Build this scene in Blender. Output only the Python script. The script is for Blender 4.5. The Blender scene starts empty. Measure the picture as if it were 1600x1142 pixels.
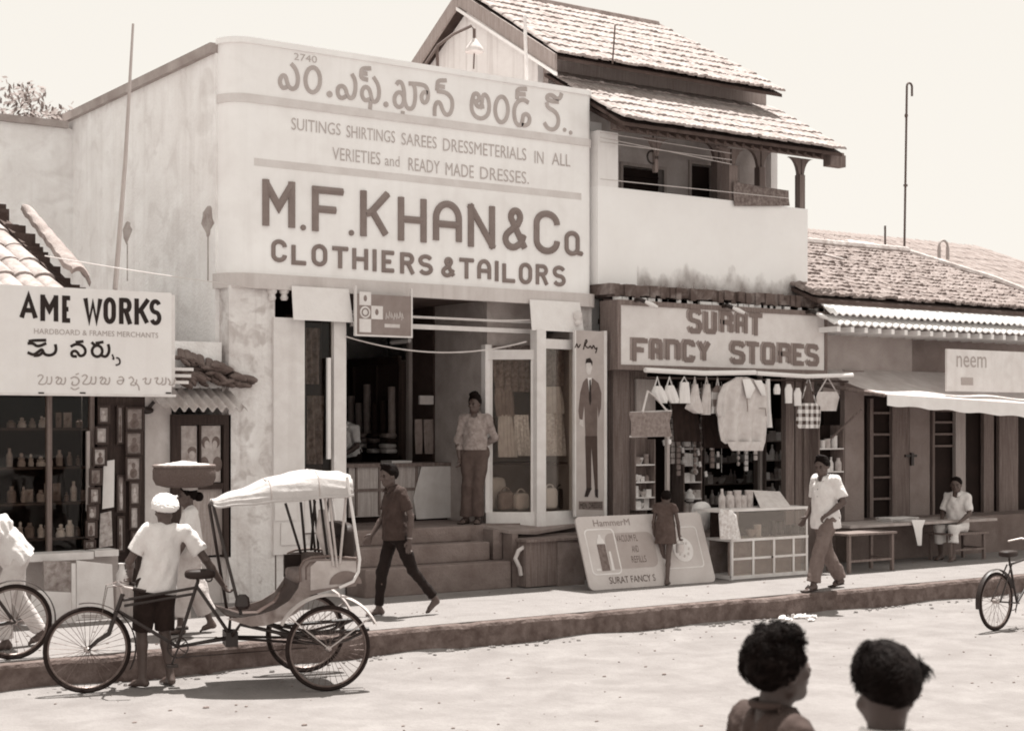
import bpy, bmesh, math, random
import numpy as np
from mathutils import Vector, Matrix
R = math.radians
sc = bpy.context.scene
COL = sc.collection
rng = random.Random(11)

# ------------------------------------------------------------------ camera
F = 2425.0; YAW = math.atan(1700 / 2425); CAMZ = 2.11      # pavement top is z = 0, road is z = -0.27
ROAD = -0.27
cd = bpy.data.cameras.new('camera'); cam = bpy.data.objects.new('camera', cd); COL.objects.link(cam)
cam.location = (0, 0, CAMZ); cam.rotation_euler = (R(90), 0, -YAW)
cd.sensor_width = 36; cd.lens = 36 * F / 1600; cd.shift_y = (665 - 571) / 1600
cd.clip_start = 0.1; cd.clip_end = 6000
sc.camera = cam
cd.dof.use_dof = True; cd.dof.focus_distance = 17.5; cd.dof.aperture_fstop = 4.0
# ------------------------------------------------------------------ sky and sun
SUN = Vector((0.22, 0.16, 1.0)).normalized()
w = bpy.data.worlds.new('World'); sc.world = w; w.use_nodes = True
nt = w.node_tree; nt.nodes.clear()
sky = nt.nodes.new('ShaderNodeTexSky'); sky.sky_type = 'NISHITA'; sky.sun_disc = False
sky.sun_elevation = math.asin(SUN.z); sky.sun_rotation = math.atan2(SUN.x, SUN.y)
sky.air_density = 1.0; sky.dust_density = 2.0
bw = nt.nodes.new('ShaderNodeRGBToBW'); tint = nt.nodes.new('ShaderNodeMix'); tint.data_type = 'RGBA'; tint.blend_type = 'MULTIPLY'
tint.inputs[0].default_value = 1.0; tint.inputs[7].default_value = (1.0, 0.955, 0.88, 1)
bg = nt.nodes.new('ShaderNodeBackground'); bg.inputs[1].default_value = 0.15
out = nt.nodes.new('ShaderNodeOutputWorld')
pw = nt.nodes.new('ShaderNodeMath'); pw.operation = 'POWER'; pw.inputs[1].default_value = 0.10      # hazy, evenly bright sky
ml = nt.nodes.new('ShaderNodeMath'); ml.operation = 'MULTIPLY'; ml.inputs[1].default_value = 1.20
nt.links.new(sky.outputs[0], bw.inputs[0]); nt.links.new(bw.outputs[0], pw.inputs[0]); nt.links.new(pw.outputs[0], ml.inputs[0]); nt.links.new(ml.outputs[0], tint.inputs[6])
nt.links.new(tint.outputs[2], bg.inputs[0]); nt.links.new(bg.outputs[0], out.inputs[0])
sl = bpy.data.lights.new('sun', 'SUN'); sl.energy = 2.0; sl.angle = R(0.6); sl.color = (1.0, 0.98, 0.935)
so = bpy.data.objects.new('sun', sl); COL.objects.link(so); so.rotation_euler = SUN.to_track_quat('Z', 'Y').to_euler()
so.location = (10, 10, 40)
sc.view_settings.view_transform = 'Standard'; sc.view_settings.look = 'None'
sc.view_settings.exposure = 2.20; sc.view_settings.gamma = 1.0
sc.cycles.max_bounces = 8; sc.cycles.diffuse_bounces = 5; sc.cycles.glossy_bounces = 3; sc.cycles.transmission_bounces = 4
sc.cycles.transparent_max_bounces = 8
sc.cycles.pixel_filter_type = 'BLACKMAN_HARRIS'; sc.cycles.filter_width = 1.9

# ------------------------------------------------------------------ measuring helpers (photo measure -> metres)
CY, SY = math.cos(YAW), math.sin(YAW)
def ray(px):
    k = (px - 800) / F
    return SY + CY * k, CY - SY * k
def W(px, py, Y):
    dx, dy = ray(px); d = Y / dy
    return Vector((d * dx, Y, CAMZ + d * (665 - py) / F))
def WX(px, py, X):
    dx, dy = ray(px); d = X / dx
    return Vector((X, d * dy, CAMZ + d * (665 - py) / F))
def G(px, py, z=0.0):
    d = (CAMZ - z) * F / (py - 665); dx, dy = ray(px)
    return Vector((d * dx, d * dy, z))
def X_(px, Y):
    dx, dy = ray(px); return Y / dy * dx
def Z_(px, py, Y):
    return W(px, py, Y).z

# ------------------------------------------------------------------ objects
ORG = {}
def tag(o, label=None, cat=None, group=None, kind=None):
    if label: o['label'] = label
    if cat: o['category'] = cat
    if group: o['group'] = group
    if kind: o['kind'] = kind
    return o
def thing(name, label, cat, loc=(0, 0, 0), group=None, rz=0.0):
    o = bpy.data.objects.new(name, None); COL.objects.link(o); o.empty_display_size = 0.2
    o.location = loc; o.rotation_euler = (0, 0, rz)
    ORG[o.name] = Matrix.Translation(Vector(loc)) @ Matrix.Rotation(rz, 4, 'Z')
    return tag(o, label, cat, group)
def copy_thing(src, loc, rz, label=None):
    c = src.copy(); COL.objects.link(c); c.location = loc; c.rotation_euler = (0, 0, rz)
    if label: c['label'] = label
    def rec(a, b):
        for ch in a.children:
            d = ch.copy(); COL.objects.link(d); d.parent = b; rec(ch, d)
    rec(src, c)
    return c

class MB:
    """collects shapes, build() links them as one mesh object"""
    def __init__(s): s.v = []; s.f = []; s.mi = []; s.cur = 0
    def add(s, vs, fs):
        o = len(s.v); s.v += [tuple(p) for p in vs]; s.f += [tuple(i + o for i in f) for f in fs]; s.mi += [s.cur] * len(fs); return s
    def box(s, x0, x1, y0, y1, z0, z1, m=None):
        vs = [Vector((x, y, z)) for z in (z0, z1) for y in (y0, y1) for x in (x0, x1)]
        if m is not None: vs = [m @ p for p in vs]
        return s.add(vs, [(0, 2, 3, 1), (4, 5, 7, 6), (0, 1, 5, 4), (2, 6, 7, 3), (0, 4, 6, 2), (1, 3, 7, 5)])
    def quadbox(s, a, b, c, d, n):
        """slab from 4 corner points extruded by vector n"""
        vs = [Vector(p) for p in (a, b, c, d)]; vs += [p + Vector(n) for p in vs]
        return s.add(vs, [(3, 2, 1, 0), (4, 5, 6, 7), (0, 1, 5, 4), (1, 2, 6, 5), (2, 3, 7, 6), (3, 0, 4, 7)])
    def tube(s, pts, r, n=8, closed=False, cap=True):
        P = [Vector(p) for p in pts]; m = len(P)
        rr = r if isinstance(r, (list, tuple)) else [r] * m
        vs = []; up = None
        for i, p in enumerate(P):
            if closed: t = P[(i + 1) % m] - P[i - 1]
            else: t = P[min(i + 1, m - 1)] - P[max(i - 1, 0)]
            if t.length < 1e-9: t = Vector((0, 0, 1))
            t.normalize()
            if up is None:
                up = Vector((0, 0, 1)) if abs(t.z) < 0.9 else Vector((1, 0, 0))
            a = up - t * up.dot(t)
            if a.length < 1e-6: a = t.orthogonal()
            a.normalize(); up = a; b = t.cross(a)
            for j in range(n):
                th = 2 * math.pi * j / n
                vs.append(p + (a * math.cos(th) + b * math.sin(th)) * rr[i])
        fs = []
        for i in range(m if closed else m - 1):
            i2 = (i + 1) % m
            for j in range(n):
                j2 = (j + 1) % n
                fs.append((i * n + j, i * n + j2, i2 * n + j2, i2 * n + j))
        if cap and not closed:
            fs.append(tuple(range(n - 1, -1, -1))); fs.append(tuple((m - 1) * n + j for j in range(n)))
        return s.add(vs, fs)
    def cyl(s, a, b, r, n=12): return s.tube([a, b], r, n)
    def ring(s, c, ax, rad, r, n=40, k=8, a0=0.0, a1=2 * math.pi, u=None):
        c = Vector(c); ax = Vector(ax).normalized()
        u = Vector(u) if u is not None else ax.orthogonal()
        u = (u - ax * u.dot(ax)).normalized(); v = ax.cross(u)
        full = abs(a1 - a0 - 2 * math.pi) < 1e-6
        pts = [c + (u * math.cos(a0 + (a1 - a0) * i / n) + v * math.sin(a0 + (a1 - a0) * i / n)) * rad for i in range(n if full else n + 1)]
        return s.tube(pts, r, k, closed=full)
    def lathe(s, c, prof, n=20, ax=None, jit=0):
        """prof: list of (radius, height)"""
        c = Vector(c); vs = []; fs = []
        m = Matrix.Identity(3) if ax is None else Vector((0, 0, 1)).rotation_difference(Vector(ax)).to_matrix()
        for r, h in prof:
            for j in range(n):
                th = 2 * math.pi * j / n; rr = r * (1 + jit * rng.uniform(-1, 1))
                vs.append(c + m @ Vector((rr * math.cos(th), rr * math.sin(th), h)))
        for i in range(len(prof) - 1):
            for j in range(n):
                j2 = (j + 1) % n
                fs.append((i * n + j, i * n + j2, (i + 1) * n + j2, (i + 1) * n + j))
        fs.append(tuple(range(n - 1, -1, -1))); fs.append(tuple((len(prof) - 1) * n + j for j in range(n)))
        return s.add(vs, fs)
    def ell(s, c, r, n=14, m=9, rot=None):
        c = Vector(c); vs = []; fs = []
        for i in range(m + 1):
            ph = math.pi * i / m
            for j in range(n):
                th = 2 * math.pi * j / n
                p = Vector((r[0] * math.sin(ph) * math.cos(th), r[1] * math.sin(ph) * math.sin(th), r[2] * math.cos(ph)))
                vs.append(c + (rot @ p if rot is not None else p))
        for i in range(m):
            for j in range(n):
                j2 = (j + 1) % n
                fs.append((i * n + j, (i + 1) * n + j, (i + 1) * n + j2, i * n + j2))
        return s.add(vs, fs)
    def grid(s, fn, nu, nv, thick=None):
        vs = [fn(i / nu, j / nv) for j in range(nv + 1) for i in range(nu + 1)]
        q = [(j * (nu + 1) + i, j * (nu + 1) + i + 1, (j + 1) * (nu + 1) + i + 1, (j + 1) * (nu + 1) + i) for j in range(nv) for i in range(nu)]
        if thick is not None:
            t = Vector(thick); n = len(vs); vs = vs + [Vector(p) + t for p in vs]
            fs = q + [tuple(i + n for i in reversed(f)) for f in q]
            e = [i for i in range(nu + 1)] + [j * (nu + 1) + nu for j in range(1, nv + 1)] + [nv * (nu + 1) + i for i in range(nu - 1, -1, -1)] + [j * (nu + 1) for j in range(nv - 1, 0, -1)]
            for a, b in zip(e, e[1:] + e[:1]): fs.append((b, a, a + n, b + n))
            return s.add(vs, fs)
        return s.add(vs, q)
    def prism(s, poly, n):
        """closed planar polygon (3D points) extruded by vector n"""
        P = [Vector(p) for p in poly]; m = len(P); n = Vector(n)
        vs = P + [p + n for p in P]
        fs = [tuple(range(m - 1, -1, -1)), tuple(range(m, 2 * m))] + [(i, (i + 1) % m, m + (i + 1) % m, m + i) for i in range(m)]
        return s.add(vs, fs)
    def ribbon(s, pts, wd, thick, fr, closed=False, ridge=0.0, seq=[0]):
        """painted / raised stroke. pts are 2D, fr maps (a, b, h) -> 3D with h out of the board"""
        P = [Vector((p[0], p[1])) for p in pts]
        m = len(P); L = []; Rr = []
        seq[0] = (seq[0] + 1) % 9; e = thick + seq[0] * 0.0004
        for i in range(m):
            if closed: a, b = P[i - 1], P[(i + 1) % m]
            else: a, b = P[max(i - 1, 0)], P[min(i + 1, m - 1)]
            d1 = (P[i] - a); d2 = (b - P[i])
            d1 = d1.normalized() if d1.length > 1e-9 else None; d2 = d2.normalized() if d2.length > 1e-9 else None
            if d1 is None: d1 = d2
            if d2 is None: d2 = d1
            t = d1 + d2
            t = t.normalized() if t.length > 1e-6 else d1
            nrm = Vector((-t.y, t.x)); c = max(0.45, nrm.dot(Vector((-d1.y, d1.x))))
            L.append(P[i] + nrm * wd / 2 / c); Rr.append(P[i] - nrm * wd / 2 / c)
        vs = []
        for i in range(m):
            vs += [fr(L[i].x, L[i].y, 0), fr(L[i].x, L[i].y, e), fr(P[i].x, P[i].y, e + ridge), fr(Rr[i].x, Rr[i].y, e), fr(Rr[i].x, Rr[i].y, 0)]
        fs = []
        for i in range(m if closed else m - 1):
            a = i * 5; b = ((i + 1) % m) * 5
            for q in range(4): fs.append((a + q, a + q + 1, b + q + 1, b + q))
        if not closed:
            fs.append((4, 3, 2, 1, 0)); z = (m - 1) * 5; fs.append((z, z + 1, z + 2, z + 3, z + 4))
        return s.add(vs, fs)
    def build(s, name, mat, parent=None, smooth=False, local=False, fix=True):
        me = bpy.data.meshes.new(name); v = s.v
        o = bpy.data.objects.new(name, me)
        if parent is not None:
            M = ORG[parent.name]; ORG[o.name] = M; o.parent = parent
            if not local:
                inv = M.inverted(); v = [inv @ Vector(p) for p in v]
        me.from_pydata([tuple(p) for p in v], [], s.f)
        for m in (mat if isinstance(mat, (list, tuple)) else [mat]): me.materials.append(m)
        if any(s.mi): me.polygons.foreach_set('material_index', s.mi)
        if fix:
            bm = bmesh.new(); bm.from_mesh(me); bmesh.ops.recalc_face_normals(bm, faces=bm.faces); bm.to_mesh(me); bm.free()
        if smooth:
            me.polygons.foreach_set('use_smooth', [True] * len(me.polygons))
            if smooth != 'all':
                try: me.set_sharp_from_angle(angle=R(40))
                except Exception: pass
        me.update(); COL.objects.link(o)
        return o
def build_loose(mb, name, mat, parent):
    """one object per connected piece"""
    par = list(range(len(mb.v)))
    def fd(a):
        while par[a] != a: par[a] = par[par[a]]; a = par[a]
        return a
    for f in mb.f:
        for q in f[1:]: par[fd(q)] = fd(f[0])
    gr = {}
    for f in mb.f: gr.setdefault(fd(f[0]), []).append(f)
    for fs in gr.values():
        ids = sorted({i for f in fs for i in f}); mp = {a: n for n, a in enumerate(ids)}
        m2 = MB(); m2.add([mb.v[i] for i in ids], [tuple(mp[i] for i in f) for f in fs]); m2.build(name, mat, parent)
def solo(o):
    """top-level mesh: put its origin at the base of its geometry"""
    me = o.data; n = len(me.vertices); a = np.empty(n * 3, np.float32); me.vertices.foreach_get('co', a); a = a.reshape(-1, 3)
    c = np.array([(a[:, 0].min() + a[:, 0].max()) / 2, (a[:, 1].min() + a[:, 1].max()) / 2, a[:, 2].min()], np.float32)
    me.vertices.foreach_set('co', (a - c).ravel()); o.location = [float(q) for q in c]
    ORG[o.name] = Matrix.Translation(Vector([float(q) for q in c])); me.update(); return o

# ------------------------------------------------------------------ materials (sepia print: one brown ink, so hue follows value)
def sep(v, k=1.0): 
    v = max(0.004, min(0.95, v)); return (v, v ** (1 + .15 * k), v ** (1 + .205 * k), 1)
MATS = {}
def mat(name, v, var=0.15, scale=3.0, rough=0.85, bump=0.15, bscale=60.0, streak=0.0, sv=0.3, spec=0.3, metal=0.0, blot=0.0, bv=0.2, blots=1.2, wood=0.0, rnd=0.0, stretch=None, k=1.0):
    if name in MATS: return MATS[name]
    m = bpy.data.materials.new(name); m.use_nodes = True; MATS[name] = m
    t = m.node_tree; N = t.nodes; L = t.links; b = N['Principled BSDF']
    b.inputs['Roughness'].default_value = rough; b.inputs['Metallic'].default_value = metal
    b.inputs['Specular IOR Level'].default_value = spec
    tc = N.new('ShaderNodeTexCoord')
    def noise(sc_, det=5, mp=None, dist=0.0):
        n = N.new('ShaderNodeTexNoise'); n.inputs['Scale'].default_value = sc_; n.inputs['Detail'].default_value = det; n.inputs['Distortion'].default_value = dist
        if mp:
            g = N.new('ShaderNodeMapping'); g.inputs['Scale'].default_value = mp; L.new(tc.outputs['Object'], g.inputs[0]); L.new(g.outputs[0], n.inputs[0])
        else: L.new(tc.outputs['Object'], n.inputs[0])
        return n
    n1 = noise(scale, 6, stretch or ((14, 14, 0.8) if wood else None), 0.4)
    r = N.new('ShaderNodeValToRGB'); r.color_ramp.elements[0].position = 0.28; r.color_ramp.elements[1].position = 0.72
    r.color_ramp.elements[0].color = sep(v * (1 - var), k); r.color_ramp.elements[1].color = sep(v * (1 + var), k)
    L.new(n1.outputs['Fac'], r.inputs[0]); c = r.outputs[0]
    n2 = noise(scale * 9, 4)
    def mixc(c, fac, col, blend='MIX'):
        x = N.new('ShaderNodeMix'); x.data_type = 'RGBA'; x.blend_type = blend
        if isinstance(fac, float): x.inputs[0].default_value = fac
        else: L.new(fac, x.inputs[0])
        L.new(c, x.inputs[6])
        if isinstance(col, tuple): x.inputs[7].default_value = col
        else: L.new(col, x.inputs[7])
        return x.outputs[2]
    def ramp(o, a, bb, hi=1.0):
        q = N.new('ShaderNodeMapRange'); q.inputs[1].default_value = a; q.inputs[2].default_value = bb; q.inputs[4].default_value = hi
        L.new(o, q.inputs[0]); return q.outputs[0]
    c = mixc(c, ramp(n2.outputs['Fac'], .45, .75, min(1.0, var * 1.6)), sep(v * 0.7, k))
    if streak:
        n3 = noise(1.0, 6, (7, 7, 0.35), 0.3); c = mixc(c, ramp(n3.outputs['Fac'], .5, .72, streak), sep(sv, k))
    if blot:
        n4 = noise(blots, 8, None, 0.6); c = mixc(c, ramp(n4.outputs['Fac'], .52, .66, blot), sep(bv, k))
    if rnd:
        oi = N.new('ShaderNodeObjectInfo'); c = mixc(c, ramp(oi.outputs['Random'], 0, 1, rnd), sep(v * 0.5, k))
    L.new(c, b.inputs['Base Color'])
    if bump:
        bn = N.new('ShaderNodeBump'); bn.inputs['Strength'].default_value = bump; bn.inputs['Distance'].default_value = 0.02
        n5 = noise(bscale, 5, (bscale * .25, bscale * .25, bscale * .012) if wood else None)
        if wood: n5.inputs['Scale'].default_value = 4
        L.new(n5.outputs['Fac'], bn.inputs['Height']); L.new(bn.outputs[0], b.inputs['Normal'])
    return m
def glassmat(name='glass', f=0.12):
    if name in MATS: return MATS[name]
    m = bpy.data.materials.new(name); m.use_nodes = True; MATS[name] = m
    t = m.node_tree; N = t.nodes; L = t.links; N.remove(N['Principled BSDF'])
    tr = N.new('ShaderNodeBsdfTransparent'); tr.inputs[0].default_value = (.9, .87, .84, 1)
    gl = N.new('ShaderNodeBsdfGlossy'); gl.inputs['Roughness'].default_value = 0.03
    mx = N.new('ShaderNodeMixShader'); fr = N.new('ShaderNodeFresnel'); fr.inputs[0].default_value = 1.5
    ad = N.new('ShaderNodeMath'); ad.operation = 'MULTIPLY'; ad.inputs[1].default_value = .35
    L.new(fr.outputs[0], ad.inputs[0]); L.new(ad.outputs[0], mx.inputs[0])
    L.new(tr.outputs[0], mx.inputs[1]); L.new(gl.outputs[0], mx.inputs[2]); L.new(mx.outputs[0], N['Material Output'].inputs[0])
    return m
M_road = mat('dusty_road', .225, .15, 2.2, .95, 1.0, 26, blot=.4, bv=.18, blots=3.0, k=.42)
M_pave = mat('dusty_paving', .235, .14, 2.6, .95, 1.0, 26, blot=.45, bv=.19, blots=2.6, k=.42)
M_kerb = mat('kerb_stone', .15, .35, 9, .95, .9, 22, blot=.6, bv=.06, blots=4.0)
M_white = mat('limewash', .85, .05, 1.3, .92, .15, 30, streak=.16, sv=.50, blot=.10, bv=.52)
M_parapet = mat('limewash_parapet', .90, .03, 1.3, .92, .12, 30)
M_wall = mat('weathered_plaster', .88, .07, 2.4, .95, .6, 26, streak=.18, sv=.50, blot=.30, bv=.58, blots=3.0)
M_pier = mat('pier_plaster', .74, .14, 2.6, .95, .6, 26, streak=.55, sv=.36, blot=.6, bv=.40, blots=5)
M_sign = mat('sign_plaster', .90, .04, 1.2, .8, .10, 20, streak=.14, sv=.62, blot=.16, bv=.66, blots=2.2)
M_strip = mat('faded_grey_paint', .42, .08, 3, .8, .05)
M_band = mat('leak_paled_band', .69, .08, 3, .8, .05)  # grey band paint, paled to carry the light-leak fade
M_letter = mat('raised_letter_paint', .25, .10, 5, .8, .05)
M_letter_faint = mat('leak_paled_letter', .47, .10, 6, .8, .05)  # light-leak fade of the upper sign put into the letter colour
M_letter_pale = mat('leak_paled_words', .52, .10, 6, .8, .05)  # same light-leak fade put into the small painted words
M_black = mat('black_paint', .02, .3, 8, .6, .03)
M_dark = mat('dark_interior', .02, .35, 2, .9, .1)  # near-black tone carries the shade of interiors in its colour
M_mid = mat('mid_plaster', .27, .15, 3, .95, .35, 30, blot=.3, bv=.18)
M_dwood = mat('dark_wood', .042, .4, 3, .7, .3, 40, wood=1)
M_wood = mat('weathered_wood', .20, .3, 3, .85, .4, 40, wood=1)
M_lwood = mat('pale_wood', .42, .18, 3, .8, .25, 40, wood=1)
M_wpaint = mat('white_paint', .72, .08, 5, .6, .08, streak=.18, sv=.45)
M_stone = mat('step_stone', .21, .22, 4, .95, .5, 30, blot=.4, bv=.11)
M_tile = mat('lime_splashed_tile', .46, .30, 9, .95, .5, 40, blot=.45, bv=.16, blots=2.0)
M_tile2 = mat('country_tile', .26, .45, 12, .95, .6, 40, blot=.4, bv=.10, blots=3.0)
M_tile3 = mat('lime_tile', .40, .25, 9, .95, .5, 30, blot=.5, bv=.20, blots=5)
M_under = mat('roof_timber', .09, .3, 5, .9, .3)
M_metal = mat('dark_metal', .022, .25, 15, .45, .05, spec=.5)
M_steel = mat('dull_steel', .45, .15, 15, .35, .03, metal=.8)
M_zinc = mat('zinc_sheet', .50, .25, 4, .6, .1, blot=.5, bv=.22, blots=3)
M_wire = mat('pale_wire', .60, .1, 5, .7, 0)
M_dwire = mat('dark_wire', .12, .1, 5, .7, 0)
M_paper = mat('paper', .72, .06, 8, .9, .05)
M_cloth = mat('white_cloth', .78, .04, 6, .95, .25, 25)
M_glass = glassmat()
print('core ok')
# ------------------------------------------------------------------ lettering
def arc(cx, cy, rx, ry, a0, a1, n=14):
    return [(cx + rx * math.cos(R(a0 + (a1 - a0) * i / n)), cy + ry * math.sin(R(a0 + (a1 - a0) * i / n))) for i in range(n + 1)]
def _s(): return arc(.5, .75, .5, .25, 25, 180, 10) + arc(.5, .75, .5, .25, 180, 250, 4)[1:] + arc(.5, .25, .5, .25, 70, 0, 4) + arc(.5, .25, .5, .25, 0, -155, 10)[1:]
GL = {
 'M': [[(0, 0), (0, 1)], [(0, 1), (.5, .42), (1, 1)], [(1, 1), (1, 0)]],
 'F': [[(0, 0), (0, 1)], [(0, 1), (1, 1)], [(0, .5), (.82, .5)]],
 'K': [[(0, 0), (0, 1)], [(1, 1), (.3, .52)], [(.1, .5), (.42, .55), (1, 0)]],
 'H': [[(0, 0), (0, 1)], [(1, 0), (1, 1)], [(0, .5), (1, .5)]],
 'A': [[(0, 0), (0, .6)] + arc(.5, .6, .5, .4, 180, 0, 16)[1:] + [(1, 0)], [(0, .45), (1, .45)]],
 'N': [[(0, 0), (0, 1)], [(0, 1), (1, 0)], [(1, 0), (1, 1)]],
 '&': [[(1, 0), (.35, .72)] + arc(.52, .83, .24, .17, 200, -20, 12) + [(.62, .62), (.2, .42)] + arc(.38, .22, .38, .22, 130, 290, 12) + [(.8, .12), (.95, .35)]],
 'C': [arc(.5, .72, .5, .28, 0, 180, 14) + arc(.5, .28, .5, .28, 180, 360, 14)],
 'o': [arc(.36, .72, .36, .28, 0, 180, 12) + arc(.36, .3, .36, .28, 180, 360, 12) + [(.72, .72)], [(.6, .1), (1, .04)]],
 'L': [[(0, 1), (0, 0), (1, 0)]],
 'O': [arc(.5, .68, .5, .32, 0, 180, 12) + arc(.5, .32, .5, .32, 180, 360, 12)],
 'T': [[(0, 1), (1, 1)], [(.5, 1), (.5, 0)]],
 'I': [[(.5, 0), (.5, 1)]],
 'E': [[(1, 1), (0, 1), (0, 0), (1, 0)], [(0, .5), (.7, .5)]],
 'R': [[(0, 0), (0, 1)], [(0, 1), (.6, 1)] + arc(.6, .76, .4, .24, 90, -90, 10)[1:] + [(0, .52)], [(.55, .52), (1, 0)]],
 'S': [_s()],
 'U': [[(0, 1)] + arc(.5, .3, .5, .3, 180, 360, 12) + [(1, 1)]],
 'W': [[(0, 1), (.26, 0), (.5, .8), (.74, 0), (1, 1)]],
 'a': [[(0, 0), (.5, 1), (1, 0)], [(.22, .34), (.78, .34)]],
 'Y': [[(0, 1), (.5, .5), (1, 1)], [(.5, .5), (.5, 0)]],
}
# square-cut sign-painter set used on the fancy store board
GB = dict(GL)
GB.update({
 'S': [[(1, .82), (.85, 1), (.15, 1), (0, .85), (0, .66), (.15, .54), (.85, .46), (1, .34), (1, .15), (.85, 0), (.15, 0), (0, .18)]],
 'U': [[(0, 1), (0, .12), (.12, 0), (.88, 0), (1, .12), (1, 1)]],
 'R': [[(0, 0), (0, 1), (.85, 1), (1, .88), (1, .64), (.85, .52), (0, .52)], [(.8, .52), (1, .38), (1, 0)]],
 'A': [[(0, 0), (0, .88), (.12, 1), (.88, 1), (1, .88), (1, 0)], [(0, .48), (1, .48)]],
 'N': [[(0, 0), (0, 1), (.85, 1), (1, .86), (1, 0)]],
 'C': [[(1, .75), (1, .88), (.85, 1), (.15, 1), (0, .86), (0, .14), (.15, 0), (.85, 0), (1, .14), (1, .25)]],
 'O': [[(0, .14), (0, .86), (.14, 1), (.86, 1), (1, .86), (1, .14), (.86, 0), (.14, 0), (0, .14)]],
})
def board(Y):
    return lambda a, b, h: Vector((a, Y - h, b))
def glyph(mb, ch, px0, px1, yt, yb, Y, wd, thick=0.012, ridge=0.0, font=GL, off=(0, 0)):
    """one letter whose middle sits on plane Y between photo measures"""
    pm = (px0 + px1) / 2
    x0, x1 = X_(px0, Y) + off[0], X_(px1, Y) + off[0]; z1, z0 = Z_(pm, yt, Y) + off[1], Z_(pm, yb, Y) + off[1]
    h = wd / 2
    for st in font[ch]:
        closed = ch == 'O' or (ch == 'o' and len(st) > 4)
        pts = [(x0 + h + p[0] * (x1 - x0 - 2 * h), z0 + h * .9 + p[1] * (z1 - z0 - 1.8 * h)) for p in st]
        if closed and (Vector(pts[0]) - Vector(pts[-1])).length < 1e-4: pts = pts[:-1]
        if ch in 'MNHKFTIRA' and len(pts) == 2:
            pts = [tuple(Vector(pts[0]) + (Vector(pts[0]) - Vector(pts[1])).normalized() * h * .9 * (1 if pts[0][1] <= z0 + h * 1.2 or pts[0][1] >= z1 - h * 1.2 else 0)),
                   tuple(Vector(pts[1]) + (Vector(pts[1]) - Vector(pts[0])).normalized() * h * .9 * (1 if pts[1][1] <= z0 + h * 1.2 or pts[1][1] >= z1 - h * 1.2 else 0))]
        mb.ribbon(pts, wd, thick, board(Y), closed, ridge)
def dot(mb, px, py, Y, r, thick=0.012):
    c = W(px, py, Y)
    mb.prism([c + Vector((r * math.cos(a), 0, r * math.sin(a))) for a in [2 * math.pi * i / 14 for i in range(14)]], (0, -thick, 0))
def strokes(mb, S, ox, oy, k, Y, wd, thick=0.01, smoothn=True, its=2):
    """strokes traced in measures of an enlarged detail, laid on plane Y"""
    for st in S:
        pts = [W(ox + k * a, oy + k * b, Y) for a, b in st]
        P = [(p.x, p.z) for p in pts]
        closed = len(P) > 6 and (Vector(P[0]) - Vector(P[-1])).length < 1e-4
        if closed: P = P[:-1]
        if smoothn and len(P) > 2:
            for _ in range(its):
                Q = []; n = len(P)
                rngi = range(n) if closed else range(n - 1)
                if not closed: Q.append(P[0])
                for i in rngi:
                    a, b = P[i], P[(i + 1) % n]
                    Q += [(a[0] * .75 + b[0] * .25, a[1] * .75 + b[1] * .25), (a[0] * .25 + b[0] * .75, a[1] * .25 + b[1] * .75)]
                if not closed: Q.append(P[-1])
                P = Q
        mb.ribbon(P, wd, thick, board(Y), closed)
def ellst(cx, cy, rx, ry, n=16): return [(cx + rx * math.cos(2 * math.pi * i / n), cy + ry * math.sin(2 * math.pi * i / n)) for i in range(n + 1)][:-1] + [(cx + rx, cy)]
def word(mb, text, fr, a0, a1, b0, b1, bold=0.0, thick=0.004):
    """set a word in the box a0..a1 x b0..b1 of a board frame fr(a, b, h)"""
    cu = bpy.data.curves.new('lettering', 'FONT'); cu.body = text; cu.offset = bold; cu.resolution_u = 3
    ob = bpy.data.objects.new('lettering', cu); COL.objects.link(ob)
    me = bpy.data.meshes.new_from_object(ob)
    V = [v.co.copy() for v in me.vertices]; Fc = [tuple(p.vertices) for p in me.polygons]
    bpy.data.objects.remove(ob); bpy.data.curves.remove(cu); bpy.data.meshes.remove(me)
    if not V: return
    xa, xb = min(p.x for p in V), max(p.x for p in V); ya, yb = min(p.y for p in V), max(p.y for p in V)
    m = lambda p: (a0 + (p.x - xa) / (xb - xa) * (a1 - a0), b0 + (p.y - ya) / (yb - ya) * (b1 - b0))
    mb.add([fr(*m(p), thick) for p in V], Fc)
def word_px(mb, text, px0, px1, ytL, ybL, Y, bold=0.0, thick=0.004):
    word(mb, text, board(Y), X_(px0, Y), X_(px1, Y), Z_(px0, ybL, Y), Z_(px0, ytL, Y), bold, thick)

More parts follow.
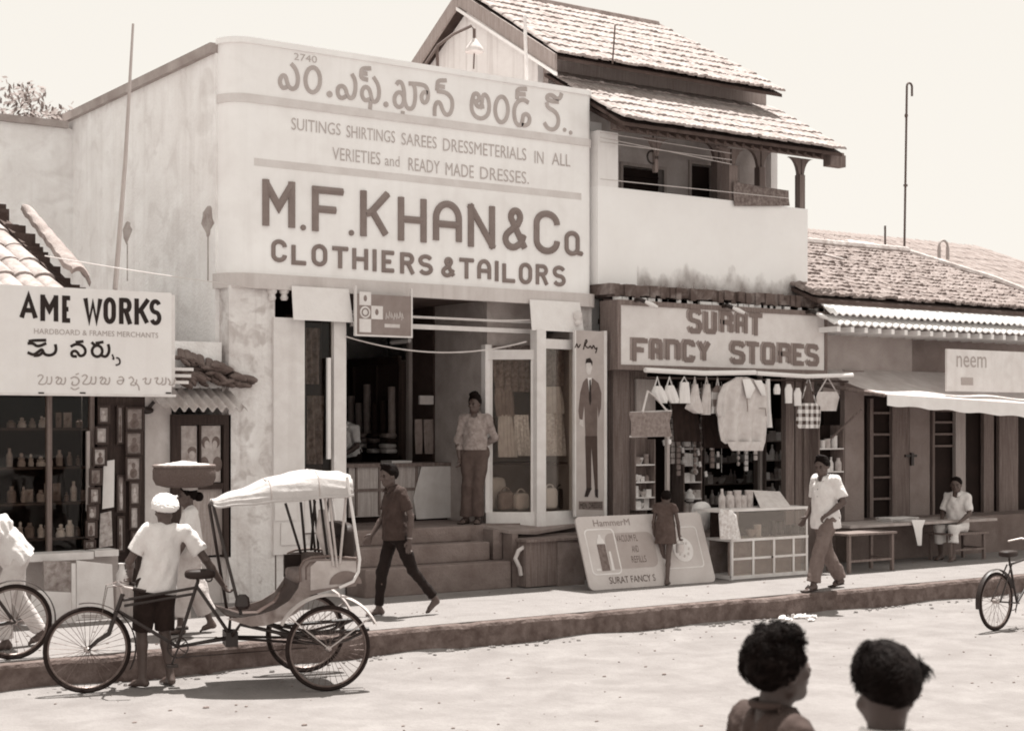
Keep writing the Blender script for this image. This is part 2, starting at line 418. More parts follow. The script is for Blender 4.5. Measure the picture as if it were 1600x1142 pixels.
# ------------------------------------------------------------------ roofs
def tiles(mb, e0, e1, r0, r1, cols, rows, rad=0.07, jit=0.012, seg=5, over=1.3, skip=0.0, lift=0.02):
    """half-round tiles laid in courses between the eave e0-e1 and the ridge r0-r1"""
    e0, e1, r0, r1 = (Vector(p) for p in (e0, e1, r0, r1))
    nrm = (e1 - e0).cross(r0 - e0).normalized()
    if nrm.z < 0: nrm = -nrm
    for j in range(rows):
        for i in range(cols):
            if rng.random() < skip: continue
            u = (i + .5) / cols; a = (e0.lerp(e1, u)).lerp(r0.lerp(r1, u), j / rows); b = (e0.lerp(e1, u)).lerp(r0.lerp(r1, u), min(1.0, (j + over) / rows))
            d = (b - a); L = d.length; d.normalize(); s = d.cross(nrm).normalized()
            J = lambda: rng.uniform(-jit, jit)
            o1 = s * J() + nrm * (lift + .018 + J() * .6); o2 = s * J() + nrm * (lift + J() * .3)
            rr = rad * rng.uniform(.9, 1.08); vs = []
            for (p, q, rad_) in ((a, o1, rr), (b, o2, rr * .86)):
                for k in range(seg + 1):
                    th = math.pi * k / seg
                    vs.append(p + q + s * (rad_ * math.cos(th)) + nrm * (rad_ * .62 * math.sin(th)))
            n = seg + 1
            fs = [(k, k + 1, n + k + 1, n + k) for k in range(seg)] + [tuple(range(n))]
            mb.add(vs, fs)

# ------------------------------------------------------------------ ground
mb = MB()
KY = 13.83
mb.box(-60, 140, -40, KY + 0.02, ROAD - .3, ROAD)
tag(mb.build('road', M_road), kind='structure')
mb = MB(); mb.add([(-3000, -3000, ROAD - .32), (3000, -3000, ROAD - .32), (3000, 3000, ROAD - .32), (-3000, 3000, ROAD - .32)], [(0, 1, 2, 3)])
tag(mb.build('ground', M_road), kind='structure')
def kerb_fn(u, v):
    x = -30 + 150 * u; i = v * 5; n = .010 * math.sin(x * 1.7) + .006 * math.sin(x * 5.3 + 1) + rng.uniform(-.004, .004)
    chip = -.02 * max(0, math.sin(x * 2.9 + 2 * math.sin(x * .7)) - .82) * 5
    prof = [(0, ROAD - .05), (.004, ROAD + .10), (.0, -.045), (.014, -.012), (.04, 0.0), (.34, .001)]
    y, z = prof[int(round(i))]
    return Vector((x, KY + y + n * (1 if i < 4.5 else 0), z + (chip + rng.uniform(-.004, .004) if 1.5 < i < 4.5 else 0)))
mb = MB(); mb.grid(kerb_fn, 1500, 5)
tag(mb.build('kerb', M_kerb), kind='structure')
mb = MB(); mb.box(-30, 120, KY + .10, 26, ROAD - .2, .005)
tag(mb.build('pavement', M_pave), kind='structure')
# dust and rubbish lying along the foot of the kerb, one sheet of small clods
mb = MB()
for i in range(420):
    x = rng.uniform(2, 26); y = KY - abs(rng.gauss(0, .10)) - .01; s = rng.uniform(.006, .028)
    mb.ell((x, y, ROAD + s * .3), (s * rng.uniform(.7, 1.6), s, s * .7), 6, 4)
tag(mb.build('kerbside_dust', M_pave), 'pale dust and small stones drifted along the foot of the kerb', 'debris', kind='stuff')
mb = MB()
for i in range(480):
    x = rng.uniform(2, 22); y = rng.uniform(6, KY - .3); s = rng.uniform(.004, .014) * (1.6 if rng.random() < .06 else 1)
    mb.ell((x, y, ROAD + s * .3), (s * rng.uniform(.7, 1.8), s, s * .6), 6, 4)
for i in range(160):
    x = rng.uniform(3, 24); y = rng.uniform(KY + .3, 16.4); s = rng.uniform(.004, .013)
    mb.ell((x, y, .005 + s * .3), (s * rng.uniform(.7, 1.8), s, s * .6), 6, 4)
mb.build('road_grit', mat('grit_stone', .19, .4, 9, .95, .3)); tag(bpy.data.objects['road_grit'], 'loose grit scattered over the dusty road and pavement', 'grit', kind='stuff')
# flattened drift of road dust against the kerb
mb = MB()
def drift(u, v):
    x = 1 + 30 * u; wv = .22 + .12 * math.sin(x * 1.9) + .08 * math.sin(x * 4.7 + 1) + .03 * math.sin(x * 13)
    return Vector((x, KY + .01 - wv * v, ROAD - .012 * v + .04 * (1 - v) ** 1.5 * (0.6 + .4 * math.sin(x * 3.1))))
mb.grid(drift, 400, 5)
tag(mb.build('dust_drift', M_pave, smooth=True), kind='structure')
# ------------------------------------------------------------------ clothing shop (big sign)
YS = 17.0                                                   # face of the big sign
XL = X_(357, YS); XR = X_(930, YS) + .02
SZ0, SZ1 = 3.80, 6.72; FL = .80                             # sign bottom, sign top, shop floor
shop = thing('clothing_shop', 'tall limewashed clothing shop with open front, steps and show cases under the big lettered sign', 'shop', ((XL + XR) / 2, 17.3, 0))
mb = MB()
mb.box(XL - .03, XL + .22, 17.30, 22.5, 0, 6.58)            # left side wall
mb.box(XR - .24, XR - .04, 17.30, 22.5, 0, 6.58)
mb.box(XL + .22, XR - .24, 22.3, 22.5, 0, 6.58)
mb.box(XL + .22, XR - .24, 17.30, 17.48, 3.86, 6.6)
mb.box(XL - 3.2, XL - .03, 22.32, 22.5, 0, 6.45)            # wing wall running off to the left behind
mb.build('wall', M_wall, shop)
mb = MB(); mb.box(XL - .10, XL + .25, 17.3, 22.56, 6.58, 6.70); mb.box(XL - 3.2, XL - .11, 22.26, 22.56, 6.452, 6.55); mb.build('coping', mat('coping_stain', .40, .2, 3, .95, .4, 30, blot=.4, bv=.25), shop)
mb = MB(); mb.box(XL + .22, XR - .24, 17.48, 22.3, 6.2, 6.4); mb.build('roof', M_zinc, shop)
mb = MB()
mb.box(XL + .02, X_(430, 17.03) - .004, 17.03, 17.30, 0, 3.78)     # left pier
mb.box(X_(899, 17.05), XR - .02, 17.08, 17.30, .6, 3.78)
mb.box(X_(431, 17.05), X_(540, 17.0) + .01, 17.03, 17.05, 0, FL - .02)
build_loose(mb, 'pier', M_pier, shop)
# dark drip stains on the side wall, below old spouts
mb = MB()
for px, yt, yb, wd in ((325, 322, 372, .17), (199, 346, 382, .16)):
    c = WX(px, (yt + yb) / 2, XL - .03); zt = WX(px, yt, XL - .03).z; zb = WX(px, yb, XL - .03).z
    P = []
    for i in range(17):
        a = 2 * math.pi * i / 17; yy = math.sin(a); wv = wd * (1 if yy > -.2 else max(.18, 1 + yy * .8))
        P.append(Vector((XL - .03, c.y + math.cos(a) * wv + rng.uniform(-.035, .035), (zt + zb) / 2 + yy * (zt - zb) / 2)))
    mb.prism(P, (-.004, 0, 0))
    mb.box(XL - .034, XL - .03, c.y - .02, c.y + .012, WX(px, 440, XL).z, zb + .01)
build_loose(mb, 'damp_stain', mat('damp_stain', .40, .3, 6, .95, .3, 30), shop)
# floors, plinth and steps
xo0, xo1 = X_(540, 17.0), X_(760, 17.3)
mb = MB()
mb.box(XL + .22, XR - .24, 17.05, 22.3, 0, FL)
mb.box(xo0 + .02, xo1 + .55, 17.0, 17.05, .52, FL + .003)
mb.build('floor', M_stone, shop)
mb = MB()
s0 = X_(566, 16.6)
mb.box(s0, X_(797, 16.55), 16.52, 17.0, 0, .355)
mb.box(s0, X_(765, 16.75), 16.74, 17.01, .355, .60)
mb.box(s0, X_(738, 16.95), 16.96, 17.05, .60, FL + .002)
st = mb.build('step', M_stone, shop); b = st.modifiers.new('bevel', 'BEVEL'); b.width = .018; b.segments = 2
# plinth block right of the steps, with its slab
mb = MB()
px0 = X_(797, 16.6)
mb.box(X_(766, 16.8) + .02, px0 - .02, 16.76, 17.0, .36, FL - .05)
mb.box(px0, px0 + .09, 16.55, 17.0, 0, .70); mb.box(px0 + .09, X_(908, 16.9), 16.78, 17.0, 0, .66)
mb.build('plinth', M_stone, shop)
mb = MB(); mb.prism([(X_(752, 17.0), 17.08, FL - .04), (X_(796, 16.6), 16.62, FL - .10), (X_(838, 16.66), 16.66, FL - .13), (X_(912, 16.85), 16.85, FL - .06), (X_(912, 17.06), 17.06, FL - .06)], (0, 0, .04)); mb.build('plinth_slab', mat('worn_slab', .27, .2, 4, .9, .3, 30, blot=.3, bv=.14), shop)
# interior: ceiling, back wall, right partition, left partition
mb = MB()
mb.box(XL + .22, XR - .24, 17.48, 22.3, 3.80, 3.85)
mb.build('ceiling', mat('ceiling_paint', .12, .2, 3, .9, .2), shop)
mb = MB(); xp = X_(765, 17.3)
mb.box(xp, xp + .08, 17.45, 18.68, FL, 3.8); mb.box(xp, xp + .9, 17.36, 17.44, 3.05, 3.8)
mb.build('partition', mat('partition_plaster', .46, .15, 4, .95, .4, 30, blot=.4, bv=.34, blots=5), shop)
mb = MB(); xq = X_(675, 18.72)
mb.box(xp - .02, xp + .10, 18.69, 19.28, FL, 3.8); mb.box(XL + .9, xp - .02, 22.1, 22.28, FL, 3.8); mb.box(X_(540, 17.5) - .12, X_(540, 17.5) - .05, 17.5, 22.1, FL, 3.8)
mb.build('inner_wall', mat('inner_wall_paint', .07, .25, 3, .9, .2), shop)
# left show window
mb = MB()
a, b_ = X_(455, 17.06), X_(472, 17.06)
mb.box(X_(426, 17.02), b_, 16.99, 17.06, .55, 3.42)
mb.box(X_(522, 16.95), X_(541, 16.95), 16.95, 17.03, FL - .1, 3.46)
mb.box(b_, X_(522, 17.0), 16.98, 17.04, FL, 1.42)
mb.build('window_frame', M_wpaint, shop)
mb = MB(); mb.box(b_, X_(522, 17.0), 17.012, 17.018, 1.42, 3.4); mb.build('window_pane', M_glass, shop)
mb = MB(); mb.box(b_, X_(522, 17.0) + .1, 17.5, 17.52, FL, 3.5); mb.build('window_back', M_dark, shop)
for k, (rows, lab) in enumerate((([(512, 476, 500), (560, 475, 502), (600, 477, 500)], 'upper'), ([(618, 478, 506), (660, 474, 508), (725, 476, 510)], 'lower'))):
    mb = MB(); z0_, z1_ = W(rows[0][1], rows[-1][0], 17.3).z, W(rows[0][1], rows[0][0], 17.3).z; x0_, x1_ = X_(rows[0][1], 17.3), X_(rows[0][2], 17.3)
    mb.grid(lambda u, v: Vector((x0_ + (x1_ - x0_) * u, 17.3 - .03 * math.sin(u * 17 + v * 2), z0_ + (z1_ - z0_) * v)), 20, 6); o = mb.build('display_cloth', mat('display_cloth_print', .20, .6, 13, .9, .2, 30), None, smooth='all'); tag(solo(o), '%s patterned cloth hanging behind the narrow left show window' % lab, 'fabric')
for k, c4 in enumerate(((428, 786, 462, 812), (438, 816, 470, 850))):
    p = W(c4[0], c4[1], 17.0); q = W(c4[2], c4[3], 17.0); mb = MB(); mb.box(p.x, q.x, 16.975, 16.983, q.z, p.z); o = mb.build('paper_notice', M_paper); tag(solo(o), ['upper', 'lower'][k] + ' white paper notice pasted on the pier behind the rickshaw hood', 'notice')
mb = MB(); c0 = W(511, 559, 16.94); c1 = W(518, 717, 16.94); mb.box(c0.x, c0.x + .045, 16.92, 16.96, c1.z, c0.z); mb.build('door_handle', M_cloth, shop)
# right show case (a three-sided bay)
P0 = Vector((X_(760, 17.33), 17.33)); P1 = Vector((X_(841, 16.9), 16.9)); P2 = Vector((X_(899, 16.95), 16.95))
zc0, zc1 = FL - .05, 3.1
case = []
def post(mb, p, r, z0, z1): mb.box(p.x - r, p.x + r, p.y - r, p.y + r, z0, z1)
mb = MB()
def rail(mb, p, q, z0, z1, t=.045):
    d = (q - p).normalized(); n = Vector((-d.y, d.x)) * t
    mb.prism([(p.x - n.x, p.y - n.y, z0), (q.x - n.x, q.y - n.y, z0), (q.x + n.x, q.y + n.y, z0), (p.x + n.x, p.y + n.y, z0)], (0, 0, z1 - z0))
rail(mb, P0, P1, zc0, zc0 + .20, .06); rail(mb, P1, P2, zc0 + .002, zc0 + .202, .06)
rail(mb, P0, P1, 3.0, 3.13); rail(mb, P1, P2, 3.15, 3.28)
post(mb, P0, .05, zc0 + .19, 3.2); post(mb, P1, .075, zc0 - .03, 3.40); post(mb, P2, .06, zc0 + .19, 3.40)
rail(mb, P0.lerp(P1, .06), P0.lerp(P1, .12), zc0 + .2, 3.0, .03); rail(mb, P0.lerp(P1, .86), P0.lerp(P1, .9), zc0 + .2, 3.0, .03)
mb.build('case_frame', M_wpaint, shop)
mb = MB(); rail(mb, P0, P1, zc0 + .2, 3.0, .003); rail(mb, P1, P2, zc0 + .2, 3.15, .003); mb.build('case_pane', M_glass, shop)
mb = MB(); rail(mb, Vector((xp + .1, 18.0)), Vector((P2.x, 17.95)), FL, 3.4, .02); rail(mb, P2 + Vector((.02, .1)), Vector((P2.x + .02, 17.9)), FL, 3.4, .02)
mb.build('case_back', mat('case_lining', .40, .12, 4, .9, .2), shop)
mb = MB(); mb.prism([(P0.x + .06, P0.y + .05, 1.58), (P1.x - .01, P1.y + .11, 1.58), (P2.x - .05, P2.y + .11, 1.58), (P2.x - .05, 17.8, 1.58), (P0.x + .1, 17.8, 1.58)], (0, 0, .03)); mb.build('case_shelf', M_dwood, shop)
# white boards hung under the sign on both sides
for px0_, px1_, y0_, y1_ in ((456, 545, 456, 502), (828, 906, 478, 518)):
    mb = MB(); p = W(px0_, y0_, 16.9); q = W(px1_, y1_, 16.9)
    z0_ = W((px0_ + px1_) / 2, y1_, 16.9).z
    mb.grid(lambda u, v: Vector((p.x + (q.x - p.x) * (u * (1 + .06 * (1 - v)) - .0), 16.90 - .02 * math.sin(u * 5) * (1 - v) - .05 * (1 - v), z0_ + (3.80 - z0_) * v)), 10, 4, (0, .012, 0))
    mb.build('valance', M_cloth, shop)
# overhead pelmet inside the opening
mb = MB(); mb.box(X_(545, 17.2), X_(830, 17.2), 17.14, 17.18, 3.36, 3.42); mb.box(X_(545, 17.2), X_(830, 17.2), 17.15, 17.17, 3.5, 3.53); mb.build('shutter_rail', M_wpaint, shop)
mb = MB(); mb.box(X_(640, 19.2), X_(640, 19.2) + .06, 19.22, 19.3, FL, 3.6); mb.build('inner_post', M_lwood, shop)

# ------------------------------------------------------------------ big sign
sg = thing('shop_signboard', 'big pale masonry signboard with rounded ends and raised lettering across the clothing shop front', 'sign', ((XL + XR) / 2, YS, SZ0))
def plan(off, r=.30):
    P = []
    for i in range(9):
        a = math.pi + (math.pi / 2) * i / 8; P.append((XL + r + (r + off) * math.cos(a), YS + r + (r + off) * math.sin(a)))
    for i in range(9):
        a = 1.5 * math.pi + (math.pi / 2) * i / 8; P.append((XR - r * .6 + (r * .6 + off) * math.cos(a), YS + r + (r + off) * math.sin(a)))
    return P
mb = MB(); P = plan(0); mb.prism([(x, y, SZ0 + .02) for x, y in P] , (0, 0, SZ1 - SZ0 - .02)); mb.build('sign_face', M_sign, sg, smooth=True)
def band(mb, z0, z1, off):
    A = plan(off); B = plan(-.02)
    poly = [(x, y, z0) for x, y in A] + [(x, y, z0) for x, y in reversed(B)]
    n = len(A)
    for i in range(n - 1):
        mb.add([(A[i][0], A[i][1], z0), (A[i + 1][0], A[i + 1][1], z0), (A[i + 1][0], A[i + 1][1], z1), (A[i][0], A[i][1], z1),
                (B[i][0], B[i][1], z0), (B[i + 1][0], B[i + 1][1], z0), (B[i + 1][0], B[i + 1][1], z1), (B[i][0], B[i][1], z1)],
               [(0, 1, 2, 3), (0, 4, 5, 1), (3, 2, 6, 7)] + ([(0, 3, 7, 4)] if i == 0 else []) + ([(1, 5, 6, 2)] if i == n - 2 else []))
mb = MB(); band(mb, SZ0 - .05, SZ0 + .13, .07); mb.build('lower_moulding', mat('moulding_paint', .60, .08, 3, .85, .2, 30, streak=.3, sv=.36), sg)
mb = MB(); band(mb, SZ1 - .04, SZ1 + .03, .03); mb.build('upper_moulding', M_sign, sg)
mb = MB(); band(mb, 5.975, 6.075, .02); mb.build('upper_band', M_band, sg)
mb = MB(); mb.box(X_(397, YS), X_(908, YS), YS - .006, YS + .01, 5.225, 5.315); mb.build('lower_band', M_band, sg)
# rows of lettering
mb = MB(); k1 = lambda a, b: (400 + .1751 * a, 260 + .1751 * b); k2 = lambda a, b: (650 + .175 * a, 290 + .175 * b)
for ch, x0, x1, t, b_, kk in (('M', 55, 345, 129, 540, k1), ('F', 498, 775, 190, 588, k1), ('K', 928, 1182, 228, 632, k1), ('H', 1265, 1518, 285, 672, k1),
                              ('A', 150, 405, 140, 525, k2), ('N', 462, 700, 178, 555, k2), ('&', 772, 992, 200, 580, k2), ('C', 1050, 1280, 228, 612, k2), ('o', 1325, 1495, 410, 632, k2)):
    (a, t_), (c, d) = kk(x0, t), kk(x1, b_)
    glyph(mb, ch, a, c, t_, d, YS, .088 if ch not in 'o' else .062, .018, .022)
for a, b_ in (k1(418, 548), k1(848, 595)): dot(mb, a, b_, YS, .035, .02)
mb.build('raised_name_lettering', M_letter, sg)
mb = MB()
for ch, x0, x1, t, b_, kk in (('C', 135, 272, 655, 855, k1), ('L', 315, 458, 690, 880, k1), ('O', 495, 632, 697, 892, k1), ('T', 678, 818, 718, 910, k1), ('H', 858, 997, 735, 922, k1), ('I', 1030, 1082, 742, 937, k1), ('E', 1120, 1242, 755, 947, k1), ('R', 1285, 1407, 772, 960, k1),
                              ('S', 20, 148, 618, 800, k2), ('&', 225, 348, 640, 820, k2), ('T', 385, 512, 650, 832, k2), ('A', 546, 667, 660, 850, k2), ('I', 694, 742, 675, 855, k2), ('L', 770, 892, 685, 867, k2), ('O', 918, 1032, 692, 880, k2), ('R', 1068, 1174, 706, 885, k2), ('S', 1220, 1332, 718, 900, k2)):
    (a, t_), (c, d) = kk(x0, t), kk(x1, b_)
    glyph(mb, ch, a, c, t_, d, YS, .053, .014, .012)
mb.build('raised_trade_lettering', M_letter, sg)
mb = MB()
for t_, a, c, y0, y1 in (('SUITINGS', 455, 532, 184, 203), ('SHIRTINGS', 541, 617, 196, 215), ('SAREES', 627, 682, 207.5, 226.5), ('DRESSMETERIALS', 692, 822, 216, 236), ('IN', 835, 849, 236, 255), ('ALL', 862, 891, 238.5, 257.5),
                         ('VERIETIES', 519, 594, 230, 250), ('READY', 638, 687, 246.5, 266.5), ('MADE', 696, 740, 254, 274), ('DRESSES.', 750, 826, 260.5, 280), ('and', 601, 624, 242, 259), ('2740', 459, 495, 83, 94)):
    mb = MB(); word_px(mb, t_, a, c, y0, y1, YS, 0, .006); mb.build('painted_word', M_letter_pale, sg)
mb = MB(); S = [[(185, 160), (225, 205), (245, 280), (235, 350), (200, 375), (165, 355), (150, 310), (140, 265), (115, 255), (92, 285), (92, 330), (115, 365), (150, 355)],
 ellst(365, 295, 62, 105),
 [(690, 245), (720, 300), (722, 380), (705, 440), (675, 450), (650, 420), (640, 370), (615, 345), (580, 350), (570, 390), (580, 435), (610, 450), (645, 430)],
 [(850, 200), (775, 198), (768, 240), (768, 280), (825, 295)], [(775, 240), (820, 245)],
 [(870, 270), (915, 340), (920, 430), (895, 480), (860, 475), (850, 420), (835, 365), (800, 350), (775, 380), (775, 430), (800, 470), (845, 455)], [(848, 480), (842, 540)],
 [(1062, 335), (1078, 308), (1110, 320), (1128, 390), (1128, 470), (1150, 530), (1185, 540), (1210, 510), (1222, 430), (1215, 350), (1190, 320)], ellst(1085, 460, 40, 62),
 [(1165, 325), (1250, 330), (1310, 345), (1328, 400), (1325, 460), (1300, 490), (1275, 470), (1270, 425), (1290, 395), (1322, 402)], [(1115, 555), (1115, 592)],
 [(1480, 300), (1408, 300), (1402, 340), (1400, 385)], [(1405, 345), (1465, 355)], [(1400, 388), (1480, 400), (1525, 450), (1530, 520), (1510, 580), (1475, 590), (1445, 545), (1430, 490), (1400, 475), (1380, 520), (1380, 595)]]
strokes(mb, S, 420, 70, .1875, YS, .052, .008)
dot(mb, 420 + .1875 * 505, 70 + .1875 * 415, YS, .04); dot(mb, 420 + .1875 * 975, 70 + .1875 * 500, YS, .036)
mb.build('raised_script_lettering', M_letter_faint, sg); mb = MB()
S = [[(530, 320), (515, 370), (515, 440), (545, 495), (600, 515), (650, 485), (665, 420), (655, 340), (625, 305), (605, 330), (600, 400), (585, 425)], ellst(552, 335, 26, 33), [(545, 372), (565, 415), (620, 410)],
 ellst(765, 435, 54, 108), [(975, 265), (898, 262), (895, 305), (895, 350)], [(900, 305), (965, 310)],
 [(990, 380), (950, 350), (900, 365), (870, 420), (870, 500), (890, 560), (930, 570), (940, 520), (945, 480), (975, 470), (1000, 500), (995, 550), (965, 570), (930, 562)],
 [(1265, 300), (1255, 340), (1225, 350), (1190, 315), (1150, 315), (1140, 345), (1175, 365), (1240, 372)], [(1140, 375), (1150, 420), (1210, 450), (1240, 500), (1235, 570), (1200, 605), (1150, 595), (1120, 545)]]
strokes(mb, S, 640, 90, .1875, YS, .055, .008)
dot(mb, 640 + .1875 * 1290, 90 + .1875 * 605, YS, .028); dot(mb, 640 + .1875 * 1340, 90 + .1875 * 628, YS, .028)
mb.build('raised_script_lettering', M_letter_faint, sg)
# ------------------------------------------------------------------ two storey house with balcony
HX0 = XR + .03; HX1 = X_(1262, 17.0)
house = thing('two_storey_house', 'two storey limewashed house with tiled roofs and open balcony above the fancy goods shop', 'house', ((HX0 + HX1) / 2, 17.3, 0))
ZP = 5.45; ZL = 4.02
mb = MB()
xa = X_(966, 17.0)
mb.box(HX0, HX1, 17.0, 17.22, ZL + .06, ZP)                                        # balcony parapet
mb.build('parapet', M_parapet, house)
mb = MB(); mb.box(HX0 + .002, xa, 17.003, 17.2, ZP, 6.22); mb.build('parapet_end_wall', M_white, house)
mb = MB()
mb.box(HX1 - .2, HX1 - .002, 17.22, 21.5, 3.64, 5.0); mb.box(HX0 + .1, HX0 + .3, 17.3, 21.5, 0, 6.4)
build_loose(mb, 'side_wall', M_white, house)
# stained foot of the parapet, a patch of bare plaster
# floor slab ledge with broken lip
mb = MB()
n = 46
for i in range(n):
    a = HX0 - .02 + (HX1 + .12 - HX0) * i / n; b_ = HX0 - .02 + (HX1 + .12 - HX0) * (i + 1) / n
    yf = 16.72 + rng.uniform(-.03, .03); mb.box(a, b_, yf, 17.22, ZL - .10 + rng.uniform(-.03, .02), ZL + .055 + rng.uniform(-.012, .002))
mb.build('floor_ledge', mat('mouldy_ledge', .13, .45, 6, .95, .5, 30, blot=.5, bv=.4, blots=3.5), house)
mb = MB()
for i in range(34):
    a = HX0 + .1 + (HX1 - HX0) * i / 34; w_ = rng.uniform(.10, .26)
    if rng.random() < .15: continue
    mb.box(a, a + w_, 16.75, 16.80, ZL - .19 + rng.uniform(-.03, .02), ZL - .12)
mb.build('ledge_underlip', M_white, house)
# damp rising on the parapet foot
mb = MB()
P = []
xs0, xs1 = X_(1040, 17.0), HX1 - .05
nn = 60
top = []
for i in range(nn + 1):
    u = i / nn; hgt = .12 + .26 * math.exp(-((u - .22) / .22) ** 2) + .16 * math.exp(-((u - .62) / .2) ** 2) + rng.uniform(-.05, .07)
    top.append((xs0 + (xs1 - xs0) * u, max(.03, hgt)))
for (a, h1), (b_, h2) in zip(top, top[1:]):
    mb.add([(a, 16.996, ZL + .06), (b_, 16.996, ZL + .06), (b_, 16.996, ZL + .06 + h2), (a, 16.996, ZL + .06 + h1)], [(0, 1, 2, 3)])
def stain_mat():
    m = bpy.data.materials.new('rising_damp'); m.use_nodes = True; t = m.node_tree; N = t.nodes; L = t.links; b = N['Principled BSDF']; b.inputs['Roughness'].default_value = .95
    b.inputs['Base Color'].default_value = sep(.30)
    tc = N.new('ShaderNodeTexCoord'); mp = N.new('ShaderNodeMapping'); mp.inputs['Scale'].default_value = (3.2, 3.2, 2.2); nz = N.new('ShaderNodeTexNoise'); nz.inputs['Scale'].default_value = 1; nz.inputs['Detail'].default_value = 7
    L.new(tc.outputs['Object'], mp.inputs[0]); L.new(mp.outputs[0], nz.inputs[0])
    sx = N.new('ShaderNodeSeparateXYZ'); L.new(tc.outputs['Object'], sx.inputs[0])
    hr = N.new('ShaderNodeMapRange'); hr.inputs[1].default_value = ZL + .06; hr.inputs[2].default_value = ZL + .55; hr.inputs[3].default_value = .28; hr.inputs[4].default_value = -.30; L.new(sx.outputs[2], hr.inputs[0])
    ad = N.new('ShaderNodeMath'); ad.operation = 'ADD'; L.new(nz.outputs['Fac'], ad.inputs[0]); L.new(hr.outputs[0], ad.inputs[1])
    rp = N.new('ShaderNodeMapRange'); rp.inputs[1].default_value = .46; rp.inputs[2].default_value = .86; rp.inputs[4].default_value = .7; L.new(ad.outputs[0], rp.inputs[0])
    tr = N.new('ShaderNodeBsdfTransparent'); mx = N.new('ShaderNodeMixShader'); L.new(rp.outputs[0], mx.inputs[0]); L.new(tr.outputs[0], mx.inputs[1]); L.new(b.outputs[0], mx.inputs[2]); L.new(mx.outputs[0], N['Material Output'].inputs[0])
    return m
mb = MB(); mb.add([(HX0 + .7, 16.996, ZL + .06), (HX1 - .01, 16.996, ZL + .06), (HX1 - .01, 16.996, ZL + .75), (HX0 + .7, 16.996, ZL + .75)], [(0, 1, 2, 3)])
house_z = house.location
mb.build('damp_foot', stain_mat(), house)
# upper storey set back, with shuttered window and doors
YB = 18.15
mb = MB()
openings = [(X_(972, YB), X_(1036, YB), 5.35, Z_(1000, 262, YB)), (X_(1079, YB), X_(1116, YB), 4.3, Z_(1095, 258, YB)), (X_(1121, YB), X_(1150, YB), 4.3, Z_(1135, 262, YB))]
xr_ = X_(1198, YB)
x = HX0
for (a, b_, z0, z1) in openings:
    mb.box(x, a, YB, YB + .2, 4.13, 7.02); mb.box(a, b_, YB, YB + .2, z1, 7.02)
    if z0 > 4.4: mb.box(a, b_, YB, YB + .2, 4.1, z0)
    x = b_
mb.box(x, xr_, YB, YB + .2, 4.1, 7.02)
mb.build('upper_wall', mat('upper_wall_plaster', .55, .15, 3, .95, .3, 30, blot=.3, bv=.28), house)
mb = MB(); mb.box(xr_, xr_ + .14, YB - .1, YB + .2, 4.1, 7.0)
mb.build('wall_end', M_white, house)
for k, (a, b_, z0, z1) in enumerate(openings):
    m_ = MB()
    m_.box(a - .05, a, YB - .03, YB + .02, z0, z1 + .05); m_.box(b_, b_ + .05, YB - .03, YB + .02, z0, z1 + .05); m_.box(a, b_, YB - .03, YB + .02, z1, z1 + .05)
    fr_ = m_.build('window' if k == 0 else 'balcony_door', M_lwood, house)
    m_ = MB(); m_.box(a, b_, YB + .12, YB + .15, z0, z1)
    if k == 0:
        for q in range(5): m_.box(a + .02, b_ - .02, YB + .08, YB + .12, z0 + .06 + q * .12, z0 + .09 + q * .12)
    m_.build('shutter', M_dark, fr_)
mb = MB(); mb.box(HX0 + .3, HX1 - .2, 17.22, YB, 4.06, 4.12); mb.build('balcony_floor', M_mid, house)
# balcony posts with brackets, eave beam
YP = 17.1
def bpost(px, y, r, z0, z1):
    m_ = MB(); x_ = X_(px, y); m_.box(x_ - r, x_ + r, y - r, y + r, z0, z1 - .3)
    for s in (-1, 1):
        P = []
        for i in range(7):
            a = math.pi / 2 * i / 6; P.append((x_ + s * (r + .20 * (1 - math.cos(a))), y - .03, z1 - .34 + .30 * math.sin(a)))
        P.append((x_ + s * r * .2, y - .03, z1 - .04)); P.append((x_ + s * r * .2, y - .03, z1 - .34))
        m_.prism(P, (0, .06, 0))
    m_.build('balcony_post', mat('post_paint', .23, .2, 4, .8, .2, 30, wood=1), house)
bpost(1250, YP, .055, ZP - .01, 6.28); bpost(1140, YP, .085, ZP - .01, 6.28); bpost(1187, YB - .25, .06, 4.12, 6.5); bpost(1121, YB - .3, .07, 4.12, 6.5); bpost(1024, YP, .03, ZP + .3, 6.28)
mb = MB(); mb.box(HX0 + .2, X_(1316, 16.9), 16.86, 16.98, 6.24, 6.36); mb.box(X_(1290, 16.7), X_(1314, 16.7), 16.60, 16.75, 6.08, 6.26); mb.build('eave_beam', M_wood, house)
# balcony roof
ex0 = HX0 - .0; ex1 = X_(1316, 16.45)
mb = MB(); mb.quadbox((ex0, 16.45, 6.20), (ex1, 16.45, 6.20), (xr_ + .1, YB - .02, 7.16), (HX0 - .1, YB - .02, 7.16), (0, 0, .05)); 
for i in range(22):
    x_ = ex0 + .1 + (ex1 - ex0 - .5) * i / 21; mb.quadbox((x_, 16.5, 6.14), (x_ + .05, 16.5, 6.14), (x_ + .05, YB - .02, 6.96), (x_, YB - .02, 6.96), (0, 0, .06))
mb.build('balcony_roof_frame', M_under, house)
mb = MB(); tiles(mb, (ex0, 16.40, 6.26), (ex1, 16.40, 6.26), (HX0 - .05, YB + .0, 7.22), (xr_ + .12, YB + .0, 7.22), 44, 6, .068, .016); mb.build('balcony_roof', M_tile3, house, smooth=True)
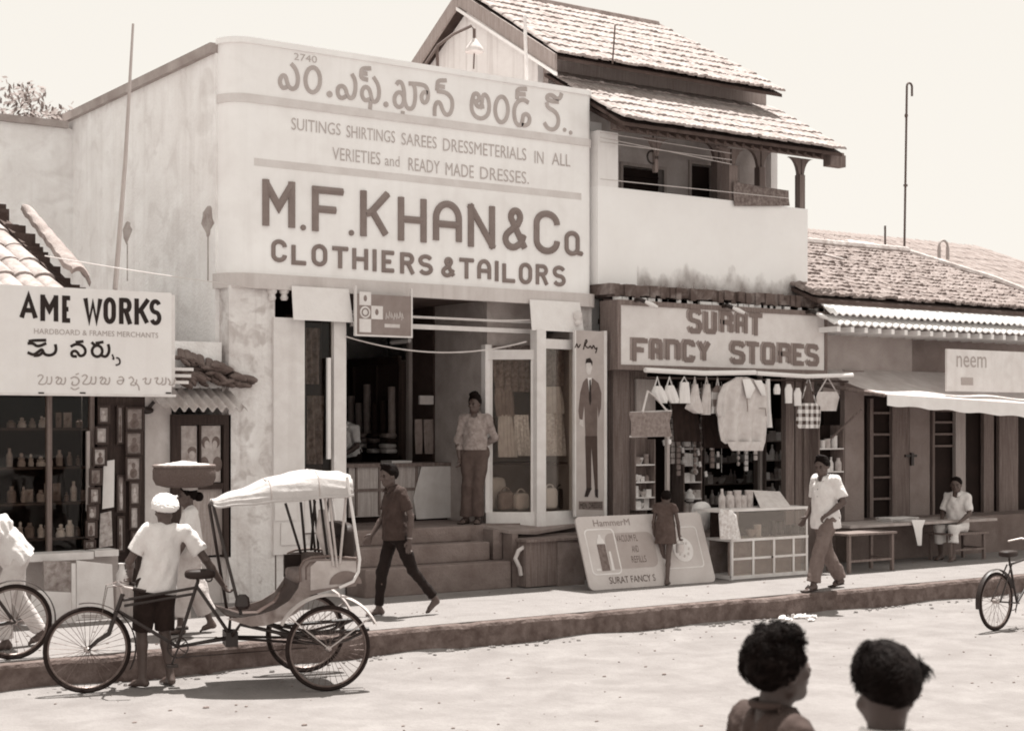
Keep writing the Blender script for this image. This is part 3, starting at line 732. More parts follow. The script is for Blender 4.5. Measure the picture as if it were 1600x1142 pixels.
# main roof with gable toward the left
YE, ZE, YR, ZR = 17.55, 7.30, 20.0, 8.75
gx = 13.05; ux1 = X_(1222, YE); rx1 = X_(1026, YR) ; gx1 = X_(1196, YB)
mb = MB(); mb.box(gx + .3, gx1, YB - .02, YB + .1, 7.02, 7.52)
mb.build('clerestory_boards', mat('clerestory_paint', .36, .2, 4, .9, .2, 40, wood=1), house)
mb = MB(); mb.prism([(gx + .2, YB + .1, 6.3), (gx + .2, 21.8, 6.3), (gx + .2, 21.8, 7.55), (gx + .2, YR - .1, ZR - .1), (gx + .2, YB + .1, 7.52)], (.2, 0, 0))
mb.build('gable_wall', mat('gable_plaster', .80, .06, 2, .95, .3, 30, streak=.45, sv=.38), house)
mb = MB()
mb.quadbox((gx, YE, ZE - .03), (ux1, YE, ZE - .03), (rx1, YR, ZR), (gx, YR, ZR), (0, 0, .05)); mb.quadbox((gx, 22.4, ZE), (ux1, 22.4, ZE), (rx1, YR, ZR - .01), (gx, YR, ZR - .01), (0, 0, .05))
mb.build('roof_frame', M_under, house)
mb = MB(); tiles(mb, (gx, YE - .06, ZE + .02), (ux1, YE - .06, ZE + .02), (gx, YR, ZR + .06), (rx1 + .03, YR, ZR + .06), 46, 9, .068, .018); mb.build('main_roof', M_tile3, house, smooth=True)
mb = MB(); mb.quadbox((gx - .05, YE - .05, ZE - .22), (gx - .05, YR, ZR - .2), (gx - .05, YR, ZR + .03), (gx - .05, YE - .05, ZE + .03), (.04, 0, 0)); mb.quadbox((gx - .05, 22.4, ZE - .22), (gx - .05, YR + .01, ZR - .2), (gx - .05, YR + .01, ZR + .03), (gx - .05, 22.4, ZE + .03), (.04, 0, 0)); mb.build('barge_board', mat('barge_paint', .34, .2, 4, .9, .2, 40, wood=1), house)
mb = MB(); mb.quadbox((gx - .08, YE - .1, ZE - .29), (gx - .08, YR, ZR - .27), (gx - .08, YR, ZR - .22), (gx - .08, YE - .1, ZE - .24), (.04, 0, 0)); mb.build('barge_trim', M_white, house)
mb = MB(); mb.tube([(gx - .1, YR, ZR + .08), (rx1, YR, ZR + .08)], .09, 8); mb.quadbox((rx1, YR + .0, ZR - .02), (ux1 - .25, YE + .3, ZE + .10), (ux1 - .25, YE + .3, ZE + .24), (rx1, YR, ZR + .14), (.06, 0, 0)); mb.build('ridge', mat('ridge_tile', .20, .3, 6, .95, .4), house)
# shop under the house: floor, back, pillars
SX0 = X_(955, 17.0); SX1 = X_(1316, 17.0)
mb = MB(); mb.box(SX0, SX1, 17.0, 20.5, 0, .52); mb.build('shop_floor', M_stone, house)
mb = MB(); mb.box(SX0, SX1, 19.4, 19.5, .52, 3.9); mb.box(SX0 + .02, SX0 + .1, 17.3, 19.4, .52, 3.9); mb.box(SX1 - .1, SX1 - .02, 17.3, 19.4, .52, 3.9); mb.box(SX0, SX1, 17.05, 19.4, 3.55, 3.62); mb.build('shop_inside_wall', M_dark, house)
for px0_, px1_, yy in ((958, 985, 16.9), (985, 1012, 16.98)):
    mb = MB(); mb.box(X_(px0_, yy), X_(px1_, yy) - .01, yy, yy + .12, 0.0, 2.98); mb.build('shop_pillar', M_wood, house)
for px0_, px1_, yy in ((1228, 1241, 16.9), (1243, 1255, 16.95), (1257, 1272, 16.9), (1320, 1350, 16.9)):
    mb = MB(); mb.box(X_(px0_, yy), X_(px1_, yy), yy, yy + .1, 0.0, 2.98); mb.build('shop_pillar', M_wood if px0_ < 1300 else M_mid, house)
# shop steps
mb = MB(); mb.box(X_(1085, 16.5), X_(1140, 16.5), 16.42, 16.75, 0, .26); mb.box(X_(1085, 16.8), X_(1122, 16.8), 16.75, 17.0, 0, .48); mb.build('shop_step', M_stone, house)
mb = MB(); mb.box(SX0, X_(1085, 17), 16.9, 17.0, 0, .5); mb.box(X_(1085, 17), X_(1140, 17), 16.95, 17.0, 0, .5); mb.box(X_(1140, 17), SX1 - .02, 16.92, 17.0, 0, .5); mb.build('shop_plinth', M_stone, house)

# fancy store sign: a boxed board under the ledge
fs = thing('fancy_store_signboard', 'beige boxed signboard with block lettering above the fancy goods shop opening', 'sign', (X_(1128, 16.6), 16.6, 2.9))
fz0, fz1 = Z_(965, 575, 16.6), Z_(965, 470, 16.6); fx0, fx1 = X_(965, 16.6), X_(1293, 16.6)
mb = MB(); mb.box(fx0 + .06, fx1 - .05, 16.62, 16.70, fz0 + .05, fz1 - .05); mb.build('sign_board', mat('beige_board', .68, .08, 4, .8, .15, 60), fs)
mb = MB(); mb.box(fx0, fx1, 16.60, 17.0, fz0 - .02, fz0 + .05); mb.box(fx0, fx1, 16.60, 17.0, fz1 - .05, fz1 + .02); mb.box(fx0, fx0 + .06, 16.60, 16.99, fz0 + .05, fz1 - .05); mb.box(fx1 - .05, fx1, 16.60, 16.99, fz0 + .05, fz1 - .05); mb.build('sign_frame', M_wood, fs)
mb = MB(); mh = MB(); k8 = lambda a, b: (960 + .2125 * a, 460 + .2125 * b)
for ch, x0, x1, t, b_ in (('S', 545, 642, 105, 287), ('U', 662, 752, 115, 290), ('R', 780, 870, 125, 295), ('A', 892, 977, 135, 300), ('T', 992, 1086, 140, 303),
                          ('F', 132, 242, 325, 492), ('A', 267, 352, 330, 495), ('N', 377, 482, 335, 497), ('C', 502, 592, 337, 498), ('Y', 612, 707, 338, 502),
                          ('S', 857, 960, 347, 512), ('T', 975, 1062, 352, 514), ('O', 1087, 1182, 357, 517), ('R', 1207, 1297, 362, 520), ('E', 1312, 1402, 367, 523), ('S', 1412, 1502, 370, 527)):
    (a, t_), (c, d) = k8(x0, t), k8(x1, b_)
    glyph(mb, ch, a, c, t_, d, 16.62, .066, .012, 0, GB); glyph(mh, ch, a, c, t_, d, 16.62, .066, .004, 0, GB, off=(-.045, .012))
mb.build('block_lettering', mat('block_letter_paint', .21, .1, 5, .8, .05), fs)
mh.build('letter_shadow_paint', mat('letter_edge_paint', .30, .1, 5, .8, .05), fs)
for px in (1000, 1137, 1268):
    l = thing('sign_lamp', {1000: 'small bracket lamp over the left end of the beige fancy store board', 1137: 'small bracket lamp over the middle of the beige fancy store board', 1268: 'small bracket lamp over the right end of the beige fancy store board'}[px], 'lamp', (X_(px, 16.55), 16.55, fz1 + .03), 'lamps over the fancy store board')
    p = W(px, 468 + (px - 1000) * .07, 16.5)
    mb = MB(); mb.tube([p + Vector((0, .1, .0)), p, p + Vector((.05, -.05, -.03))], .03, 8); mb.build('lamp_holder', M_metal, l, smooth=True)
    mb = MB(); mb.tube([p + Vector((.05, -.05, -.03)), p + Vector((.12, -.10, -.07)), p + Vector((.19, -.15, -.11))], [.02, .035, .02], 10); mb.build('lamp_bulb', M_cloth, l, smooth=True)

# ------------------------------------------------------------------ low tiled house on the right
low = thing('low_tiled_house', 'low shop house with country tiled roof, lime washed eave and plank doors at the right', 'house', (20.5, 17.3, 0))
LX0 = X_(1275, 17.0) + .15; LX1 = 31.0
E0, E1, EY, EZ = X_(1285, 16.35), LX1, 16.35, 3.95
RY, RZ = 19.6, 5.30
rx = X_(1418, RY)
mb = MB(); tiles(mb, (E0, EY + .15, EZ + .1), (X_(1700, EY) , EY + .15, EZ + .1), (E0, RY, RZ), (rx, RY, RZ), 86, 15, .075, .035, 4, 1.5); mb.build('tiled_roof', M_tile2, low, smooth=True)
hx = X_(1700, EY)
mb = MB(); tiles(mb, (hx, EY + .15, EZ + .1), (hx + .3, 23.2, EZ + .1), (rx, RY, RZ), (rx + .05, RY + .3, RZ), 40, 14, .075, .035, 4, 1.5); mb.build('hip_roof', M_tile2, low, smooth=True)
mb = MB(); mb.quadbox((E0, EY + .1, EZ), (hx, EY + .1, EZ), (rx, RY, RZ - .06), (E0, RY, RZ - .06), (0, 0, .06)); mb.quadbox((hx, EY + .1, EZ - .01), (hx + .3, 23, EZ - .01), (rx, RY + .3, RZ - .08), (rx, RY, RZ - .08), (0, 0, .06)); mb.quadbox((E0, 23, EZ), (hx, 23, EZ), (rx, RY + .3, RZ - .09), (E0, RY + .3, RZ - .09), (0, 0, .06)); mb.build('roof_frame', M_under, low)
mb = MB(); mb.tube([(E0, RY, RZ + .06), (rx, RY, RZ + .08)], .085, 8); mb.tube([(rx, RY, RZ + .06), ((rx + hx) / 2, (RY + EY) / 2, (RZ + EZ) / 2 + .13), (hx, EY + .2, EZ + .14)], .07, 8); mb.build('ridge', M_tile, low, smooth=True)
# a few slipped slabs lying on the tiles
mb = MB()
sl_ = Vector((0, RY - EY, RZ - EZ)).normalized()
for px, py in ((1290, 412), (1312, 448), (1418, 452)):
    p = W(px, py, 17.4); t_ = (p.z - EZ) ; Yq = EY + (RY - EY) * .5
    p = W(px, py, 17.6 if py > 440 else 18.3); p.z += .12
    a = Vector((.34, 0, -.02)); mb.quadbox(p, p + a - sl_ * .12, p + a - sl_ * .12 + sl_ * .09, p + sl_ * .09, (0, -.01, .03))
mb.build('slipped_tile', M_tile, low)
# limewashed two-step eave
def eave(yf, yb, z0, z1):
    m_ = MB(); n = 90
    m_.grid(lambda u, v: Vector((E0 + .12 + (E1 - E0) * u, yf + (yb - yf) * v + .0, z0 + (z1 - z0) * v + .018 * math.sin(u * n * 6.28) * (1 - v) + rng.uniform(-.006, .006))), 540, 2, (0, 0, .03)); return m_
eave(16.22, 16.5, 3.62, 3.76).build('lower_eave', M_white, low); eave(16.30, 16.5, 3.78, 3.95).build('upper_eave', M_white, low)
mb = MB()
for i in range(60):
    x_ = E0 + .2 + i * .30; mb.box(x_, x_ + .07, 16.24, 17.1, 3.52, 3.60)
mb.build('eave_rafter', M_white, low)
mb = MB(); mb.box(LX0, X_(1425, 17.0), 17.0, 17.2, 2.6, 3.85); mb.build('front_wall', mat('eave_plaster', .42, .12, 3, .95, .35, 30, blot=.3, bv=.3), low)
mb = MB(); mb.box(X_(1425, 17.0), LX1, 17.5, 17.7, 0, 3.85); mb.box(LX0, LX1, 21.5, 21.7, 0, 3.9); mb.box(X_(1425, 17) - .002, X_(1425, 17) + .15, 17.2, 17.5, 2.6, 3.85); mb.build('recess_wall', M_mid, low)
mb = MB(); mb.box(LX0 + .2, LX1, 16.6, 17.5, 0, .62); mb.build('plinth', mat('plinth_plaster', .20, .2, 3, .95, .4, 30, blot=.3, bv=.11), low)
# plank doors under the awning
YD = 17.28
mb = MB(); mb.box(LX0, X_(1600, YD) + 3, YD + .08, YD + .12, .62, 2.6); mb.build('shade_sheet', M_dark, low)  # near-black sheet stands in for the shade behind the planks
for (a, b_, m__) in ((1358, 1364, M_wood), (1393, 1420, M_wood), (1420, 1452, M_mid), (1456, 1460, M_wood), (1492, 1508, M_lwood), (1536, 1552, M_wood), (1560, 1590, M_wood)):
    mb = MB(); mb.box(X_(a, YD), X_(b_, YD) - .012, YD - .02, YD + .05, .62, 2.55); mb.build('door_plank', m__, low)
mb = MB()
for a, b_, zs in ((1364, 1393, (.9, 1.25, 1.6, 1.95, 2.3)), (1460, 1492, (1.75, 1.95, 2.15, 2.35))):
    for z in zs: mb.box(X_(a, YD), X_(b_, YD), YD + .02, YD + .06, z, z + .035)
build_loose(mb, 'shelf_edge', M_wood, low)
mb = MB(); c = W(1424, 712, YD - .03); mb.box(c.x - .16, c.x + .12, YD - .05, YD - .02, c.z - .02, c.z + .02); mb.box(c.x - .03, c.x + .03, YD - .06, YD - .02, c.z - .16, c.z + .05); mb.build('door_bolt', M_metal, low)
# cloth awning
aw = thing('cloth_awning', 'long pale canvas awning with hanging valance over the plank doors of the low house', 'awning', (21, 16.6, 2.4))
ax0, ax1 = X_(1335, 16.2), X_(1700, 16.2); az = Z_(1352, 617, 15.7)
def aw_fn(u, v):
    x_ = LX0 - .05 + (ax1 - LX0) * u; sag = -.05 * math.sin(math.pi * v) - .02 * math.sin(u * 22) * v * (1 - v) * 4
    return Vector((x_ + .0 * v, 16.98 - 1.30 * (1 - v) if True else 0, az - .19 * u + (2.98 - az + .19 * u) * v + sag))
mb = MB(); mb.grid(aw_fn, 50, 8, (0, 0, .012)); mb.build('canopy_cloth', mat('awning_canvas', .55, .12, 4, .95, .3, 30, blot=.2, bv=.22), aw, smooth=True)
mb = MB(); mb.grid(lambda u, v: Vector((LX0 - .04 + (ax1 - LX0) * u, 15.67 - .015 * math.sin(u * 60) * (1 - v), az - .19 * u + .01 - (.16 + .10 * u + .012 * math.sin(u * 45)) * (1 - v))), 90, 3, (0, -.008, 0)); mb.build('valance', M_cloth, aw, smooth=True)
mb = MB(); mb.tube([(LX0 - .1, 15.69, az), (ax1, 15.69, az - .19)], .018, 6); mb.tube([(LX0 - .15, 16.95, 2.75), (LX0 - .06, 15.7, az)], .03, 6); mb.tube([(LX0 - .1, 16.9, 1.8), (LX0 - .02, 16.2, 2.35)], .02, 6); mb.build('awning_pole', M_wood, aw)
# board leaning on the awning at the far right
rs = thing('small_signboard', 'white signboard with faint grey lettering standing on the awning at the far right', 'sign', (22.6, 16.1, 2.6))
p = W(1480, 545, 15.95); q = W(1610, 613, 15.95)
zb_ = Z_(1480, 611, 15.95)
mb = MB(); mb.box(p.x, q.x + .6, 15.95, 15.99, zb_, p.z); mb.build('sign_board', M_wpaint, rs)
mb = MB(); word(mb, 'neem', board(15.95), p.x + .22, p.x + .95, zb_ + .38, p.z - .1, 0, .004); mb.box(p.x + .33, p.x + .62, 15.945, 15.95, zb_ + .10, zb_ + .22); mb.build('faint_lettering', M_strip, rs)

# far roofs and things beyond, right
far = thing('far_house', 'pale far house whose long tiled roof shows behind the low tiled house', 'house', (26, 26, 0))
mb = MB(); mb.box(15, 40, 26.2, 30, 0, 5.6); mb.build('wall', M_wall, far)
mb = MB(); tiles(mb, (19, 25.2, 5.3), (40, 25.2, 5.3), (19, 28.5, 7.15), (36, 28.5, 7.15), 90, 10, .11, .02); mb.quadbox((19, 25.3, 5.2), (40, 25.3, 5.2), (36, 28.5, 7.05), (19, 28.5, 7.05), (0, 0, .06)); mb.build('roof', mat('far_tile', .30, .2, 6, .95, .3), far, smooth=True)
dr = MB(); c = W(1345, 385, 23.5)
dr.lathe(c + Vector((-.5, 0, -.22)), [(.32, 0), (.33, .05), (.33, .9), (.32, 1.0)], 20, (1, 0.1, 0)); o = dr.build('water_drum', M_wpaint, None, smooth=True); tag(solo(o), 'pale round drum lying on the far roof beyond the tiled ridge', 'drum')
mb = MB(); c = W(1474, 386, 25.2); mb.ring(c, (0, -1, 0), .16, .03, 14, 6, 0, math.pi, u=(1, 0, 0)); mb.box(c.x - .19, c.x - .13, c.y - .03, c.y + .03, c.z - .3, c.z); mb.box(c.x + .13, c.x + .19, c.y - .03, c.y + .03, c.z - .3, c.z); o = mb.build('roof_vent', M_strip); tag(solo(o), 'small arched vent pipe standing on the far roof at the right', 'vent')
# tall hooked aerial pole and a short stick behind the right roof
mb = MB(); a = W(1413, 395, 20.6); t_ = W(1417, 135, 20.6)
hk = [t_ + Vector((.075 * (1 - math.cos(x_)), 0, .07 * math.sin(x_))) for x_ in [math.pi * i / 8 for i in range(9)]]
mb.tube([a - Vector((0, 0, 1.3)), a] + hk + [hk[-1] - Vector((0, 0, .18))], .022, 6); mb.box(t_.x - .08, t_.x, 20.58, 20.62, W(1415, 290, 20.6).z - .02, W(1415, 290, 20.6).z + .02); mb.ell(W(1416, 181, 20.6), (.035, .035, .05)); o = mb.build('aerial_pole', M_dwire, smooth=True); tag(solo(o), 'tall thin pole with hooked top rising behind the tiled roof', 'pole')
mb = MB(); a = W(1383, 390, 20.6); t_ = W(1383, 353, 20.6); mb.tube([a - Vector((0, 0, 1.2)), t_], .02, 6); o = mb.build('short_stick', M_dwire); tag(solo(o), 'short bare stick poking up behind the ridge of the low tiled house', 'stick')
# ------------------------------------------------------------------ picture frame shop, left
FY = 17.1
fshop = thing('frame_shop', 'low picture frame shop with dark showcase front and pale plaster pillar at the left', 'shop', (5.6, 17.3, 0))
fxl = 2.6; fxr = XL - .04
xd0, xd1 = X_(150, FY), X_(226, FY); xw0, xw1 = X_(268, FY), X_(352, FY)
zt = 2.55
mb = MB()
mb.box(xd1, xw0, FY, FY + .25, 0, zt)
mb.box(xw1 + .05, fxr, FY, FY + .25, 0, zt + .1)
mb.box(xw0, xw1 + .05, FY + .02, FY + .25, 0, .55)
mb.build('pillar', mat('scrawled_plaster', .58, .12, 3, .95, .4, 24, blot=.5, bv=.34, blots=2.0), fshop)
mb = MB(); mb.box(fxl, fxr, 19.5, 19.7, 0, 3.4); mb.box(fxl, fxl + .2, FY, 19.5, 0, 3.2); mb.box(fxl, xd1, FY, FY + .2, zt, 3.3); mb.box(xd1, fxr, FY + .003, FY + .2, zt, 3.1); mb.build('wall', M_wall, fshop)
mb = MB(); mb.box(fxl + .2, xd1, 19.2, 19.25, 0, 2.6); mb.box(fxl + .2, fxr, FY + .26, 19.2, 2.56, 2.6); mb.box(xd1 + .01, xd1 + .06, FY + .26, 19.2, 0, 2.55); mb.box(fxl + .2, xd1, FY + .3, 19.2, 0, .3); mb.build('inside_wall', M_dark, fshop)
# roof: flat pan tiles with a scalloped edge, gable verge at right
ry, rz_ = 19.7, 4.75
mb = MB(); re = X_(115, 17.3)
mb.quadbox((fxl - .3, 16.75, 3.25), (re - .1, 16.75, 3.25), (re - .55, 19.7, 4.9), (fxl - .3, 19.7, 4.9), (0, 0, .06)); mb.build('roof_frame', M_under, fshop)
mb = MB(); tiles(mb, (fxl - .3, 16.7, 3.32), (re - .08, 16.7, 3.32), (fxl - .3, 19.7, 4.97), (re - .52, 19.7, 4.97), 16, 8, .13, .012, 6, 1.25); mb.build('tiled_roof', M_tile3, fshop, smooth=True)
mb = MB(); a = Vector((re + .02, 16.75, 3.28)); b_ = Vector((re - .42, 19.7, 4.95)); mb.quadbox(a, a + Vector((.22, 0, -.1)), b_ + Vector((.22, 0, -.1)), b_, (0, 0, .05))
for i in range(22):
    q = a.lerp(b_, (i + rng.uniform(.1, .6)) / 22); hh = rng.uniform(.03, .12); mb.box(q.x - .02, q.x + rng.uniform(.1, .24), q.y, q.y + rng.uniform(.05, .12), q.z - .12, q.z + hh)
mb.build('verge', M_under, fshop)
mb = MB(); a = Vector((X_(124, 17.2), 17.2, Z_(124, 425, 17.2))); b_ = Vector((X_(44, 19.2), 19.2, Z_(44, 330, 19.2)))
mb.grid(lambda u, v: (a - (b_ - a) * .05).lerp(b_, v) + Vector(((.14 - .06 * v) * (u - .5) * 2 * (1 if v > .04 else .75), -.05 * (1 - (2 * u - 1) ** 2), .07 * (1 - (2 * u - 1) ** 2) - .12 * (u - .5) + .012 * math.sin(v * 40 + u * 5))), 10, 30, (0, .05, -.05)); mb.build('verge_roll', mat('dull_lime', .34, .2, 5, .95, .5, streak=.5, sv=.15, blot=.4, bv=.14, blots=4), fshop, smooth=True)
# showcase: posts, shelf boards, glass
mb = MB(); xs0 = X_(74, FY - .05)
for px, wd in ((74, .05), (141, .045)):
    mb.box(X_(px, FY - .05), X_(px, FY - .05) + wd, FY - .06, FY + .02, .62, 2.55)
mb.box(fxl + .2, X_(152, FY - .05), FY - .06, FY + .02, .58, .64); mb.box(fxl + .2, X_(152, FY), FY - .05, FY, 2.44, 2.5)
mb.build('showcase_frame', M_wood, fshop)
mb = MB(); q = X_(135, FY - .08); mb.box(q, q + .035, FY - .10, FY - .06, 1.15, 2.05); mb.build('showcase_bar', M_lwood, fshop)
zsh = [Z_(100, y, FY + .2) for y in (668, 728, 783, 838)]
mb = MB()
for z in zsh: mb.box(fxl + .25, X_(146, FY), FY + .06, FY + .5, z - .03, z - .005)
mb.build('showcase_shelf', M_dwood, fshop)
mb = MB(); mb.box(fxl + .25, X_(146, FY), FY - .02, FY - .014, .64, 2.44); mb.build('showcase_pane', M_glass, fshop)
M_fig = [mat('figurine_a', .52, .3, 14, .6, .1), mat('figurine_b', .30, .4, 14, .6, .1), mat('figurine_c', .16, .4, 14, .6, .1), mat('figurine_d', .75, .15, 14, .6, .1)]
names = ['top', 'second', 'third', 'bottom']
for k, z in enumerate(zsh):
    x_ = X_(10, FY + .2) + .05; i = 0
    while x_ < X_(138, FY + .2) - .05:
        h = rng.uniform(.09, .21) * (1.1 if k else .85); r_ = rng.uniform(.03, .055); t = rng.randrange(3); mb = MB(); yy = FY + .2 + rng.uniform(-.04, .06)
        if t == 0: mb.lathe((x_, yy, z), [(r_, 0), (r_ * 1.1, h * .25), (r_ * .75, h * .5), (r_ * .95, h * .62), (r_ * .35, h * .72), (r_ * .5, h * .82), (r_ * .45, h * .93), (r_ * .1, h)], 10)
        elif t == 1: mb.lathe((x_, yy, z), [(r_, 0), (r_, h * .65), (r_ * .5, h * .8), (r_ * .5, h)], 10)
        else:
            mb.box(x_ - r_ * .9, x_ + r_ * .9, yy - .01, yy + .01, z, z + h); mb.ell((x_, yy - .012, z + h * .6), (r_ * .5, .01, h * .25), 8, 6)
        o = mb.build(['figurine', 'jar', 'small_plaque'][t], M_fig[3] if (k == 3 and i in (5, 6)) else rng.choice(M_fig[:3] if rng.random() < .6 else M_fig[1:3]), None, smooth=True)
        tag(solo(o), ['small moulded figurine', 'small stoppered jar', 'small upright plaque'][t] + ' on the %s shelf of the dark showcase' % names[k], ['figurine', 'jar', 'plaque'][t], 'wares on the %s showcase shelf' % names[k])
        x_ += r_ * 2 + rng.uniform(.0, .045); i += 1
# framed pictures hung in columns
M_pic = [mat('picture_print_a', .34, .5, 14, .5, 0), mat('picture_print_b', .25, .6, 11, .5, 0), mat('picture_print_c', .42, .5, 17, .5, 0)]
M_frm = mat('picture_frame_wood', .05, .3, 8, .5, .05)
def picture(px0, py0, px1, py1, Y, label, group, tilt=0):
    a = W(px0, (py0), Y); b_ = W(px1, py1, Y); pm = (px0 + px1) / 2; z1 = Z_(pm, py0, Y); z0 = Z_(pm, py1, Y)
    t = thing('framed_picture', label, 'picture', ((a.x + b_.x) / 2, Y, z0), group)
    f = .022; m_ = MB(); x0, x1 = a.x, b_.x
    m_.box(x0, x1, Y - .03, Y, z0, z0 + f); m_.box(x0, x1, Y - .03, Y, z1 - f, z1); m_.box(x0, x0 + f, Y - .03, Y, z0 + f, z1 - f); m_.box(x1 - f, x1, Y - .03, Y, z0 + f, z1 - f)
    m_.build('frame', M_frm, t)
    m_ = MB(); m_.box(x0 + f, x1 - f, Y - .012, Y - .004, z0 + f, z1 - f); m_.build('print', M_pic[rng.randrange(3)], t)
    mw, mh = (x1 - x0 - 2 * f), (z1 - z0 - 2 * f); m_ = MB(); cx, cz = (x0 + x1) / 2 + rng.uniform(-.01, .01), (z0 + z1) / 2
    m_.ell((cx, Y - .013, cz + mh * .16), (mw * .16, .002, mh * .14), 10, 6); m_.ell((cx, Y - .013, cz - mh * .22), (mw * .30, .002, mh * .25), 10, 6); m_.build('printed_figure', M_fig[rng.choice((0, 2))], t)
    return t
ordn = ['topmost', 'second', 'third', 'fourth', 'fifth', 'sixth', 'seventh', 'eighth', 'ninth']
for i, (a, b_, c, d) in enumerate(((152, 634, 171, 662), (148, 666, 168, 694), (144, 699, 166, 728), (139, 731, 159, 758), (138, 761, 156, 787), (135, 788, 153, 812), (133, 813, 151, 840), (130, 843, 149, 858))):
    picture(a, b_, c, d, FY - .12, 'small framed picture, %s in the column beside the dark showcase' % ordn[i], 'framed pictures beside the showcase')
for i, (a, b_, c, d) in enumerate(((195, 636, 224, 673), (195, 674, 222, 711), (195, 713, 220, 751), (201, 752, 219, 789), (201, 790, 217, 827), (203, 829, 214, 866), (203, 868, 213, 890))):
    picture(a, b_, c, d, FY - .06, 'framed picture, %s in the column against the plaster pillar' % ordn[i], 'framed pictures against the pillar')
for i, (a, b_, c, d) in enumerate(((181, 634, 193, 694), (181, 742, 195, 800), (182, 806, 194, 862))):
    picture(a, b_, c, d, FY - .02, 'narrow dark frame, %s between the two picture columns' % ordn[i], 'narrow dark frames between the columns')
for nm, lab, c4 in (('card_sheet', 'blank white card sheet standing between the picture columns', ((162, 721), (179, 718), (178, 792), (160, 795))), ('print_sheet', 'printed picture sheet leaning below the white card', ((157, 802), (174, 798), (176, 852), (155, 856)))):
    mb = MB(); mb.prism([W(x, y, FY - .08) for x, y in c4], (0, .012, 0)); o = mb.build(nm, M_paper if nm == 'card_sheet' else M_pic[2]); tag(solo(o), lab, 'sheet')
mb = MB(); mb.box(X_(152, FY), xd1, FY - .01, FY + .03, .3, 2.55); mb.build('back_board', M_dwood, fshop)
# counter planks and leaning boards
mb = MB(); z_ = Z_(100, 866, 16.9); mb.box(fxl + .3, X_(140, 16.85), 16.72, 17.04, z_ - .05, z_ + .03); mb.build('counter_plank', M_wpaint, fshop)
mb = MB(); mb.box(X_(143, 16.85), X_(180, 16.85), 16.74, 17.03, z_ - .03, z_ + .04); mb.build('counter_plank', M_wpaint, fshop)
mb = MB(); mb.box(fxl + .3, X_(182, 17), 16.95, 17.05, 0, z_ - .05); mb.build('counter_front', mat('counter_front_plaster', .5, .12, 3, .95, .3), fshop)
def leaner(nm, lab, c4, Y, lean, m_, th=.02):
    mb = MB(); P = []
    for (x, y) in c4:
        p = W(x, y, Y); P.append(Vector((p.x, Y + lean * max(0, p.z) * .5, p.z)))
    mb.prism(P, (0, th, 0)); o = mb.build(nm, m_); return tag(solo(o), lab, 'board')
leaner('blank_board', 'large blank white board leaning under the counter beside the rickshaw wheel', ((122, 876), (177, 882), (180, 1000), (120, 1000)), 16.45, .12, M_wpaint)
leaner('picture_board', 'framed portrait board leaning under the counter near the left edge', ((70, 876), (112, 878), (112, 925), (70, 922)), 16.6, .12, M_pic[0])
leaner('pale_board', 'plain pale board on the ground below the portrait board', ((50, 922), (112, 926), (112, 990), (50, 990)), 16.35, .1, M_wpaint)
leaner('edge_board', 'narrow white board standing on edge beside the large blank board', ((113, 880), (119, 880), (119, 990), (113, 990)), 16.3, .05, M_wpaint)
# enamel jug on the counter end
mb = MB(); c = W(190, 905, 16.6); mb.lathe((c.x, c.y, c.z - .06), [(.055, 0), (.065, .05), (.06, .12), (.035, .17), (.03, .22), (.04, .24)], 14); mb.ring((c.x + .06, c.y, c.z + .06), (0, 1, 0), .045, .008, 14, 6); o = mb.build('enamel_jug', M_wpaint, None, smooth=True); tag(solo(o), 'white enamel jug standing beside the picture frames', 'jug')
mb = MB(); mb.box(c.x - .10, c.x + .10, 16.5, 16.75, 0, c.z - .06); o = mb.build('stool', M_lwood); tag(solo(o), 'pale wooden block stool under the white enamel jug', 'stool')
# name board
nb = thing('frame_works_signboard', 'large white signboard with black lettering hung over the picture frame shop', 'sign', (5.8, 16.5, 2.5))
NY = 16.5; nx1 = X_(268, NY); nz0 = Z_(268, 618, NY); nz1 = Z_(268, 458, NY); nx0 = X_(-6, NY)
mb = MB(); mb.box(nx0, nx1, NY, NY + .16, nz0 + .012, nz1); mb.build('sign_board', mat('sign_enamel', .80, .04, 3, .5, .05, streak=.12, sv=.6), nb)
mb = MB(); mb.box(nx1, nx1 + .045, NY + .01, NY + .17, nz0 + .1, nz1 - .02); mb.box(nx0, nx1 + .05, NY - .01, NY + .17, nz0 - .015, nz0 + .012); mb.build('sign_edge', M_wpaint, nb)
mb = MB()
for ch, a, b_, t, d, wd in (('M', 63, 91, 461, 502, .05), ('E', 97, 113, 462.5, 504, .05), ('W', 130, 160, 463.5, 505, .048), ('O', 161.5, 181, 465, 506, .05), ('R', 186, 205.5, 466, 506.5, .05), ('K', 210, 233, 467, 507.5, .05), ('S', 233.5, 252, 468, 508, .048)):
    glyph(mb, ch, a, b_, t, d, NY, wd, .004, 0)
glyph(mb, 'a', 30, 59, 459, 500, NY, .05, .004, 0)
mb.build('name_lettering', M_black, nb)
mb = MB(); word_px(mb, 'HARDBOARD & FRAMES MERCHANTS', 53, 247, 513, 521.5, NY, 0); mb.build('merchant_lettering', M_strip, nb)
mb = MB()
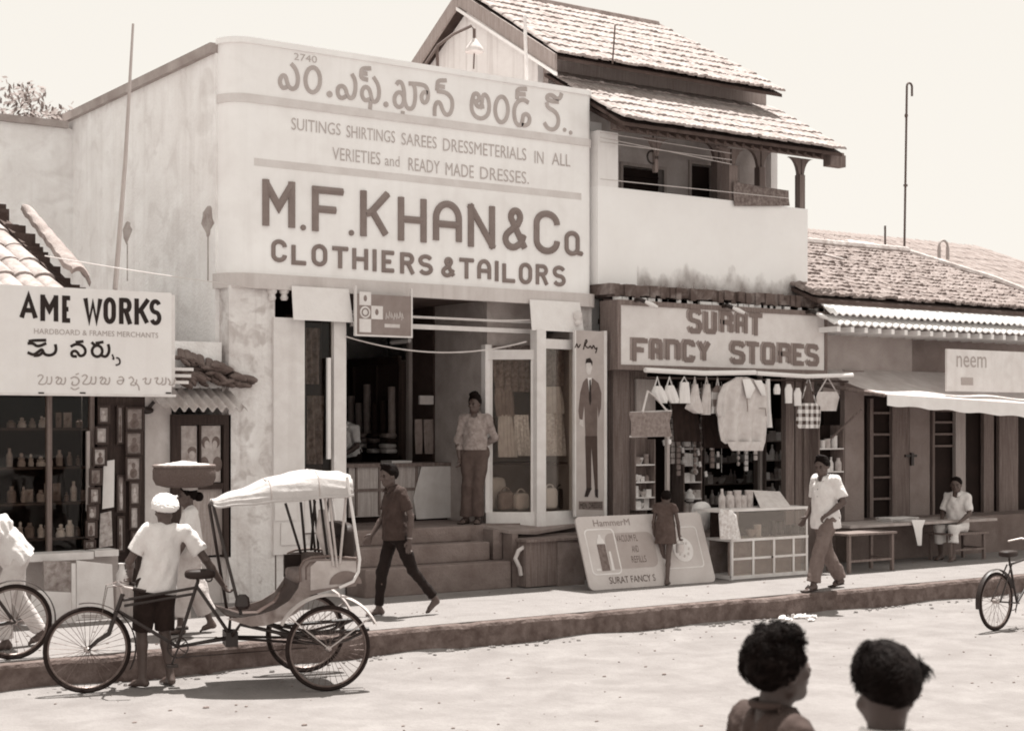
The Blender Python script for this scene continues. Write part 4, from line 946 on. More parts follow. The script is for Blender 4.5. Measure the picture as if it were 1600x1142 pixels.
S = [[(30, 150), (75, 140), (205, 138)], [(20, 170), (75, 168), (110, 200), (160, 190), (205, 168)], [(20, 260), (80, 288), (130, 250), (165, 225), (185, 280), (240, 292), (290, 272), (306, 230), (296, 178)], [(80, 292), (130, 292), (170, 262)],
     [(500, 158), (578, 150)], [(450, 202), (500, 175), (560, 185), (602, 232), (590, 285), (540, 300), (520, 260), (490, 240), (455, 262), (465, 300), (512, 300)],
     [(700, 168), (778, 156)], [(660, 158), (690, 190), (740, 190)], ellst(715, 247, 52, 56), [(760, 292), (800, 306), (830, 272), (836, 220), (825, 178)]]
strokes(mb, S, 40, 510, .15625, NY, .030, .004)
strokes(mb, [[(865, 280), (882, 322)], [(905, 312), (940, 322), (945, 376), (900, 388)], [(884, 332), (868, 318)]], 40, 510, .15625, NY, .016, .004)
mb.build('script_lettering', M_black, nb)
mb = MB()
mu = [[(120, 500), (150, 480), (180, 500), (150, 540), (125, 570), (160, 582), (200, 572), (215, 540), (215, 500)], [(215, 572), (250, 578), (262, 540), (258, 500)], [(300, 520), (320, 500), (335, 520), (300, 560), (330, 582), (350, 560), (365, 530), (340, 510)], [(350, 572), (385, 582), (400, 540), (395, 508)]]
sh = lambda S, d: [[(a + d, b_) for a, b_ in s] for s in S]
S = sh(mu, 0) + sh(mu, 442) + [[(450, 520), (490, 500), (530, 520), (537, 560), (500, 592), (460, 582), (470, 550)], [(500, 482), (532, 470)], [(450, 612), (490, 636), (535, 612)],
     [(930, 510), (960, 500), (987, 530), (960, 582), (920, 570), (915, 540), (985, 538)], [(1030, 520), (1060, 500), (1087, 540), (1040, 582), (1100, 592), (1112, 530)], [(1090, 560), (1130, 592), (1136, 640)],
     [(1170, 530), (1210, 510), (1190, 570), (1242, 578), (1252, 520)], [(1290, 520), (1330, 510), (1300, 560), (1340, 582), (1372, 550), (1366, 510)], [(1362, 582), (1402, 578), (1402, 510)], [(1422, 520), (1450, 560), (1430, 582), (1480, 588), (1497, 520)]]
strokes(mb, S, 40, 510, .15625, NY, .012, .004, True, 1)
mb.build('small_script_lettering', M_strip, nb)
mb = MB()
for px in (64, 129, 263):
    c = W(px, 614, NY); mb.box(c.x - .03, c.x + .03, NY - .012, NY, c.z - .008, c.z + .008)
mb.build('sign_slot', M_black, nb)
# corrugated sheet awning and notice window
ca = thing('corrugated_awning', 'small corrugated sheet awning with broken tiles over the poster window', 'awning', (X_(320, 16.7), 16.7, 2.3))
cz0 = Z_(320, 640, 16.62); cz1 = cz0 + .27; cx0, cx1 = X_(262, 16.62), X_(388, 16.62)
def corr(u, v):
    x_ = cx0 - .10 * v + (cx1 - cx0 + .05 * v) * u
    return Vector((x_, 16.62 + .55 * v, cz0 + (cz1 - cz0) * v + .028 * math.sin((x_ - cx0) / .115 * 2 * math.pi)))
mb = MB(); mb.grid(corr, 120, 6, (0, 0, .006)); mb.build('corrugated_sheet', M_zinc, ca, smooth=True)
mb = MB()
for i in range(60):
    u = rng.random(); x_ = X_(274, 17.0) + (X_(394, 17.0) - X_(274, 17.0)) * u; h_ = .36 - .27 * u
    s_ = rng.uniform(.05, .11)
    bx_ = Matrix.Rotation(rng.uniform(-.2, .7), 3, 'Y')
    sq_pts = (x_, 16.98 + rng.uniform(-.12, .06), cz1 + .02 + h_ * rng.uniform(0, 1))
    mb.ell(sq_pts, (s_ * 1.3, s_, s_ * .45), 7, 5, bx_)
tiles(mb, (X_(276, 16.9), 16.9, cz1 + .30), (X_(350, 16.9), 16.9, cz1 + .14), (X_(276, 17.1), 17.08, cz1 + .42), (X_(350, 17.1), 17.08, cz1 + .24), 7, 1, .06, .03)
mb.build('broken_tiles', mat('mossy_tile', .16, .4, 6, .95, .5), ca)
mb = MB(); q = W(268, 583, 16.7); 
for k in range(3): mb.box(q.x, q.x + .26 - .03 * k, 16.68, 16.74, q.z + .03 - k * .075, q.z + .065 - k * .075)
mb.build('batten', M_wpaint, ca)
nwd = thing('poster_window', 'dark wooden window with film posters on its panes under the corrugated awning', 'window', ((xw0 + xw1) / 2, FY, .55))
mb = MB(); zz1 = 2.24; zw = Z_(310, 755, FY)
mb.box(xw0 - .02, xw0 + .09, FY - .07, FY + .05, .55, zz1); mb.box(xw1 - .05, xw1 + .04, FY - .07, FY + .05, .55, zz1); mb.box(xw0 + .09, xw1 - .05, FY - .07, FY + .05, zz1 - .12, zz1); mb.box(X_(310, FY) - .012, X_(310, FY) + .012, FY - .06, FY, zw, zz1 - .12); mb.box(xw0 + .09, xw1 - .05, FY - .06, FY + .03, zw - .07, zw)
mb.build('window_frame', M_dwood, nwd)
mb = MB(); mb.box(xw0 + .09, xw1 - .05, FY - .02, FY + .02, .58, zw - .07); mb.build('lower_panel', mat('worn_door_board', .36, .25, 4, .9, .4, 40, wood=1), nwd)
M_post = mat('poster_paper', .42, .3, 14, .8, 0)
for k, (a, b_) in enumerate(((278, 309), (311, 346))):
    p = W(a, 655, FY - .03); q = W(b_, 745, FY - .03); mb = MB(); mb.box(p.x + .01, q.x - .012, FY - .03, FY - .022, zw + .01, zz1 - .13)
    po = mb.build('poster', M_post, nwd)
    mb = MB(); cx = (p.x + q.x) / 2; cz = (zw + zz1) / 2; e = FY - .032
    if k == 0:
        mb.ell((cx + .05, e, cz - .02), (.055, .003, .05), 12, 8); mb.build('poster_hair', mat('poster_ink', .17, .3, 12, .8, 0), po)
        mb = MB(); mb.ell((cx + .05, e - .003, cz - .07), (.04, .003, .05), 12, 8); mb.ell((cx, e, cz - .22), (.11, .003, .10), 12, 8); mb.build('poster_face', mat('poster_light', .46, .2, 14, .8, 0), po)
    else:
        for dx in (-.06, .07): mb.ell((cx + dx, e, cz + .08), (.05, .003, .07), 12, 8); mb.ell((cx + dx * 1.3, e, cz - .18), (.06, .003, .09), 12, 8)
        mb.build('poster_hair', mat('poster_ink', .17, .3, 12, .8, 0), po); mb = MB()
        for dx in (-.045, .055): mb.ell((cx + dx, e - .003, cz + .05), (.032, .003, .05), 12, 8)
        mb.build('poster_face', mat('poster_light', .46, .2, 14, .8, 0), po)
mb = MB(); c = W(229, 641, FY - .02); mb.ell(c, (.09, .05, .045), 10, 6); mb.tube([c, c + Vector((.08, -.03, .10))], .02, 6); o = mb.build('wall_bracket', M_metal); tag(solo(o), 'small dark metal bracket on the plaster pillar of the frame shop', 'bracket')
# thin leaning pole and tree beyond the left roof
mb = MB(); mb.tube([W(180, 452, 17.25), W(196, 250, 17.6), W(208, 38, 18.0)], [.03, .025, .015], 7); o = mb.build('bamboo_pole', M_strip, smooth=True); tag(solo(o), 'thin leaning pole standing in front of the long plaster side wall', 'pole')
# scalloped gate finial top beyond the wing wall: pale tree crown far off
tr = thing('tree', 'pale distant tree whose crown shows above the wall at the far left', 'tree', (6.0, 30.0, 0))
mb = MB(); tx, ty = 8.6, 30.0
tx = X_(52, 30.0); 
mb.tube([(tx, ty, -.3), (tx + .1, ty, 4), (tx, ty, 6.5)], [.25, .2, .12], 8)
for k in range(7):
    a = k * .9; mb.tube([(tx, ty, 5 + .2 * k), (tx + math.cos(a) * .7, ty + math.sin(a) * .7, 6.2 + .25 * k)], [.07, .02], 6)
mb.build('trunk', M_dwood, tr)
mb = MB()
for c in range(26):
    cc = Vector((tx + rng.gauss(0, .32), ty + rng.gauss(0, .4), 7.6 + rng.gauss(0, .38)))
    for l in range(70):
        p = cc + Vector((rng.gauss(0, .19), rng.gauss(0, .19), rng.gauss(0, .15))); d = Vector((rng.uniform(-1, 1), rng.uniform(-1, 1), rng.uniform(-1, 1))).normalized() * .085; e = d.orthogonal().normalized() * .04
        mb.add([p - d, p + e, p + d, p - e], [(0, 1, 2, 3)])
mb.build('crown', mat('tree_leaf', .26, .3, 3, .7, 0), tr, fix=False)
# ------------------------------------------------------------------ goods, garments and boards
def sq(mb, c, r, e=0.5, n=16, m=10, rot=None, jit=0.0):
    """superellipsoid: soft pillow / bag body"""
    c = Vector(c); P = lambda x, p: math.copysign(abs(x) ** p, x); vs = []
    for i in range(m + 1):
        ph = math.pi * i / m - math.pi / 2
        for j in range(n):
            th = 2 * math.pi * j / n
            p = Vector((r[0] * P(math.cos(ph), e) * P(math.cos(th), e), r[1] * P(math.cos(ph), e) * P(math.sin(th), e), r[2] * P(math.sin(ph), e)))
            if jit: p *= 1 + rng.uniform(-jit, jit)
            vs.append(c + (rot @ p if rot is not None else p))
    mb.add(vs, [(i * n + j, i * n + (j + 1) % n, (i + 1) * n + (j + 1) % n, (i + 1) * n + j) for i in range(m) for j in range(n)])
def panel(mb, rows, Y, dep=0.05, fold=0.012, nf=4.0, nu=18, back=True, ph=0.0):
    """cloth panel: rows = [(py, px_left, px_right)] from top to bottom, on plane Y; bulges and folds"""
    pts = []
    ex = []
    for a, b_ in zip(rows, rows[1:]):
        k = max(1, int(abs(b_[0] - a[0]) / 5))
        for i in range(k): ex.append(tuple(a[q] + (b_[q] - a[q]) * i / k for q in range(3)))
    ex.append(rows[-1]); nv = len(ex) - 1
    def f(u, v, s):
        i = v * nv; i0 = min(int(i), nv - 1); t = i - i0
        py, a, b_ = (ex[i0][q] + (ex[i0 + 1][q] - ex[i0][q]) * t for q in range(3))
        p = W(a + (b_ - a) * u, py, Y)
        y = s * dep * (4 * u * (1 - u)) ** .5 - fold * (0.25 + v) * math.sin(u * nf * 2 * math.pi + ph + v * 1.5) * (1 if s < 0 else .6)
        return Vector((p.x, Y + y, p.z))
    mb.grid(lambda u, v: f(u, v, -1), nu, nv)
    if back: mb.grid(lambda u, v: f(u, v, 1), nu, nv)
M_lc = mat('pale_dress_cloth', .60, .12, 10, .95, .3, 30)
M_mc = mat('mid_dress_cloth', .26, .2, 10, .95, .3, 30)
M_dc = mat('dark_dress_cloth', .028, .3, 10, .95, .3, 30)
M_pat = [mat('printed_cloth_a', .5, .5, 16, .9, .2, 30), mat('printed_cloth_b', .22, .6, 22, .9, .2, 30), mat('printed_cloth_c', .68, .3, 26, .9, .2, 30)]
def checkmat(name, v1, v2, s):
    m = mat(name, v1, .05, 5, .9, .2); t = m.node_tree; N = t.nodes; L = t.links; tc = N.new('ShaderNodeTexCoord')
    sp = N.new('ShaderNodeSeparateXYZ'); L.new(tc.outputs['Object'], sp.inputs[0]); o = []
    for k in (0, 2):
        a = N.new('ShaderNodeMath'); a.operation = 'MULTIPLY'; a.inputs[1].default_value = s; L.new(sp.outputs[k], a.inputs[0])
        b = N.new('ShaderNodeMath'); b.operation = 'FRACT'; L.new(a.outputs[0], b.inputs[0]); c = N.new('ShaderNodeMath'); c.operation = 'GREATER_THAN'; c.inputs[1].default_value = .5; L.new(b.outputs[0], c.inputs[0]); o.append(c)
    ad = N.new('ShaderNodeMath'); ad.operation = 'ADD'; L.new(o[0].outputs[0], ad.inputs[0]); L.new(o[1].outputs[0], ad.inputs[1]); hf = N.new('ShaderNodeMath'); hf.operation = 'MULTIPLY'; hf.inputs[1].default_value = .5; L.new(ad.outputs[0], hf.inputs[0])
    mx = N.new('ShaderNodeMix'); mx.data_type = 'RGBA'; mx.inputs[6].default_value = sep(v1); mx.inputs[7].default_value = sep(v2); L.new(hf.outputs[0], mx.inputs[0]); L.new(mx.outputs[2], N['Principled BSDF'].inputs['Base Color'])
    return m
M_check = checkmat('checked_bag_cloth', .75, .07, 9.0)
M_check2 = checkmat('broad_check_cloth', .80, .20, 5.0)
def garment(nm, lab, cat, rows, Y, m_, grp=None, **k):
    mb = MB(); panel(mb, rows, Y, **k); o = mb.build(nm, m_, None, smooth='all'); tag(solo(o), lab, cat, grp); return o
def good(kind, x, y, z, s=1.0, m_=None):
    mb = MB(); h = s * rng.uniform(.10, .16); r_ = s * rng.uniform(.035, .05)
    if kind == 'tin': mb.lathe((x, y, z), [(r_, 0), (r_, h), (r_ * 1.04, h), (r_ * 1.04, h + .012), (r_ * .9, h + .014)], 14)
    elif kind == 'jar': mb.lathe((x, y, z), [(r_ * .9, 0), (r_, h * .1), (r_, h * .65), (r_ * .55, h * .82), (r_ * .6, h), (r_ * .1, h)], 12)
    elif kind == 'bottle': mb.lathe((x, y, z), [(r_ * .7, 0), (r_ * .75, h * .7), (r_ * .3, h), (r_ * .28, h * 1.3), (r_ * .1, h * 1.3)], 12)
    elif kind == 'box': mb.box(x - r_ * 1.1, x + r_ * 1.1, y - r_, y + r_, z, z + h * .8)
    elif kind == 'bowl': mb.lathe((x, y, z), [(r_ * .5, 0), (r_ * 1.2, h * .45), (r_ * 1.3, h * .6), (r_ * 1.15, h * .58), (r_ * .4, h * .1)], 14)
    return solo(mb.build(kind, m_ or rng.choice(M_fig), None, smooth=True))
# --- clothing shop: counter
ct = thing('shop_counter', 'long wooden counter with a large white panel hung on its front inside the clothing shop', 'counter', (X_(630, 18.3), 18.3, FL))
cxa, cxb = X_(545, 18.3), X_(712, 18.3); cz = Z_(712, 722, 18.3)
mb = MB(); mb.box(cxa - .1, cxb + .02, 18.26, 18.95, cz - .05, cz); mb.build('counter_top', M_wood, ct)
mb = MB(); mb.box(cxa, X_(652, 18.3), 18.30, 18.9, FL + .08, cz - .05); mb.box(X_(652, 18.3), cxb, 18.32, 18.9, FL + .08, cz - .052); mb.build('counter_body', mat('counter_wood', .46, .25, 3, .7, .3, 40, wood=1), ct)
mb = MB()
for px in (556, 592, 614, 650): mb.box(X_(px, 18.28), X_(px, 18.28) + .03, 18.28, 18.30, FL + .1, cz - .05)
mb.box(cxa, X_(650, 18.28), 18.285, 18.30, FL + .42, FL + .46); mb.build('panel_moulding', M_wood, ct)
mb = MB(); mb.prism([W(a, b_, 18.27) for a, b_ in ((660, 724), (711, 723), (711, 808), (651, 811), (646, 778))], (0, .012, 0)); mb.build('white_panel', M_wpaint, ct)
mb = MB(); mb.box(cxa, cxb - .04, 18.36, 18.85, FL, FL + .08); mb.build('counter_foot', M_dark, ct)
mb = MB(); c = W(626, 716, 18.5); mb.box(c.x - .2, c.x + .12, 18.4, 18.7, cz, cz + .03); o = mb.build('ledger_book', M_paper); tag(solo(o), 'pale ledger lying flat on the wooden counter top', 'book')
# cupboards of cloth along the inner wall
cb = thing('cloth_cupboard', 'dark glazed cloth cupboard along the inner wall of the clothing shop', 'cupboard', (xp - .3, 20.5, FL))
xw_ = xp - .16
mb = MB(); mb.box(xw_, xp - .03, 19.34, 22.0, FL, 3.06); mb.build('carcass', mat('cupboard_wood', .065, .3, 3, .8, .2, 40, wood=1), cb)
mb = MB(); mb.box(xw_ - .05, xw_, 19.34, 22.0, 3.0, 3.12); mb.box(xw_ - .05, xw_, 19.34, 22.0, 1.62, 1.68)
for y in (19.34, 20.0, 20.7, 21.4): mb.box(xw_ - .04, xw_, y, y + .05, FL + .1, 3.0)
mb.build('cupboard_frame', M_dwood, cb)
for k in range(10):
    mb = MB(); y = 19.5 + k * .24; 
    for q, zz in enumerate((1.74,)): mb.tube([(xw_ - .06, y, zz), (xw_ - .06, y + .02, zz + rng.uniform(.7, 1.0))], .055, 8)
    o = mb.build('cloth_roll', rng.choice([M_mc, M_mc, M_dc]), None, smooth=True); tag(solo(o), 'dark upright bolt of cloth on the cupboard shelf inside the clothing shop', 'cloth roll', 'bolts of cloth in the cupboard')
# saris folded over a rail left of the partition
for a, b_, nm_ in ((648, 660, 'left'), (662, 677, 'right')):
    garment('folded_sari', 'patterned folded sari, %s one of the pair hanging on the dark inner wall' % nm_, 'sari', [(655, a, b_), (680, a, b_), (709, a + 1, b_ - 1)], 18.66, M_mc, 'saris on the inner wall', dep=.02, fold=.01)
for k in range(4):
    for q in range(7):
        mb = MB(); y_ = 19.42 + q * .36 + rng.uniform(-.03, .03); z_ = 1.80 + k * .32 + rng.uniform(-.02, .02)
        sq(mb, (xw_ - .10, y_ + .12, 1.72 + .075 * k + .9 * (q % 2) * 0 + .02), (.10, .13, .035), .4, 12, 6); o = mb.build('folded_cloth', rng.choice([M_mc, M_lc, M_dc, M_pat[1]]), None, smooth='all'); tag(solo(o), 'folded length of cloth stacked on the cupboard ledge inside the clothing shop', 'folded cloth', 'folded cloths on the cupboard ledge')
mb = MB(); p = W(654, 618, 18.66); q = W(675, 632, 18.66); mb.box(p.x, q.x, 18.62, 18.66, q.z, p.z); o = mb.build('wall_box', M_lc); tag(solo(o), 'small pale box fixed high on the dark inner wall', 'box')
# tube light and wires in the opening
mb = MB(); mb.tube([W(612, 535, 19), W(640, 532, 18.6)], .03, 8); o = mb.build('tube_light', M_cloth, smooth=True); tag(solo(o), 'white tube light under the shop ceiling', 'lamp')
def wire(lab, pts, Y, r=.008, sag=0.0, m_=None, Y2=None):
    P = []; a, b_ = W(*pts[0], Y), W(*pts[1], Y2 or Y)
    for i in range(17):
        u = i / 16; p = a.lerp(b_, u); p.z -= sag * 4 * u * (1 - u); P.append(p)
    mb = MB(); mb.tube(P, r, 5); o = mb.build('wire', m_ or M_wire, smooth=True); tag(solo(o), lab, 'wire'); return o
wire('thin pale wire sagging across the clothing shop opening from post to show case', ((541, 526), (822, 534)), 16.92, .010, .17)
wire('straight pale wire under the big sign between the two white boards', ((545, 486), (836, 500)), 16.9, .008, .04)
for k, (y0, y1) in enumerate(((207, 240), (222, 250), (215, 257), (280, 310))):
    wire('%s of the pale wires strung in front of the balcony' % ['topmost', 'second', 'third', 'lowest'][k], ((938, y0), (1143 if k < 3 else 1232, y1)), 16.9, .007, .0, M_wire)
wire('thin wire running from the frame shop roof along the plaster side wall', ((70, 400), (423, 452)), 16.95, .007, .02, M_wire)
for k, px in enumerate((425, 444)):
    p = W(px, 458, 17.0); mb = MB(); mb.lathe((p.x, 17.0, p.z - .09), [(.035, 0), (.05, .03), (.035, .07), (.06, .10), (.06, .17), (.03, .19)], 12); o = mb.build('insulator', M_wpaint, None, smooth=True); tag(solo(o), 'white porcelain insulator on the left pier, %s of the pair' % ('left' if k == 0 else 'right'), 'insulator', 'insulators on the left pier')
p = W(903, 498, 16.85); mb = MB(); mb.lathe((p.x, 16.85, p.z - .09), [(.035, 0), (.05, .03), (.035, .07), (.06, .10), (.06, .17), (.03, .19)], 12); o = mb.build('insulator', M_wpaint, None, smooth=True); tag(solo(o), 'white porcelain insulator beside the right hanging board', 'insulator')
# hanging trade board with emblem squares
hb = thing('hanging_board', 'small hanging trade board with white emblem squares under the big sign', 'sign', (X_(602, 16.8), 16.8, 3.0))
hx0, hx1, hz0, hz1 = X_(557, 16.8), X_(642, 16.8), Z_(600, 524, 16.8), Z_(600, 461, 16.8); u_ = (hx1 - hx0)
mb = MB(); mb.box(hx0, hx1, 16.8, 16.83, hz0, hz1); mb.build('board', mat('grey_board', .27, .12, 6, .7, .1), hb)
mb = MB(); mb.box(hx0 - .02, hx0, 16.79, 16.835, hz0 - .02, hz1 + .1); mb.box(hx1, hx1 + .02, 16.79, 16.835, hz0 - .02, hz1 + .1); mb.box(hx0, hx1, 16.79, 16.835, hz0 - .02, hz0); mb.build('edge_strip', M_wpaint, hb)
s_ = .165; mb = MB()
for (i, j) in ((0, 0), (0, 2), (1, 1)): mb.box(hx0 + .04 + i * (s_ + .004), hx0 + .04 + s_ + i * (s_ + .004), 16.796, 16.8, hz0 + .03 + j * (s_ + .002), hz0 + .03 + s_ + j * (s_ + .002))
mb.build('emblem_square', M_wpaint, hb)
mb = MB(); cc = (hx0 + .04 + s_ / 2, hz0 + .03 + s_ * 1.5); mb.prism([Vector((cc[0] + .075 * math.cos(a), 16.797, cc[1] + .075 * math.sin(a))) for a in [2 * math.pi * i / 16 for i in range(16)]], (0, .003, 0)); mb.build('emblem_ring', M_wpaint, hb)
mb = MB(); mb.ring((cc[0], 16.794, cc[1]), (0, 1, 0), .045, .008, 16, 5)
for (i, j) in ((0, 2), (1, 1)): mb.ell((hx0 + .04 + s_ / 2 + i * s_, 16.795, hz0 + .03 + s_ * (j + .55)), (.025, .003, .04), 10, 6)
mb.build('emblem_mark', M_mc, hb)
mb = MB(); [mb.ribbon([(hx0 + .42 + q * .038, hz0 + .20 + .01 * (q % 3)), (hx0 + .425 + q * .038 + .008 * (q % 2), hz0 + .28 + .02 * (q % 4 == 1)), (hx0 + .445 + q * .038, hz0 + .22 + .015 * (q % 2))], .011, .003, board(16.8)) for q in range(7)]; mb.box(hx0 + .40, hx0 + .62, 16.796, 16.8, hz0 + .10, hz0 + .145); mb.build('faint_lettering', M_lc, hb)
# show case garments
for k, (rows, m_, lab) in enumerate((([(540, 770, 828), (565, 768, 826), (596, 770, 826), (612, 772, 824)], M_pat[1], 'dark patterned fabric draped across the top of the show case'),
        ([(606, 772, 802), (630, 772, 802), (650, 773, 802)], M_mc, 'dark folded fabric in the middle of the show case'),
        ([(648, 778, 800), (680, 777, 803), (714, 776, 806)], M_lc, 'pale pleated skirt, left one in the show case'),
        ([(648, 802, 826), (680, 803, 827), (712, 806, 828)], M_pat[2], 'pale pleated skirt, right one in the show case'))):
    garment('hanging_cloth' if k < 2 else 'skirt', lab, 'fabric' if k < 2 else 'skirt', rows, 17.35, m_, None, dep=.05, fold=.03, nf=5)
for rows, m_, lab, nm in (([(528, 848, 880), (560, 847, 880), (602, 849, 879)], M_pat[1], 'dark floral fabric at the top of the front pane', 'hanging_cloth'), ([(604, 852, 876), (626, 850, 880), (646, 851, 880)], M_lc, 'pale folded shirt piece in the front pane', 'shirt_piece'), ([(646, 850, 880), (680, 849, 882), (712, 849, 883)], M_pat[2], 'printed pleated skirt in the front pane', 'skirt')):
    garment(nm, lab, 'fabric', rows, 17.15, m_, None, dep=.04, fold=.025, nf=4)
M_bag = mat('pale_bag_leather', .50, .1, 8, .5, .1)
def handbag(lab, px, py, Y, w_, h_, m_, handle=True, nm='handbag', z=None, cat='bag', d_=.07, e=.45):
    p = W(px, py, Y); 
    if z is not None: p.z = z
    t = thing(nm, lab, cat, (p.x, Y, p.z)); mb = MB(); sq(mb, (p.x, Y, p.z + h_ / 2), (w_ / 2, d_, h_ / 2), e, jit=.01); mb.build('bag_body', m_, t, smooth='all')
    if handle:
        mb = MB(); mb.ring((p.x, Y, p.z + h_ * .93), (0, -1, 0), w_ * .30, .010, 16, 6, 0, math.pi, u=(1, 0, 0)); mb.build('handle', m_, t, smooth=True)
    return t
zb0 = FL + .16
handbag('pale basket shaped handbag standing in the left bottom of the show case', 790, 800, 17.3, .24, .26, M_mc, True, z=zb0)
handbag('white round handbag standing in the middle of the show case bottom', 814, 800, 17.2, .22, .24, M_bag, True, z=zb0)
handbag('white rounded handbag behind the narrow front pane', 859, 800, 17.15, .22, .30, M_cloth, True, z=zb0)
handbag('dark handbag behind the narrow front pane beside the white one', 876, 800, 17.3, .22, .28, M_dc, True, z=zb0)
handbag('light square bag behind the left bottom of the show case', 776, 800, 17.5, .25, .45, M_lc, False, z=zb0)
# painted tailor's board
pb = thing('painted_board', 'tall narrow painted board of a suited gentleman leaning beside the show case', 'sign', (X_(922, 16.75), 16.75, .5))
bx0, bx1 = X_(899, 16.75), X_(946, 16.75); bz0, bz1 = Z_(922, 806, 16.75), Z_(922, 517, 16.75); bh, bwid = bz1 - bz0, bx1 - bx0
mb = MB(); mb.box(bx0, bx1 - .03, 16.75, 16.79, bz0, bz1); mb.build('board', mat('painted_ground', .46, .10, 3, .8, .05, blot=.2, bv=.38), pb)
mb = MB(); mb.box(bx1 - .03, bx1 + .02, 16.74, 16.80, bz0 - .4, bz1 + .01); mb.box(bx0 - .01, bx0 + .01, 16.745, 16.79, bz0, bz1); mb.build('edge_strip', M_wpaint, pb)
def bp(a, b_, e=0.003): return Vector((bx0 + (a - 48) / (245 - 48) * (bwid - .02), 16.75 - e, bz1 - (b_ - 55) / (1085 - 55) * bh))
def flat(nm, polys, m_, e):
    mb = MB()
    for q, P in enumerate(polys): mb.prism([bp(a, b_, e + q * .0006) for a, b_ in P], (0, .0005, 0))
    mb.build(nm, m_, pb)
flat('painted_coat', [[(120, 320), (100, 340), (80, 400), (68, 500), (75, 545), (95, 550), (108, 470), (115, 640), (195, 645), (198, 470), (205, 540), (222, 480), (225, 400), (205, 345), (165, 318)]], mat('painted_coat_grey', .15, .15, 8, .8, 0), .002)
flat('painted_trousers', [[(113, 640), (122, 930), (155, 930), (155, 700), (180, 940), (200, 940), (196, 640)]], mat('painted_trouser_dark', .07, .15, 8, .8, 0), .003)
flat('painted_shirt', [[(130, 315), (145, 430), (158, 315)]], M_wpaint, .005); flat('painted_tie', [[(140, 330), (150, 325), (154, 440), (147, 470), (140, 440)]], M_black, .008)
flat('painted_face', [[(120, 235), (118, 280), (135, 300), (150, 295), (160, 262), (158, 232)]], M_lc, .004); flat('painted_hair', [[(115, 240), (120, 212), (145, 205), (162, 225), (160, 250), (150, 232), (125, 232)]], M_black, .007)
flat('painted_hand', [[(78, 548), (72, 575), (100, 590), (100, 550)]], M_lc, .006); flat('painted_shoe', [[(122, 928), (108, 975), (130, 978), (158, 930)], [(178, 938), (182, 978), (200, 985), (200, 938)]], M_black, .008)
flat('painted_band', [[(70, 1000), (235, 1005), (235, 1055), (70, 1045)]], mat('painted_band_grey', .22, .2, 9, .8, 0), .002)
mb = MB(); frp = lambda a, b_, h: Vector((a, 16.75 - h, b_)); word(mb, 'MEN DRESSES', frp, bp(78, 0).x, bp(228, 0).x, bp(0, 1042).z, bp(0, 1010).z, 0, .0045); mb.build('painted_caption', M_black, pb)
mb = MB(); strokes(mb, [[(65, 155), (75, 125), (82, 160), (95, 135)], [(112, 165), (125, 105), (135, 120), (118, 140), (140, 160), (150, 140), (160, 165), (168, 135), (178, 165), (190, 150), (180, 185)]], 880, 500, .2803, 16.75, .014, .004); mb.build('painted_script', M_dc, pb)
# --- vacuum flask billboard leaning at the foot of the fancy store
bbp = [W(a, b_, 15.6) for a, b_ in ((924, 920), (1115, 913))]
B0 = Vector((bbp[0].x, 15.62, .01)); B1 = Vector((bbp[1].x, 15.55, .01)); up = Vector((-.0, .36, 1)).normalized(); ex_ = (B1 - B0); bl = ex_.length; ex_.normalize(); bn = ex_.cross(up).normalized()
BH = .98
def bf(a, b_, h): return B0 + ex_ * (a + .0) + up * b_ + bn * h      # a along, b up, h out
bbd = thing('flask_billboard', 'leaning tin billboard for vacuum flasks and refills at the foot of the fancy shop', 'billboard', (B0 + B1) / 2)
def rr(x0, x1, z0, z1, r_, n=5):
    P = []
    for cx_, cz_, a0 in ((x1 - r_, z1 - r_, 0), (x0 + r_, z1 - r_, 90), (x0 + r_, z0 + r_, 180), (x1 - r_, z0 + r_, 270)):
        P += [(cx_ + r_ * math.cos(R(a0 + 90 * i / n)), cz_ + r_ * math.sin(R(a0 + 90 * i / n))) for i in range(n + 1)]
    return P
mb = MB(); mb.prism([bf(a, b_, 0) for a, b_ in rr(0, bl, 0, BH, .07)], -bn * .025); mb.build('board', mat('billboard_paint', .55, .08, 3, .7, .08, blot=.25, bv=.42), bbd)
mb = MB(); mb.prism([bf(a, b_, .002) for a, b_ in rr(.40, bl * .57, .26, .74, .10)], bn * .001); mb.build('panel_tint', mat('billboard_tint', .40, .06, 4, .7, .05), bbd)
def frame_line(x0, x1, z0, z1, r_, wd, m_, nm):
    mb = MB(); mb.ribbon(rr(x0, x1, z0, z1, r_)[::-1], wd, .004, bf, True); mb.build(nm, m_, bbd)
frame_line(.10, .56, .20, .80, .06, .02, M_wpaint, 'left_frame_line'); frame_line(bl * .62, bl - .14, .22, .78, .05, .015, M_wpaint, 'right_frame_line')
mb = MB(); mb.prism([bf(a, b_, .003) for a, b_ in ((.255, .245), (.385, .245), (.385, .60), (.255, .60))], bn * .001); mb.build('painted_flask', mat('flask_paint', .18, .35, 30, .7, 0), bbd)
mb = MB(); mb.prism([bf(a, b_, .0032) for a, b_ in ((.255, .605), (.385, .605), (.37, .66), (.345, .69), (.34, .73), (.30, .73), (.295, .69), (.27, .66))], bn * .001); mb.prism([bf(a, b_, .003) for a, b_ in ((.41, .245), (.455, .245), (.45, .50), (.42, .50))], bn * .001); mb.prism([bf(a, b_, .003) for a, b_ in ((.17, .25), (.24, .25), (.24, .28), (.17, .28))], bn * .001); mb.build('painted_cup', M_wpaint, bbd)
mb = MB(); mb.prism([bf(bl * .79 + .17 * math.cos(a), .47 + .17 * math.sin(a), .004) for a in [2 * math.pi * i / 22 for i in range(22)]], bn * .001); mb.build('painted_disc', M_wpaint, bbd)
mb = MB()
